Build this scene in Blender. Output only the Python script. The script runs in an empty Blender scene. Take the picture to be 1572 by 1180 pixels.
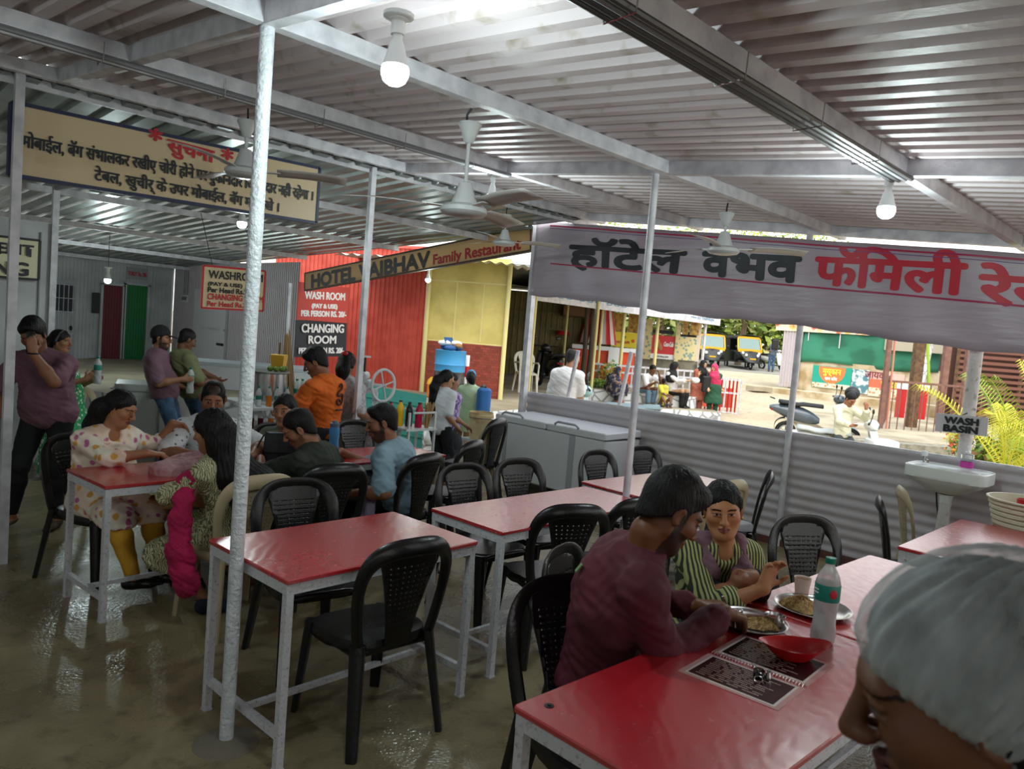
import bpy, bmesh, math, random
import numpy as np
from math import sin, cos, pi, radians, sqrt, atan2
from mathutils import Vector, Matrix
random.seed(7); RNG = np.random.default_rng(5)
scene = bpy.context.scene
COL = scene.collection
# ---------------------------------------------------------------- camera, sky, sun, exposure
cam_data = bpy.data.cameras.new('camera')
cam_data.sensor_width = 36.0
cam_data.lens = 26.5105
cam_data.clip_start = 0.02
cam_data.clip_end = 500
cam = bpy.data.objects.new('camera', cam_data)
COL.objects.link(cam)
_R = Vector((0.7049, -0.7047, 0.0811)).normalized()
_W = Vector((0.7092, 0.7018, -0.0663)).normalized()
_U = _R.cross(_W).normalized()
_R = _W.cross(_U).normalized()
cam.matrix_world = Matrix(((_R.x, _U.x, -_W.x, 0), (_R.y, _U.y, -_W.y, 0), (_R.z, _U.z, -_W.z, 1.7473), (0, 0, 0, 1)))
scene.camera = cam
cam_data.dof.use_dof = True; cam_data.dof.focus_distance = 5.0; cam_data.dof.aperture_fstop = 8.0
world = bpy.data.worlds.new('overcast_sky'); scene.world = world; world.use_nodes = True
_nt = world.node_tree; _bg = _nt.nodes['Background']
_tc = _nt.nodes.new('ShaderNodeTexCoord'); _sx = _nt.nodes.new('ShaderNodeSeparateXYZ'); _cr = _nt.nodes.new('ShaderNodeValToRGB')
_nt.links.new(_tc.outputs['Generated'], _sx.inputs[0]); _nt.links.new(_sx.outputs['Z'], _cr.inputs[0])
_cr.color_ramp.elements[0].position = 0.0; _cr.color_ramp.elements[0].color = (1.0, 0.97, 0.92, 1)
_cr.color_ramp.elements[1].position = 0.7; _cr.color_ramp.elements[1].color = (0.80, 0.90, 1.0, 1)
_nt.links.new(_cr.outputs[0], _bg.inputs[0]); _bg.inputs[1].default_value = 1.5
sun_data = bpy.data.lights.new('sun', 'SUN'); sun_data.energy = 3.0; sun_data.angle = radians(70); sun_data.color = (1.0, 0.93, 0.8)
sun = bpy.data.objects.new('sun', sun_data); COL.objects.link(sun)
sun.rotation_euler = Vector((.40, .36, -.84)).to_track_quat('-Z', 'Y').to_euler()
scene.view_settings.view_transform = 'Standard'
scene.view_settings.look = 'None'
scene.view_settings.exposure = 0.5
scene.view_settings.gamma = 1.0
scene.view_settings.use_curve_mapping = False
scene.cycles.use_denoising = True
scene.cycles.max_bounces = 8
scene.cycles.diffuse_bounces = 5
scene.cycles.glossy_bounces = 3
scene.cycles.transmission_bounces = 6
scene.cycles.sample_clamp_indirect = 6.0
scene.cycles.caustics_reflective = False
scene.cycles.caustics_refractive = False
# ---------------------------------------------------------------- materials
MATS = {}
def srgb(h):
    if isinstance(h, str):
        h = h.lstrip('#'); c = [int(h[i:i+2], 16)/255 for i in (0, 2, 4)]
    else: c = h
    return tuple((x/12.92 if x <= .04045 else ((x+.055)/1.055)**2.4) for x in c)
def mat(name, col='#808080', rough=.5, metal=0., spec=.5, emit=0., bump=0., bscale=40., col2=None, cscale=6., cmix=(.4,.65), rough2=None, trans=0., ior=1.45, alpha=1., attr=None, detail=4., sheen=0., coat=0., sss=0., stretch=None, emitcol=None):
    if name in MATS: return MATS[name]
    m = bpy.data.materials.new(name); m.use_nodes = True; MATS[name] = m
    nt = m.node_tree; N = nt.nodes; L = nt.links; b = N['Principled BSDF']
    c = (*srgb(col), 1)
    b.inputs['Base Color'].default_value = c
    b.inputs['Roughness'].default_value = rough; b.inputs['Metallic'].default_value = metal
    b.inputs['Specular IOR Level'].default_value = spec; b.inputs['IOR'].default_value = ior
    if trans: b.inputs['Transmission Weight'].default_value = trans
    if alpha < 1: b.inputs['Alpha'].default_value = alpha
    if sheen: b.inputs['Sheen Weight'].default_value = sheen
    if coat: b.inputs['Coat Weight'].default_value = coat
    if sss:
        b.inputs['Subsurface Weight'].default_value = sss; b.inputs['Subsurface Radius'].default_value = (.012, .005, .003)
    if emit:
        b.inputs['Emission Color'].default_value = (*srgb(emitcol or col), 1); b.inputs['Emission Strength'].default_value = emit
    need = bump or col2 or rough2 is not None
    if need:
        tc = N.new('ShaderNodeTexCoord'); vec = tc.outputs['Object']
        if stretch:
            mp = N.new('ShaderNodeMapping'); mp.inputs['Scale'].default_value = stretch; L.new(vec, mp.inputs[0]); vec = mp.outputs[0]
    if col2 or rough2 is not None:
        nz = N.new('ShaderNodeTexNoise'); nz.inputs['Scale'].default_value = cscale; nz.inputs['Detail'].default_value = detail
        L.new(vec, nz.inputs['Vector'])
        rp = N.new('ShaderNodeValToRGB'); rp.color_ramp.elements[0].position = cmix[0]; rp.color_ramp.elements[1].position = cmix[1]
        L.new(nz.outputs['Fac'], rp.inputs[0])
        if col2:
            mx = N.new('ShaderNodeMix'); mx.data_type = 'RGBA'
            mx.inputs[6].default_value = c; mx.inputs[7].default_value = (*srgb(col2), 1)
            L.new(rp.outputs[0], mx.inputs[0]); L.new(mx.outputs[2], b.inputs['Base Color'])
        if rough2 is not None:
            mr = N.new('ShaderNodeMapRange'); mr.inputs[3].default_value = rough; mr.inputs[4].default_value = rough2
            L.new(rp.outputs[0], mr.inputs[0]); L.new(mr.outputs[0], b.inputs['Roughness'])
    if attr:
        at = N.new('ShaderNodeAttribute'); at.attribute_name = attr; L.new(at.outputs['Color'], b.inputs['Base Color'])
    if bump:
        nb = N.new('ShaderNodeTexNoise'); nb.inputs['Scale'].default_value = bscale; nb.inputs['Detail'].default_value = 3
        L.new(vec, nb.inputs['Vector'])
        bp = N.new('ShaderNodeBump'); bp.inputs['Strength'].default_value = min(1., bump); bp.inputs['Distance'].default_value = .01
        L.new(nb.outputs['Fac'], bp.inputs['Height']); L.new(bp.outputs[0], b.inputs['Normal'])
    return m
def nodes(name, build, rough=.8):
    if name in MATS: return MATS[name]
    m = bpy.data.materials.new(name); m.use_nodes = True; MATS[name] = m
    nt = m.node_tree; b = nt.nodes['Principled BSDF']; b.inputs['Roughness'].default_value = rough
    tc = nt.nodes.new('ShaderNodeTexCoord')
    build(nt, nt.nodes, nt.links, b, tc.outputs['Object'])
    return m
def mixc(nt, fac, a, b_):
    x = nt.nodes.new('ShaderNodeMix'); x.data_type = 'RGBA'
    for i, v in ((6, a), (7, b_)):
        if isinstance(v, str): x.inputs[i].default_value = (*srgb(v), 1)
        else: nt.links.new(v, x.inputs[i])
    if isinstance(fac, float): x.inputs[0].default_value = fac
    else: nt.links.new(fac, x.inputs[0])
    return x.outputs[2]
def tex(nt, kind, vec, scale, **kw):
    n = nt.nodes.new('ShaderNodeTex'+kind); nt.links.new(vec, n.inputs['Vector']); n.inputs['Scale'].default_value = scale
    for k, v in kw.items():
        if k in n.inputs: n.inputs[k].default_value = v
        else: setattr(n, k, v)
    return n
def ramp(nt, src, a, b_):
    r = nt.nodes.new('ShaderNodeValToRGB'); r.color_ramp.elements[0].position = a; r.color_ramp.elements[1].position = b_
    nt.links.new(src, r.inputs[0]); return r.outputs[0]
def mapping(nt, vec, scale=(1,1,1), rot=(0,0,0), loc=(0,0,0)):
    m = nt.nodes.new('ShaderNodeMapping'); m.inputs['Scale'].default_value = scale; m.inputs['Rotation'].default_value = rot; m.inputs['Location'].default_value = loc
    nt.links.new(vec, m.inputs[0]); return m.outputs[0]
# ---------------------------------------------------------------- mesh builder
class MB:
    def __init__(s): s.v = []; s.f = []; s.mi = []; s.cur = 0
    def add(s, vs, fs):
        o = len(s.v); s.v += [tuple(map(float, p)) for p in vs]; s.f += [tuple(o+i for i in f) for f in fs]; s.mi += [s.cur]*len(fs); return s
    def box(s, c, d, rz=0., R=None, taper=1.):
        x, y, z = d[0]/2, d[1]/2, d[2]/2
        P = [(-x,-y,-z),(x,-y,-z),(x,y,-z),(-x,y,-z),(-x*taper,-y*taper,z),(x*taper,-y*taper,z),(x*taper,y*taper,z),(-x*taper,y*taper,z)]
        if R is None: R = Matrix.Rotation(rz, 3, 'Z')
        P = [R @ Vector(p) + Vector(c) for p in P]
        return s.add(P, [(0,3,2,1),(4,5,6,7),(0,1,5,4),(1,2,6,5),(2,3,7,6),(3,0,4,7)])
    def rbox(s, c, d, r, rz=0., R=None, n=3):
        # box with rounded vertical edges and a small chamfer at top and bottom
        if R is None: R = Matrix.Rotation(rz, 3, 'Z')
        x, y, z = d[0]/2, d[1]/2, d[2]/2; r = min(r, x*.99, y*.99); ch = min(r*.5, z*.4)
        def ring(inset, zz):
            o = []
            for q, (sx, sy) in enumerate(((1,1),(-1,1),(-1,-1),(1,-1))):
                for k in range(n+1):
                    a = (q + k/n)*pi/2
                    o.append((sx*(x-r)+(r-inset)*cos(a), sy*(y-r)+(r-inset)*sin(a), zz))
            return o
        rings = [ring(ch,-z), ring(0,-z+ch), ring(0,z-ch), ring(ch,z)]
        m = len(rings[0]); P = [R @ Vector(p) + Vector(c) for rr in rings for p in rr]
        F = [tuple(range(m-1,-1,-1)), tuple(3*m+i for i in range(m))]
        for k in range(3):
            for i in range(m): j = (i+1) % m; F.append((k*m+i, k*m+j, k*m+m+j, k*m+m+i))
        return s.add(P, F)
    def cyl(s, a, b, r1, r2=None, n=12, cap=True, ph=0.):
        r2 = r1 if r2 is None else r2; a = Vector(a); b = Vector(b); d = (b-a).normalized()
        u = d.orthogonal().normalized() if abs(d.z) < .999 else Vector((1,0,0)); w = d.cross(u)
        P = []
        for c, r in ((a, r1), (b, r2)):
            for i in range(n): t = 2*pi*i/n+ph; P.append(c+u*(r*cos(t))+w*(r*sin(t)))
        F = [(i, (i+1) % n, n+(i+1) % n, n+i) for i in range(n)]
        if cap: F += [tuple(range(n-1,-1,-1)), tuple(range(n, 2*n))]
        return s.add(P, F)
    def lathe(s, prof, c=(0,0,0), n=20, cap0=True, cap1=True, sx=1., sy=1., R=None):
        P = []; c = Vector(c)
        for r, z in prof:
            for i in range(n):
                t = 2*pi*i/n; p = Vector((r*cos(t)*sx, r*sin(t)*sy, z)); P.append((R @ p if R else p)+c)
        F = []
        for k in range(len(prof)-1):
            for i in range(n): j = (i+1) % n; F.append((k*n+i, k*n+j, k*n+n+j, k*n+n+i))
        m = len(prof)-1
        if cap0: F.append(tuple(range(n-1,-1,-1)))
        if cap1: F.append(tuple(m*n+i for i in range(n)))
        return s.add(P, F)
    def ell(s, c, r, n=12, m=8, R=None):
        P = []; c = Vector(c)
        for j in range(1, m):
            th = pi*j/m
            for i in range(n):
                t = 2*pi*i/n; p = Vector((r[0]*sin(th)*cos(t), r[1]*sin(th)*sin(t), r[2]*cos(th))); P.append((R @ p if R else p)+c)
        top = Vector((0,0,r[2])); bot = Vector((0,0,-r[2]))
        P += [(R @ top if R else top)+c, (R @ bot if R else bot)+c]
        F = []
        for j in range(m-2):
            for i in range(n): k = (i+1) % n; F.append((j*n+i, (j+1)*n+i, (j+1)*n+k, j*n+k))
        T = len(P)-2
        for i in range(n): k = (i+1) % n; F.append((T, i, k)); F.append((T+1, (m-2)*n+k, (m-2)*n+i))
        return s.add(P, F)
    def tube(s, pts, r, n=8, closed=False, cap=True, flat=1., upv=None):
        pts = [Vector(p) for p in pts]; N = len(pts); P = []
        rs = r if isinstance(r, (list, tuple)) else [r]*N
        u = None
        for i, p in enumerate(pts):
            if closed: d = (pts[(i+1) % N]-pts[i-1]).normalized()
            else: d = (pts[min(i+1, N-1)]-pts[max(i-1, 0)]).normalized()
            if upv is not None:
                u = Vector(upv); u = (u-d*u.dot(d)).normalized()
            elif u is None: u = d.orthogonal().normalized()
            else: u = (u-d*u.dot(d)).normalized()
            w = d.cross(u)
            for k in range(n): t = 2*pi*k/n; P.append(p+u*(rs[i]*cos(t)*flat)+w*(rs[i]*sin(t)))
        F = []
        for i in range(N if closed else N-1):
            a, b = i*n, ((i+1) % N)*n
            for k in range(n): j = (k+1) % n; F.append((a+k, a+j, b+j, b+k))
        if cap and not closed: F += [tuple(range(n-1,-1,-1)), tuple((N-1)*n+k for k in range(n))]
        return s.add(P, F)
    def bar(s, a, b, w, h, up=(0,0,1)):
        a = Vector(a); b = Vector(b); d = (b-a); L = d.length; d.normalize(); u = Vector(up); sd = d.cross(u)
        if sd.length < 1e-4: sd = d.orthogonal()
        sd.normalize(); u = sd.cross(d).normalized()
        R = Matrix((sd, d, u)).transposed()
        return s.box((a+b)/2, (w, L, h), R=R)
    def grid(s, fn, nu, nv, closed_u=False):
        P = [fn(i/(nu if closed_u else nu-1), j/(nv-1)) for j in range(nv) for i in range(nu)]
        F = []
        for j in range(nv-1):
            for i in range(nu if closed_u else nu-1): k = (i+1) % nu; F.append((j*nu+i, j*nu+k, (j+1)*nu+k, (j+1)*nu+i))
        return s.add(P, F)
    def prism(s, poly, z0, z1, fr=None):
        n = len(poly); P = [(x,y,z0) for x,y in poly]+[(x,y,z1) for x,y in poly]
        if fr: P = [fr(*p) for p in P]
        return s.add(P, [tuple(range(n-1,-1,-1)), tuple(range(n, 2*n))]+[(i,(i+1)%n,n+(i+1)%n,n+i) for i in range(n)])
    def build(s, name, m, parent=None, smooth=40, loc=None, solid=0., bevel=0.):
        me = bpy.data.meshes.new(name); me.from_pydata(s.v, [], s.f); me.update()
        for mm in (m if isinstance(m, (list, tuple)) else [m]): me.materials.append(mm)
        if any(s.mi): me.polygons.foreach_set('material_index', s.mi)
        return link_mesh(name, me, parent, smooth, loc, solid, bevel)
def link_mesh(name, me, parent=None, smooth=40, loc=None, solid=0., bevel=0., normals=True):
    if solid or bevel or normals:
        bm = bmesh.new(); bm.from_mesh(me)
        bmesh.ops.recalc_face_normals(bm, faces=bm.faces)
        if bevel:
            es = [e for e in bm.edges if e.is_manifold and e.calc_face_angle(0) > radians(40)]
            bmesh.ops.bevel(bm, geom=es, offset=bevel, segments=2, affect='EDGES', profile=.6)
        bm.to_mesh(me); bm.free()
    if smooth:
        me.polygons.foreach_set('use_smooth', [True]*len(me.polygons))
        if smooth < 180: me.set_sharp_from_angle(angle=radians(smooth))
    me.update()
    o = bpy.data.objects.new(name, me); COL.objects.link(o)
    if solid:
        md = o.modifiers.new('thickness', 'SOLIDIFY'); md.thickness = solid; md.offset = 0
    if parent: o.parent = parent
    if loc is not None: o.location = loc
    return o
def tag(o, label=None, cat=None, group=None, kind=None):
    if label: o['label'] = label
    if cat: o['category'] = cat
    if group: o['group'] = group
    if kind: o['kind'] = kind
    return o
def thing(name, label, cat, loc=(0,0,0), rz=0., group=None):
    o = bpy.data.objects.new(name, None); COL.objects.link(o); o.empty_display_size = .1
    o.location = loc; o.rotation_euler = (0,0,rz); return tag(o, label, cat, group)
def copy_tree(o, loc, rz, label=None, group=None, scale=None):
    r = o.copy(); COL.objects.link(r); r.location = loc; r.rotation_euler = (0,0,rz)
    if label: r['label'] = label
    if group: r['group'] = group
    if scale: r.scale = scale
    for ch in list(o.children):
        c = ch.copy(); COL.objects.link(c); c.parent = r
        for g in list(ch.children):
            d = g.copy(); COL.objects.link(d); d.parent = c
    return r
def struct(o): o['kind'] = 'structure'; return o
# flat lettering: a mesh of glyphs laid in its local XY plane, reading along +X, placed by a frame
def lettering(txt, size, m, parent, origin, xdir, ydir, bold=0., width=None, align='LEFT', lift=.002, name='lettering', height=None, shear=0., narrow=1.):
    cu = bpy.data.curves.new(name, 'FONT'); cu.body = txt; cu.size = size; cu.align_x = align; cu.resolution_u = 4; cu.shear = shear
    to = bpy.data.objects.new(name, cu); COL.objects.link(to)
    me0 = bpy.data.meshes.new_from_object(to); bpy.data.objects.remove(to); bpy.data.curves.remove(cu)
    co = np.empty(len(me0.vertices)*3); me0.vertices.foreach_get('co', co); co = co.reshape(-1, 3)
    fs = [tuple(p.vertices) for p in me0.polygons]; bpy.data.meshes.remove(me0)
    if len(co) == 0: return None
    w0 = co[:,0].max()-co[:,0].min(); h0 = co[:,1].max()-co[:,1].min()
    ky = height/h0 if height else 1.; kx = width/w0 if width else ky*narrow
    if align == 'CENTER': cx = (co[:,0].max()+co[:,0].min())/2
    else: cx = co[:,0].min()
    co[:,0] = (co[:,0]-cx)*kx; co[:,1] *= ky
    X = Vector(xdir).normalized(); Y = Vector(ydir).normalized(); Z = X.cross(Y).normalized(); O = Vector(origin)
    mb = MB(); offs = [(0,0)]
    if bold: offs = [(0,0),(bold,0),(-bold,0),(0,bold*.7),(0,-bold*.7),(bold*.7,bold*.5),(-bold*.7,bold*.5),(bold*.7,-bold*.5),(-bold*.7,-bold*.5)]
    for k, (dx, dy) in enumerate(offs):
        zz = lift+k*.00008
        mb.add([O+X*(p[0]+dx)+Y*(p[1]+dy)+Z*zz for p in co], fs)
    me = bpy.data.meshes.new(name); me.from_pydata(mb.v, [], mb.f); me.materials.append(m)
    return link_mesh(name, me, parent, 0, normals=False)
# ---------------------------------------------------------------- world-built things
WSET = set()
_thing0 = thing
def wthing(name, label, cat, base, group=None):
    t = _thing0(name, label, cat, base, 0., group); WSET.add(t.name); return t
_link0 = link_mesh
def link_mesh(name, me, parent=None, smooth=40, loc=None, solid=0., bevel=0., normals=True):
    o = _link0(name, me, parent, smooth, loc, solid, bevel, normals)
    if parent and parent.name in WSET and parent.type == 'EMPTY' and loc is None: o.location = -Vector(parent.location)
    return o
# ---------------------------------------------------------------- shared materials
white_paint = mat('white_enamel_paint', '#d4d3d8', .38, bump=.25, bscale=60, col2='#b9b8bf', cscale=9)
rough_paint = mat('orange_peel_white_paint', '#d2d6da', .33, bump=.95, bscale=55, col2='#c2c6cb', cscale=14)
sheet_white = mat('white_painted_sheet', '#b8b1b6', .42, col2='#a9a097', cscale=3.2, cmix=(.52,.85), bump=.15, bscale=25)
roof_white = mat('painted_roof_sheet', '#c6babc', .5, col2='#93856c', cscale=7, cmix=(.58,.78), bump=.18, bscale=30)
galv = mat('galvanised_sheet', '#8d9490', .36, metal=.55, col2='#6d7370', cscale=2.5, bump=.1, bscale=12)
black_pl = mat('black_plastic', '#151515', .27, bump=.12, bscale=90)
beige_pl = mat('beige_plastic', '#a8987a', .42, bump=.1, bscale=90)
steel = mat('stainless_steel', '#c8c8c6', .22, metal=1.)
dark_metal = mat('dark_metal', '#2a2a2c', .45, metal=.6)
black_paint = mat('black_sign_paint', '#17181d', .5)
red_paint = mat('red_sign_paint', '#b3202c', .5)
white_sign = mat('white_sign_paint', '#eeeeee', .5)
cream = mat('cream_flex_board', '#cbb691', .45, bump=.08, bscale=14)
wood = mat('weathered_wood', '#6b5138', .8, bump=.3, bscale=30, col2='#4e3a29', cscale=12)
rubber = mat('black_rubber', '#141414', .7)
red_pl = mat('red_plastic', '#b3141b', .28)
clear_pl = mat('clear_plastic', '#e9f2f2', .08, trans=.92, ior=1.25)
# ---------------------------------------------------------------- ground and floor
def floor_build(nt, N, L, b, v):
    n1 = tex(nt, 'Noise', v, 1.3, Detail=6, Roughness=.62); n2 = tex(nt, 'Noise', v, 9., Detail=5); n3 = tex(nt, 'Noise', v, 55., Detail=2)
    c = mixc(nt, ramp(nt, n1.outputs[0], .38, .66), '#6f634a', '#978868')
    c = mixc(nt, ramp(nt, n2.outputs[0], .55, .75), c, '#4f4634')
    c2 = mixc(nt, .25, c, '#80745a')
    L.new(c2, b.inputs['Base Color'])
    r = nt.nodes.new('ShaderNodeMapRange'); r.inputs[3].default_value = .10; r.inputs[4].default_value = .46
    L.new(ramp(nt, n1.outputs[0], .36, .6), r.inputs[0]); L.new(r.outputs[0], b.inputs['Roughness'])
    bp = N.new('ShaderNodeBump'); bp.inputs['Strength'].default_value = .35; bp.inputs['Distance'].default_value = .01
    ad = N.new('ShaderNodeMath'); ad.operation = 'ADD'; L.new(n2.outputs[0], ad.inputs[0]); L.new(n3.outputs[0], ad.inputs[1])
    L.new(ad.outputs[0], bp.inputs['Height']); L.new(bp.outputs[0], b.inputs['Normal'])
concrete = nodes('damp_concrete', floor_build)
fl = MB()
fl.add([(-3,-5,0),(6.78,-5,0),(6.78,18.2,0),(-3,18.2,0)], [(0,1,2,3)])
struct(fl.build('floor', concrete, smooth=0))
def ground_build(nt, N, L, b, v):
    n1 = tex(nt, 'Noise', v, .35, Detail=8, Roughness=.65); n2 = tex(nt, 'Noise', v, 6., Detail=6)
    c = mixc(nt, ramp(nt, n1.outputs[0], .35, .65), '#a3957c', '#b7ab93')
    c = mixc(nt, ramp(nt, n2.outputs[0], .55, .8), c, '#7e7361')
    L.new(c, b.inputs['Base Color'])
    bp = N.new('ShaderNodeBump'); bp.inputs['Strength'].default_value = .6; bp.inputs['Distance'].default_value = .03
    L.new(n2.outputs[0], bp.inputs['Height']); L.new(bp.outputs[0], b.inputs['Normal'])
ground_m = nodes('dry_earth', ground_build, .95)
def TZ(x, y):
    d = x*.709+y*.702
    l = (x-y)*.7071; return -.02-.22*max(0, min(1, (l-2.6)/1.2))*max(0, min(1, (14.3-d)/1.)) if d < 20 else -.02+(d-20)*.052 if d < 44 else -.02+24*.052
gb = MB()
_xs = [6.78]+[7.5+1.5*i for i in range(24)]+[45,55,70,95]; _ys = [-30,-20,-12,-6]+[-3+1.5*i for i in range(26)]+[38,44,56,70,95]
P = [(x, y, TZ(x, y)) for y in _ys for x in _xs]; nx = len(_xs)
gb.add(P, [(j*nx+i, j*nx+i+1, (j+1)*nx+i+1, (j+1)*nx+i) for j in range(len(_ys)-1) for i in range(nx-1)])
struct(gb.build('floor_outside', ground_m, smooth=60))
# ---------------------------------------------------------------- main tin roof
ZB = lambda y: 2.565+.0955*y-.0        # underside of the rafters
def corrugated(mb, u0, u1, pitch, h, fn, nv=2, style='trap'):
    # fn(u, w, t): u across the ribs, w rib height, t along 0..1
    us = []; k = 0; n = int(math.ceil((u1-u0)/pitch))
    prof = ((0,0),(.42,0),(.56,1),(.86,1)) if style == 'trap' else tuple((i/8, .5-.5*cos(2*pi*i/8)) for i in range(8)) if style == 'sine' else ((0,0),(.3,0),(.36,1),(.64,1),(.70,0))
    for i in range(n):
        for q, w in prof:
            u = u0+(i+q)*pitch
            if u <= u1: us.append((u, w*h))
    us.append((u1, 0)); m = len(us)
    P = [fn(u, w, j/(nv-1)) for j in range(nv) for (u, w) in us]
    mb.add(P, [(j*m+i, j*m+i+1, (j+1)*m+i+1, (j+1)*m+i) for j in range(nv-1) for i in range(m-1)])
    return mb
r1 = MB(); corrugated(r1, -2.2, 6.98, .148, .045, lambda u, w, t: (u, -4.2+t*10.0, ZB(-4.2+t*10.0)+.085+w), 6)
struct(r1.build('ceiling', roof_white, smooth=25))
Z2 = lambda y: 3.02-.037*(y-5.7)
r2 = MB(); corrugated(r2, -3.0, 6.56, .21, .035, lambda u, w, t: (u, 5.62+t*12.6, Z2(5.62+t*12.6)+.07+w), 5, 'box')
struct(r2.build('ceiling_courtyard', galv, smooth=25))
r3 = MB(); corrugated(r3, 6.56, 6.98, .21, .035, lambda u, w, t: (u, 6.50+t*11.7, Z2(6.50+t*11.7)+.07+w), 3, 'box'); struct(r3.build('ceiling_eave', galv, smooth=25))
# ---------------------------------------------------------------- beams of the roof (each its own length of box section)
def beam(label, a, b, w=.06, h=.09, group=None, extra=None):
    t = wthing('roof_beam', label, 'beam', a, group)
    MB().bar(a, b, w, h).build('box_section', white_paint, t, 0, bevel=.004)
    return t
def yb(x, y0, y1, label, dz=.045): return beam(label, (x,y0,ZB(y0)+dz), (x,y1,ZB(y1)+dz), .06, .085)
PB = yb(1.37, -4, 5.75, 'white roof rafter carried by the rough white pole nearest the camera')
RB = yb(4.10, -4, 5.75, 'white roof rafter over the red tables, carried by the slim pole between two tables')
yb(6.68, -4, 6.45, 'white roof rafter along the tin roof edge above the printed banner')
yb(-1.5, -4, 5.75, 'white roof rafter at the kitchen end behind the photographer')
def xb(y, x0, x1, label, z=None, w=.06, h=.08):
    z = ZB(y)+.045 if z is None else z
    return beam(label, (x0,y,z), (x1,y,z), w, h)
QB = xb(2.82, -2, 6.95, 'white purlin running from the rough pole top past the nearest ceiling fan')
L0 = xb(4.3, -2, 6.95, 'white purlin with grey conduits behind the rough pole')
L1 = xb(5.6, -2, 6.95, 'white purlin above the beige Hindi notice board')
DB = xb(1.4, -2, 6.95, 'purlin hung with long grey conduits at the upper right of the photo')
xb(-.1, -2, 6.95, 'white purlin over the right hand end of the dining area')
xb(-1.6, -2, 6.95, 'white purlin over the far right corner of the dining area')
for y, lab in ((7.4,'first white courtyard purlin behind the beige notice board'),(9.5,'second white courtyard purlin, level with the hanging washroom sign'),(12.2,'third white courtyard purlin, over the white freezers'),(14.8,'fourth white courtyard purlin in front of the toilet doors'),(17.2,'last white courtyard purlin right before the toilet doors')):
    xb(y, -2.5, 6.9, lab, Z2(y)+.02, .05, .07)
beam('white diagonal rafter running back over the cabin corner post under the courtyard roof', (2.2,9.05,Z2(9)-.03), (2.75,5.85,Z2(5.85)-.06), .045, .05)
swb = wthing('switch_board', 'small white switch board with wires on the washroom wall beside the green door', 'switch board', (6.83,17.3,1.9))
MB().box((6.83,17.3,1.95), (.03,.34,.16)).build('plate', white_paint, swb, 0); MB().box((6.81,17.3,1.95), (.02,.24,.08)).build('switches', mat('switch_grey','#6f7072',.5), swb, 0)
for k in range(3): MB().cyl((6.84,17.2+.1*k,2.03),(6.84,17.2+.1*k,2.6),.008,n=5).build('wire', mat('switch_grey','#6f7072',.5), swb)
# conduits tied under two purlins
def conduit(y, x0, x1, label, cols, n=3):
    t = wthing('cable_conduit', label, 'conduit', (x0, y, ZB(y)), None)
    for i in range(n):
        MB().tube([(x0, y-.045+.03*i, ZB(y)-.012-.01*(i%2)), ((x0+x1)/2, y-.045+.03*i, ZB(y)-.02), (x1, y-.045+.03*i, ZB(y)-.012)], .013, 8).build('pipe', cols[i % len(cols)], t)
    k = x0+.35
    while k < x1:
        MB().tube([(k, y-.075, ZB(y)+.05), (k, y-.072, ZB(y)-.038), (k+.01, y+.05, ZB(y)-.04), (k+.012, y+.06, ZB(y)+.05)], .003, 5).build('cable_tie', steel, t); k += .62
grey_pvc = mat('grey_pvc', '#77777c', .35); dgrey_pvc = mat('dark_pvc', '#4a484b', .3)
conduit(1.4, -.5, 4.1, 'bundle of dark grey conduits tied under the upper right purlin', [dgrey_pvc, grey_pvc, dgrey_pvc], 4)
conduit(4.3, -1.0, 4.1, 'bundle of pale conduits tied under the purlin behind the rough pole', [grey_pvc, white_paint], 3)
# ---------------------------------------------------------------- posts
def post(label, x, y, h, r=None, w=None, m=white_paint, base=True, rz=0.):
    t = wthing('roof_post', label, 'post', (x, y, 0))
    mb = MB()
    if r: mb.cyl((x,y,0), (x,y,h), r, n=24)
    else: mb.box((x,y,h/2), (w,w,h), rz)
    mb.build('shaft', m, t, 40)
    return t
t = post('rough white painted pipe pole standing at the end of the nearest left table', 1.37, 2.82, ZB(2.82), r=.028, m=rough_paint)
MB().lathe([(.13,0),(.11,.012),(.07,.02),(.04,.024)], (1.37,2.82,0), 24).build('cement_collar', mat('cement_patch','#6f675a',.8,bump=.6,bscale=60), t)
post('square white post at the left edge of the photo', 1.15, 5.65, ZB(5.65), w=.052)
post('slim white post rising between the two middle red tables', 4.06, 2.88, ZB(2.88), r=.024)
post('white square post in front of the hotel name board', 3.83, 5.72, ZB(5.7), w=.048)
post('white post on the tin partition under the middle of the banner', 6.705, 3.02, ZB(3.02), r=.029)
post('white post at the left end of the banner', 6.68, 6.40, ZB(6.4)+.1, w=.07)
post('chipped whitewashed post beside the wash basin', 6.80, 1.62, 2.55, r=.048, m=mat('chipped_whitewash','#c9c6c4',.8,bump=.9,bscale=35,col2='#7d7570',cscale=18,cmix=(.55,.7)))
post('white corner post of the cabin behind the man on the phone', 2.2, 9.05, Z2(9)+.02, w=.06)
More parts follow.
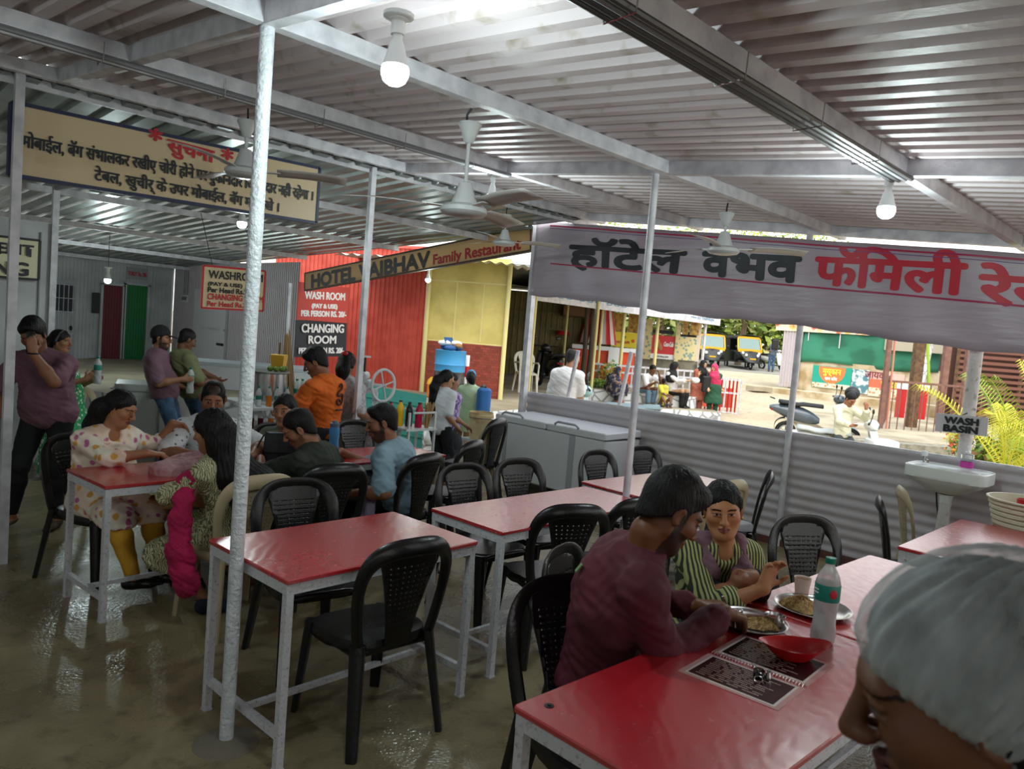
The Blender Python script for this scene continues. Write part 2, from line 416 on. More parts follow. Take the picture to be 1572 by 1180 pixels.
# ---------------------------------------------------------------- low tin partition along the street
par = MB()
def part_fn(y0, y1, x, ztop=1.045):
    mb = MB(); corrugated(mb, 0.02, ztop, .088, .016, lambda u, w, t: (x-w, y0+(y1-y0)*t, u), 2, 'sine'); return mb
struct(part_fn(6.38, 3.02, 6.74).build('wall_street_left', sheet_white, smooth=60))
struct(part_fn(3.02, -1.2, 6.75).build('wall_street_middle', sheet_white, smooth=60))
struct(part_fn(-1.2, -4.5, 6.76).build('wall_street_right', sheet_white, smooth=60))
tr = MB(); tr.box((6.755, .95, 1.05), (.03, 10.9, .025)); struct(tr.build('trim_1', white_paint, smooth=0))
tk = MB(); tk.box((6.72, .95, .03), (.05, 10.9, .06)); struct(tk.build('trim_2', mat('red_oxide_curb','#5f3b33',.8,bump=.3), smooth=0))
for a, b, lab in (((6.9,5.77,1.62),(6.86,6.0,.06),'white leaning brace pipe left of the other one, behind the chest freezer'),((6.9,5.0,1.66),(6.86,5.24,.06),'white leaning brace pipe right of the other one, behind the chest freezer')):
    t = wthing('leaning_brace', lab, 'brace', b); MB().cyl(a, b, .024, n=12).build('pipe', white_paint, t)
    MB().ell(((a[0]*.3+b[0]*.7)-.03, a[1]*.42+b[1]*.58, a[2]*.55+b[2]*.45-.02), (.05,.05,.03)).build('weld_blob', white_paint, t)
# ---------------------------------------------------------------- walls
wall_panel = mat('white_panel_wall', '#c3c6c7', .5, col2='#a5a8a8', cscale=1.5, bump=.1)
wb = MB(); wb.add([(-2.6,-5,0),(-2.6,18.2,0),(-2.6,18.2,3.2),(-2.6,-5,3.2)], [(0,1,2,3)]); struct(wb.build('wall_added_rear', wall_panel, smooth=0))  # unseen wall, added to keep the side behind the camera dark
wb = MB(); wb.add([(-2.6,-4.6,0),(6.78,-4.6,0),(6.78,-4.6,1.0),(-2.6,-4.6,1.0)], [(0,1,2,3)]); struct(wb.build('wall_right', wall_panel, smooth=0))  # unseen side wall, kept low so daylight gets in over it
# toilet wall at the end of the courtyard
wy = 18.0
wb = MB(); corrugated(wb, 3.2, 6.85, .07, .012, lambda u, w, t: (u, wy+.03-w, t*2.75), 2, 'box'); struct(wb.build('wall_back', wall_panel, smooth=20))
# corrugated side wall of the washroom block
wb = MB(); corrugated(wb, 12.3, 18.0, .075, .014, lambda u, w, t: (6.85+w, u, t*2.72), 2, 'box'); struct(wb.build('wall_washroom', sheet_white, smooth=20))
# cabin at the far left
wb = MB(); wb.box((.1, 9.1, 1.25), (4.2, .06, 2.5)); struct(wb.build('wall_left', wall_panel, smooth=0))
for k, x in enumerate((1.55, 1.82, 2.08)): 
    s = MB(); s.box((x, 9.06, 1.2), (.012, .03, 2.4)); struct(s.build('trim_%d' % (3+k), mat('panel_seam','#8e9291',.6), smooth=0))
def door(n, x0, x1, z1, m, rib=True):
    d = MB(); corrugated(d, x0, x1, .055, .012, lambda u, w, t: (u, wy-.05-w, .04+t*(z1-.04)), 2, 'box')
    o = struct(d.build('door_%d' % n, m, smooth=20))
    f = MB()
    for xx in (x0-.025, x1+.025): f.box((xx, wy-.06, z1/2), (.05,.07,z1+.05))
    f.box(((x0+x1)/2, wy-.06, z1+.025), (x1-x0+.1,.07,.05)); f.build('door_frame', wall_panel, o, 0)
    h = MB(); h.box((x1-.06, wy-.09, 1.0), (.03,.03,.16)); h.box(((x0+x1)/2, wy-.085, 1.05), (x1-x0-.04,.012,.03)); h.build('door_bolt', m, o, 0)
    return o
door(1, 5.33, 5.72, 2.1, mat('maroon_door','#6d1f2b',.5,bump=.1))
door(2, 5.80, 6.24, 2.15, mat('green_door','#12743a',.45,bump=.1))
d = MB(); d.box((4.48, wy-.05, 1.06), (.66,.05,2.12)); o = struct(d.build('door_3', mat('grey_door','#a4abad',.5,bump=.1), smooth=0))
d = MB(); d.box((4.48, wy-.08, 1.74), (.56,.02,.56)); d.build('opening_shade_panel', mat('opening_shade','#20242a',.6), o, 0)
for k in range(7): MB().cyl((4.22+.087*k, wy-.10, .1), (4.22+.087*k, wy-.10, 2.05), .008, n=6).build('grille_bar', white_paint, o)
for z in (2.02, 1.74, 1.46, 1.0): MB().cyl((4.18, wy-.105, z), (4.78, wy-.105, z), .008, n=6).build('grille_bar', white_paint, o)
MB().ell((4.72, wy-.12, 1.12), (.03,.03,.05)).build('padlock', dark_metal, o)
# changing room door in the washroom wall, with fittings
d = MB(); d.box((6.82, 15.9, 1.1), (.05, 1.6, 2.15)); o = struct(d.build('door_4', mat('white_door','#bcbfc1',.5,bump=.08), smooth=0))
MB().box((6.78, 15.9, 1.35), (.05, 1.6, .04)).build('door_rail', wall_panel, o, 0)
MB().box((6.77, 15.25, 1.05), (.04, .25, .05)).build('door_bolt', dark_metal, o, 0)
# ---------------------------------------------------------------- printed banner
def banner_build(nt, N, L, b, v):
    n1 = tex(nt, 'Noise', mapping(nt, v, (1,1,2.2)), 1.6, Detail=5); n2 = tex(nt, 'Noise', mapping(nt, v, (1,.5,3)), 5., Detail=6)
    L.new(mixc(nt, ramp(nt, n1.outputs[0], .4, .7), '#b0a3ae', '#a1949f'), b.inputs['Base Color'])
    bp = N.new('ShaderNodeBump'); bp.inputs['Strength'].default_value = .35; bp.inputs['Distance'].default_value = .03
    L.new(n2.outputs[0], bp.inputs['Height']); L.new(bp.outputs[0], b.inputs['Normal'])
banner_m = nodes('banner_vinyl', banner_build, .36)
BT = lambda y: 2.52+.094*y-.02+.02; BBt = lambda y: 1.82+.066*y
def bx(y, z): return 6.60+.022*sin(3.1*y+2*z)+.012*sin(9*y-4*z)
BASE = (6.6, 3.2, 1.9)
ban = wthing('printed_banner', 'white vinyl banner with Marathi restaurant name in black and red hung from the roof edge', 'banner', BASE)
def bfn(u, v):
    y = 6.36-6.6*u; z0 = BBt(y)+.012*sin(2.6*y)+.008*sin(11*y); z1 = BT(y); z = z0+(z1-z0)*v
    return (bx(y, z)+.03*(1-v), y, z)
MB().grid(bfn, 90, 12).build('vinyl_sheet', banner_m, ban, 180, solid=.002)
def banner_strip(z_of_y, y0, y1, h, m, name):
    def f(u, v):
        y = y0+(y1-y0)*u; z = z_of_y(y)+h*(v-.5); vv = (z-BBt(y))/(BT(y)-BBt(y)); return (bx(y,z)+.03*(1-vv)-.006, y, z)
    return MB().grid(f, 70, 2).build(name, m, ban, 180)
crimson = mat('crimson_print', '#a11a4a', .45); red_print = mat('red_print', '#c01f35', .45); black_print = mat('black_print', '#1a1a20', .45)
banner_strip(lambda y: 2.475+.0945*y, 6.1, -.2, .016, crimson, 'border_line')
banner_strip(lambda y: 2.445+.0945*y, 6.1, -.2, .006, mat('purple_print','#6a4a86',.45), 'border_line')
banner_strip(lambda y: 2.165+.0735*y, 6.05, -.2, .016, crimson, 'border_line')
def banner_text(txt, m, y0, y1, zb, h, bold, nm):
    o = lettering(txt, 1., m, ban, (6.59, y0, zb(y0)), (0,-1,-.065), (0,-.02,1), bold=bold, width=abs(y0-y1), height=h, lift=.004, name=nm)
    bm = bmesh.new(); bm.from_mesh(o.data); k = 0
    y = min(y0, y1)-.1
    while y < max(y0, y1)+.1: bmesh.ops.bisect_plane(bm, geom=bm.verts[:]+bm.edges[:]+bm.faces[:], plane_co=(0,y,0), plane_no=(0,1,0)); y += .05
    for v in bm.verts:
        y, z = v.co.y, v.co.z; vv = (z-BBt(y))/(BT(y)-BBt(y)); v.co.x = bx(y,z)+.03*(1-vv)-.0045+(v.co.x-6.586)
    bm.to_mesh(o.data); bm.free()
zb_t = lambda y: 2.225+.065*y
banner_text('हॉटेल', black_print, 5.76, 4.24, lambda y: zb_t(y), .35, .022, 'lettering_hotel')
banner_text('वैभव', black_print, 4.02, 3.05, lambda y: zb_t(y), .31, .022, 'lettering_name')
banner_text('फॅिमली', red_print, 2.90, 1.71, lambda y: zb_t(y), .33, .018, 'lettering_family')
banner_text('रेस्टॉरंट', red_print, 1.60, .15, lambda y: zb_t(y)-.05, .38, .018, 'lettering_restaurant')
# ---------------------------------------------------------------- boards
def board(name, label, cat, c0, xdir, ydir, w, h, m, th=.03, frame=None, base=None):
    X = Vector(xdir).normalized(); Y = Vector(ydir).normalized(); Z = X.cross(Y); c0 = Vector(c0)
    t = wthing(name, label, cat, tuple(base or c0))
    R = Matrix((X, Y, Z)).transposed()
    MB().box(c0+X*w/2+Y*h/2-Z*th/2, (w,h,th), R=R).build('panel', m, t, 0)
    if frame:
        f = MB(); e = .012
        for o_, d_ in ((X*w/2, (w,e*2,th+.012)), (X*w/2+Y*h, (w,e*2,th+.012)), (Y*h/2, (e*2,h,th+.012)), (X*w+Y*h/2, (e*2,h,th+.012))): f.box(c0+o_-Z*th/2, d_, R=R)
        f.build('frame', frame, t, 0)
    return t
def flex_build(nt, N, L, b, v):
    b.inputs['Base Color'].default_value = (*srgb('#c4b08c'),1); tr = N.new('ShaderNodeBsdfTranslucent'); tr.inputs[0].default_value = (*srgb('#cfbb98'),1); mx = N.new('ShaderNodeMixShader'); mx.inputs[0].default_value = .55
    L.new(b.outputs[0], mx.inputs[1]); L.new(tr.outputs[0], mx.inputs[2]); L.new(mx.outputs[0], N['Material Output'].inputs[0])
fs_ = MB(); fs_.box((2.4,5.74,3.135), (9.2,.02,.15)); struct(fs_.build('trim_6', white_paint, smooth=0))
navy = mat('navy_paint', '#23284a', .5)
sg = board('notice_board', 'long beige Hindi notice board hung across the courtyard opening behind the rough pole', 'notice board', (1.14,5.78,2.50), (1,0,.022), (-.0,0,1), 2.2, .455, cream, .04, navy)
lettering('सुचना', 1, red_paint, sg, (2.10,5.775,2.865), (1,0,-.03), (0,0,1), .006, width=.34, height=.12, name='title_lettering')
lettering('*', 1, red_paint, sg, (1.97,5.775,2.865), (1,0,0), (0,0,1), .006, width=.085, height=.085, name='asterisk')
lettering('*', 1, red_paint, sg, (2.50,5.775,2.845), (1,0,0), (0,0,1), .006, width=.085, height=.085, name='asterisk')
lettering('मोबाईल, बॅग संभालकर रखीए चोरी होने पर दुकानदार िजम्मेदार नही रहेगा ।', 1, black_paint, sg, (1.20,5.775,2.69), (1,0,.018), (0,0,1), .004, width=2.09, height=.13, name='notice_lettering')
lettering('टेबल, खुचीर् के उपर मोबाईल, बॅग मत रखे ।', 1, black_paint, sg, (1.63,5.775,2.565), (1,0,.012), (0,0,1), .004, width=1.36, height=.125, name='notice_lettering')
cream_t = nodes('lit_cream_flex', flex_build, .5)
hs = board('hotel_name_board', 'long beige board with the hotel name and Family Restaurant lettering under the courtyard roof edge', 'name board', (6.79,12.0,2.215), (0,-1,.108), (0,.108,1), 5.45, .30, cream_t, .05, mat('brown_frame','#4c3a2d',.6))
lettering('HOTEL VAIBHAV', 1, black_paint, hs, (6.785,11.76,2.27), (0,-1,.108), (0,.108,1), .022, width=3.22, height=.215, name='name_lettering')
lettering('Family Restaurant', 1, red_paint, hs, (6.785,8.47,2.64), (0,-1,.108), (0,.108,1), .010, width=1.72, height=.18, name='tagline_lettering')
red_board = mat('red_flex','#c8473f',.5); black_board = mat('black_flex','#2b2f36',.5)
wbr = board('wash_room_board', 'tall red and black wash room and changing room price board on the outer wall', 'sign board', (6.80,12.2,1.03), (1,0,.05), (-.04,0,1), 1.04, .66, black_board, .03)
t_ = MB(); t_.box((7.29,12.19,2.03),(1.04,.035,.66)); t_.build('red_panel', red_board, wbr, 0)
for txt, z, w, h, m in (('WASH ROOM',2.10,.82,.13,white_sign),('(PAY & USE)',1.94,.52,.10,white_sign),('PER PERSON RS. 20/-',1.79,.92,.10,white_sign),('CHANGING',1.50,.86,.15,white_sign),('ROOM',1.30,.56,.14,white_sign),('PER PERSON RS. 20/-',1.12,.92,.10,white_sign)):
    lettering(txt, 1, m, wbr, (7.31,12.17,z), (1,0,.05), (-.04,0,1), .008, width=w, height=h, align='CENTER', lift=.003)
ws = board('hanging_washroom_sign', 'small hanging cream washroom and changing room price sign next to the rough pole', 'sign', (3.74,8.98,1.76), (1,0,.03), (0,0,1), .78, .50, cream, .02, red_paint)
for txt, z, w, h, m in (('WASHROOM',2.12,.68,.095,black_paint),('(PAY & USE)',2.035,.42,.055,black_paint),('Per Head Rs.20/-',1.955,.58,.06,black_paint),('CHANGING ROOM',1.87,.70,.07,red_paint),('Per Head Rs.20/-',1.79,.58,.06,red_paint)):
    lettering(txt, 1, m, ws, (3.80,8.96,z), (1,0,.03), (0,0,1), .004, width=w, height=h)
for x in (3.85, 4.4): MB().cyl((x,8.98,2.26),(x,9.4,Z2(9.4)+.03), .004, n=5).build('hanger_wire', dark_metal, ws)
ing = board('cabin_sign', 'cream sign with partly hidden lettering on the cabin at the left edge', 'sign', (.6,9.0,1.88), (1,0,.02), (0,0,1), 1.46, .40, mat('pale_yellow_board','#d8d2ae',.5), .03, dark_metal)
lettering('ENT', 1, black_paint, ing, (1.70,8.98,2.14), (1,0,.02), (0,0,1), .006, width=.30, height=.10, name='lettering_top')
lettering('बाकी है ।', 1, black_paint, ing, (1.4,8.98,2.12), (1,0,.02), (0,0,1), .004, width=.58, height=.13, name='lettering_top')
lettering('PARKING', 1, black_paint, ing, (1.1,8.98,1.92), (1,0,.02), (0,0,1), .008, width=.86, height=.13)
tb = board('toilet_sign', 'small grey toilet price sign over the green door', 'sign', (5.80,17.985,2.28), (1,0,0), (0,0,1), .46, .26, mat('grey_board','#9a9ca0',.5), .02)
lettering('TOILET Rs. 20/-', 1, red_paint, tb, (5.83,17.98,2.36), (1,0,0), (0,0,1), .004, width=.40, height=.09)
cb = board('changing_room_sign', 'narrow changing room sign above the white door in the washroom wall', 'sign', (6.845,16.5,2.36), (0,-1,0), (0,0,1), 1.2, .12, mat('grey_board','#9a9ca0',.5), .02)
lettering('CHANGING ROOM', 1, black_paint, cb, (6.84,16.4,2.39), (0,-1,0), (0,0,1), .003, width=1.0, height=.06)
one = wthing('door_number', 'black figure one fixed left of the maroon door', 'number', (5.2,17.94,1.4))
lettering('1', 1, black_paint, one, (5.13,17.93,1.48), (1,0,0), (0,0,1), .018, width=.12, height=.42)
wbs = board('wash_basin_sign', 'white wash basin sign fixed to the chipped whitewashed post', 'sign', (6.62,1.80,1.255), (0,-1,.03), (0,.03,1), .36, .145, mat('white_board','#c9c5c6',.5), .012)
lettering('WASH', 1, black_paint, wbs, (6.613,1.62,1.335), (0,-1,.03), (0,.03,1), .0055, width=.23, height=.05, align='CENTER')
lettering('BASIN', 1, black_paint, wbs, (6.613,1.62,1.272), (0,-1,.03), (0,.03,1), .0055, width=.23, height=.05, align='CENTER')
MB().tube([(6.75,1.62,1.42),(6.70,1.66,1.39),(6.63,1.64,1.40)], .004, 6).build('wire', dark_metal, wbs)
# ---------------------------------------------------------------- lamps and fans
bulb_white = mat('bulb_housing', '#e6e8e8', .4)
def bulb(label, loc, strength, s=1., power=6.):
    t = _thing0('light_bulb', label, 'light bulb', loc, 0., 'white screw-in ceiling bulbs')
    MB().lathe([(.05*s,.165*s),(.05*s,.155*s),(.03*s,.15*s),(.032*s,.145*s),(.022*s,.14*s),(.022*s,.10*s)], (0,0,0), 14).build('lamp_holder', bulb_white, t)
    MB().lathe([(.017*s,.105*s),(.017*s,.085*s),(.024*s,.07*s),(.034*s,.03*s),(.043*s,.0)], (0,0,0), 18).build('lamp_body', bulb_white, t)
    MB().lathe([(.043*s,0),(.0455*s,-.015*s),(.044*s,-.03*s),(.036*s,-.047*s),(.02*s,-.058*s),(.0,-.061*s)], (0,0,0), 20, cap0=False, cap1=False).build('diffuser', mat('bulb_glow_%g'%strength, '#ffffff', .5, emit=strength, emitcol='#d8f4f2'), t)
    ld = bpy.data.lights.new('bulb_light', 'POINT'); ld.energy = power; ld.color = (.80,.97,.96); ld.shadow_soft_size = .05*s; ld.specular_factor = 0.
    lo = bpy.data.objects.new('bulb_light', ld); COL.objects.link(lo); lo.parent = t; lo.location = (0,0,-.13*s)
    return t
bulb('large glowing bulb under the rafter just right of the rough pole', (1.45,2.08,2.575), 6, 1., 22)
bulb('glowing bulb on the middle rafter right of the nearest fan motor', (4.10,4.45,ZB(4.45)-.16), 6, .95, 22)
bulb('glowing bulb at the right of the photo above the red banner lettering', (4.10,1.46,ZB(1.46)-.15), 6, 1., 22)
bulb('small glowing bulb half hidden by the rough pole under the notice board', (3.26,7.0,2.60), 6, 1., 22)
bulb('glowing bulb hanging before the toilet doors', (3.98,13.2,2.10), 6, 1.15, 45)
bulb('glowing bulb outside below the Family Restaurant lettering', (7.0,8.84,2.46), 6, .9, 6)
for x, y, lab in ((-.6,1.6,'added unseen fill bulb on a purlin behind the photographer'),(-.9,4.3,'added unseen fill bulb left behind the photographer over the aisle'),(4.10,-1.6,'added unseen fill bulb on the middle rafter right of the frame')):
    bulb(lab, (x, y, ZB(y)-.15), 6, 1., 9)  # out-of-view bulbs added as fill to lift the interior light
for (a, b) in (((3.26,7.0,2.75),(3.26,7.4,Z2(7.4))), ((3.98,13.2,2.27),(3.98,13.2,Z2(13.2)+.06)), ((7.0,8.84,2.58),(6.84,8.8,2.9))):
    w_ = wthing('bulb_wire', 'thin wire holding a bulb up to the courtyard roof', 'wire', a, 'bulb wires'); MB().cyl(a, b, .005, n=5).build('wire', dark_metal, w_)
fan_paint = mat('fan_enamel', '#b9bbbb', .35, bump=.05); blade_m = mat('fan_blade', '#b4aeaa', .4)
def fan(label, loc, rod, rz, s=1.):
    t = _thing0('ceiling_fan', label, 'ceiling fan', loc, rz, 'white three blade ceiling fans')
    MB().tube([(0,0,0),(0,.02,-.03),(0,.02,-.06),(0,0,-.09)], .006, 6).build('hook', dark_metal, t)
    MB().lathe([(.055,-.07),(.057,-.08),(.045,-.10),(.035,-.13),(.022,-.16),(.016,-.165)], (0,0,0), 18).build('canopy', fan_paint, t)
    MB().cyl((0,0,-.15),(0,0,-rod), .010, n=10).build('down_rod', fan_paint, t)
    z = -rod
    MB().lathe([(.018,z+.05),(.032,z+.045),(.042,z+.01),(.058,z-.035),(.064,z-.05),(.064,z-.055),(.098,z-.062),(.112,z-.075),(.114,z-.095),(.10,z-.108),(.06,z-.116),(.0,z-.118)], (0,0,0), 28, cap1=False).build('motor', fan_paint, t)
    for k in range(3):
        a = 2*pi*k/3; R = Matrix.Rotation(a, 3, 'Z')
        br = MB().bar(R @ Vector((.08,0,z-.072)), R @ Vector((.20,0,z-.066)), .045, .005).build('blade_bracket', fan_paint, t, 0)
        def bf(u, v, R=R):
            r = .18+.40*u; w = .052+.018*u*(1-.3*u); y = (v-.5)*2*w; return R @ Vector((r, y, z-.066-.012*(v-.5)*2+.008*sin(pi*u)))
        MB().grid(bf, 8, 4).build('blade', blade_m, t, 180, solid=.003)
    return t
fan('nearest white ceiling fan hanging between the rough pole and the banner', (2.42,2.82,2.81), .40, radians(20))
fan('white ceiling fan in front of the black banner lettering', (4.88,2.82,2.80), .25, radians(-48))
fan('white ceiling fan in front of the Family Restaurant lettering', (5.38,5.6,3.02), .27, radians(-37))
fan('white ceiling fan in front of the Hindi notice board beside the rough pole', (2.0,4.3,2.92), .28, radians(-30))
# ---------------------------------------------------------------- plastic chairs
def fill2d(outline, holes):
    cu = bpy.data.curves.new('tmp', 'CURVE'); cu.dimensions = '2D'; cu.fill_mode = 'BOTH'
    for pts in [outline]+holes:
        sp = cu.splines.new('POLY'); sp.points.add(len(pts)-1); sp.use_cyclic_u = True
        for i, (x, y) in enumerate(pts): sp.points[i].co = (x, y, 0, 1)
    o = bpy.data.objects.new('tmp', cu); COL.objects.link(o)
    me = bpy.data.meshes.new_from_object(o); bpy.data.objects.remove(o); bpy.data.curves.remove(cu)
    return me
def catmull(pts, n=6, closed=False):
    pts = [Vector(p) for p in pts]; N = len(pts); out = []
    for i in range(N if closed else N-1):
        p0, p1, p2, p3 = (pts[(i-1) % N] if closed or i else pts[0]), pts[i], pts[(i+1) % N], (pts[(i+2) % N] if closed or i+2 < N else pts[-1])
        for k in range(n):
            t = k/n; out.append(.5*((2*p1)+(-p0+p2)*t+(2*p0-5*p1+4*p2-p3)*t*t+(-p0+3*p1-3*p2+p3)*t**3))
    if not closed: out.append(pts[-1])
    return out
def back_map(s, t):           # backrest surface, local to the chair (faces +Y)
    return Vector((s, -.185-.17*t-.05*t*t-.030*(1-(s/.21)**2), .43+t*.985))
def arch_pts(n=26):
    out = []
    for i in range(n+1):
        a = pi*i/n; c = cos(a); q = max(0., sin(a))
        out.append((.213*(abs(c)**.62)*(1 if c > 0 else -1), .235+.195*q**.72))
    return [(.176,.0),(.190,.06),(.204,.14),(.212,.2)]+out+[(-.212,.2),(-.204,.14),(-.190,.06),(-.176,.0)]
def make_chair(name, label, m, holes=True):
    t = thing(name, label, 'chair')
    # seat: dished pad with a rolled skirt
    def sf(u, v):
        a = 2*pi*u; r = min(v/.86, 1.); c, q = cos(a), sin(a)
        w = .205+.012*q; ex = .5
        x = w*abs(c)**ex*(1 if c > 0 else -1)*r; y = .205*abs(q)**ex*(1 if q > 0 else -1)*r
        z = .440-.016*(1-r**2)-(.0 if v < .86 else (v-.86)/.14*.045)+(.006*r*r if q < 0 else -.010*r*r)
        if v > .86: x *= 1+.02*(v-.86)/.14; y *= 1+.02*(v-.86)/.14
        return (x, y, z)
    mb = MB(); mb.grid(sf, 40, 14, closed_u=True); mb.build('seat', m, t, 60, solid=.005)
    # arch
    ap = arch_pts(); P = [back_map(s, t_) for s, t_ in ap]
    mb = MB(); N = len(P); rs = []
    for i in range(N): rs.append(.0115)
    W = [.027+.012*max(0, (ap[i][1]-.2)/.23) for i in range(N)]
    ring = []
    nrm = Vector((0,-.97,.25))
    vs = []; n = 10
    for i in range(N):
        d = (P[min(i+1,N-1)]-P[max(i-1,0)]).normalized(); nn = (nrm-d*nrm.dot(d)).normalized(); w = d.cross(nn)
        for k in range(n):
            a = 2*pi*k/n; vs.append(P[i]+w*(W[i]*cos(a))+nn*(.011*sin(a)*(1.25 if sin(a) > 0 else .8)))
    fs = [(i*n+k, i*n+(k+1) % n, (i+1)*n+(k+1) % n, (i+1)*n+k) for i in range(N-1) for k in range(n)]+[tuple(range(n)), tuple((N-1)*n+k for k in range(n-1,-1,-1))]
    mb.add(vs, fs); mb.build('back_frame', m, t, 60)
    # perforated splat
    R = [(.062,-.012),(.066,.04),(.078,.12),(.101,.22),(.126,.31),(.142,.362),(.128,.398),(.07,.42)]
    R = [(p.x, p.y) for p in catmull([(a, b, 0) for a, b in R], 5)]
    out = R+[(-x, y) for x, y in reversed(R)]
    hl = []
    if holes:
        for r in range(12):
            tt = .085+r*.0235; w = .060+.055*(tt-.08)/.28
            nc = 7
            for c in range(nc):
                x = w*(2*c/(nc-1)-1)*.86; e = .0038
                hl.append([(x-e,tt-e),(x+e,tt-e),(x+e,tt+e),(x-e,tt+e)])
    me = fill2d(out, hl)
    bm = bmesh.new(); bm.from_mesh(me); bpy.data.meshes.remove(me)
    for k in range(-4, 5):
        bmesh.ops.bisect_plane(bm, geom=bm.verts[:]+bm.edges[:]+bm.faces[:], plane_co=(k*.03+.001,0,0), plane_no=(1,0,0))
    for k in range(1, 6):
        bmesh.ops.bisect_plane(bm, geom=bm.verts[:]+bm.edges[:]+bm.faces[:], plane_co=(0,k*.07,0), plane_no=(0,1,0))
    for v in bm.verts: v.co = back_map(v.co.x, v.co.y)
    me = bpy.data.meshes.new('splat'); bm.to_mesh(me); bm.free(); me.materials.append(m)
    link_mesh('splat', me, t, 60, solid=.007)
    # legs: channel section, splayed
    for sx in (-1, 1):
        for (a, b, nm) in (((.180*sx,.175,.425),(.205*sx,.225,0),'leg'), ((.172*sx,-.185,.44),(.215*sx,-.262,0),'leg')):
            a = Vector(a); b = Vector(b); mb = MB(); n = 12; vs = []
            for k in range(6):
                f = k/5; c = a.lerp(b, f); w = .034-.010*f; dpt = .030-.008*f
                ang0 = atan2(a.y, a.x)
                for i in range(n):
                    q = 2*pi*i/n; X = w*(abs(cos(q))**.6)*(1 if cos(q) > 0 else -1); Y = dpt*(abs(sin(q))**.6)*(1 if sin(q) > 0 else -1)
                    if sin(q) < -.3: Y *= .35
                    ca, sa = cos(ang0-pi/2), sin(ang0-pi/2)
                    vs.append((c.x+X*ca-Y*sa, c.y+X*sa+Y*ca, c.z))
            fs = [(k*n+i, k*n+(i+1) % n, (k+1)*n+(i+1) % n, (k+1)*n+i) for k in range(5) for i in range(n)]+[tuple(range(n)), tuple(5*n+i for i in range(n-1,-1,-1))]
            mb.add(vs, fs); mb.build(nm, m, t, 50)
    # rail under the seat
    mb = MB(); mb.tube([(-.18,.19,.40),(-.1,.205,.415),(.1,.205,.415),(.18,.19,.40)], .016, 8); mb.tube([(-.175,-.19,.40),(.175,-.19,.40)], .014, 8)
    mb.tube([(-.185,.18,.395),(-.178,-.18,.395)], .014, 8); mb.tube([(.185,.18,.395),(.178,-.18,.395)], .014, 8)
    mb.build('seat_rail', m, t, 60)
    return t
blackc = make_chair('plastic_chair', 'black plastic chair, back to the camera, tucked under the table beside the rough pole', black_pl)
beigec = make_chair('plastic_chair', 'beige plastic chair under the woman with the long black hair', beige_pl)
# yaw: direction the chair faces (degrees from +X); chair mesh faces +Y
CH = [
 (blackc, 1.92, 2.66, 88, 'black plastic chair, back to the camera, tucked under the table beside the rough pole'),
 (blackc, 2.01, 3.32, -98, 'black plastic chair behind the nearest left red table, facing the camera'),
 (blackc, 2.01, 1.465, -108, 'empty black plastic chair at the nearest red table, left of the diner in maroon'),
 (blackc, 2.46, 1.72, -72, 'black plastic chair the diner in maroon is sitting on'),
 (blackc, 3.08, 1.74, -95, 'black plastic chair under the woman in green stripes'),
 (blackc, 3.17, 2.74, 66, 'black plastic chair pulled up to the camera side of the middle red table'),
 (blackc, 3.66, 2.68, 74, 'black plastic chair right of the slim pole base, half hidden by the maroon diner'),
 (blackc, 3.25, 3.34, -93, 'black plastic chair on the far side of the middle red table, left of its pair'),
 (blackc, 3.74, 3.34, -97, 'black plastic chair on the far side of the middle red table, right of its pair'),
 (blackc, 4.72, 3.40, -92, 'black plastic chair in front of the chest freezer, left of the slim pole'),
 (blackc, 5.36, 3.42, -95, 'black plastic chair in front of the chest freezer, right of the slim pole'),
 (beigec, 4.72, 2.74, 84, 'beige plastic chair behind the head of the woman in green stripes'),
 (blackc, 5.23, 2.77, 118, 'tall looking black plastic chair beside the partition post, right of the woman in green stripes'),
 (blackc, 3.95, 1.46, -118, 'black plastic chair at the white glaring table in front of the tin partition'),
 (blackc, 5.33, 1.43, -68, 'black plastic chair left of the wash basin, beside a beige one'),
 (beigec, 5.95, 1.50, -62, 'beige plastic chair left of the wash basin, beside a black one'),
 (beigec, 4.86, 5.35, 108, 'beige plastic chair by the opening to the street, under a black one'),
 (blackc, 3.95, 4.62, 108, 'black plastic chair at the right end of the far family table'),
 (blackc, 3.22, 4.27, 100, 'black plastic chair under the man in the pale blue polo'),
 (blackc, 2.52, 4.17, 84, 'black plastic chair under the man in the dark green polo'),
 (beigec, 1.93, 4.02, 92, 'beige plastic chair under the woman with the long black hair'),
 (blackc, 1.56, 5.12, -66, 'black plastic chair under the woman in the floral tunic'),
 (blackc, 2.28, 5.22, -86, 'black plastic chair under the man in the dotted white shirt'),
 (blackc, 2.93, 5.28, -95, 'black plastic chair under the woman with the black handbag'),
 (blackc, 3.72, 5.30, -88, 'empty black plastic chair at the far side of the family table beside the blue bottle'),
 (beigec, 2.33, 8.05, -70, 'beige plastic chair standing alone behind the woman in the floral tunic'),
]
_seen = set()
for proto, x, y, yaw, lab in CH:
    rz = radians(yaw-90)
    grp = 'black plastic chairs at the red tables' if proto is blackc else 'beige plastic chairs among the black ones'
    if proto.name not in _seen:
        _seen.add(proto.name); o = proto; o.location = (x,y,0); o.rotation_euler = (0,0,rz); o['label'] = lab; o['group'] = grp
    else: o = copy_tree(proto, (x,y,0), rz, lab, grp)
o = copy_tree(blackc, (4.86,5.29,.065), radians(108-90), 'black plastic chair stacked on a beige one by the opening to the street', 'black plastic chairs at the red tables')
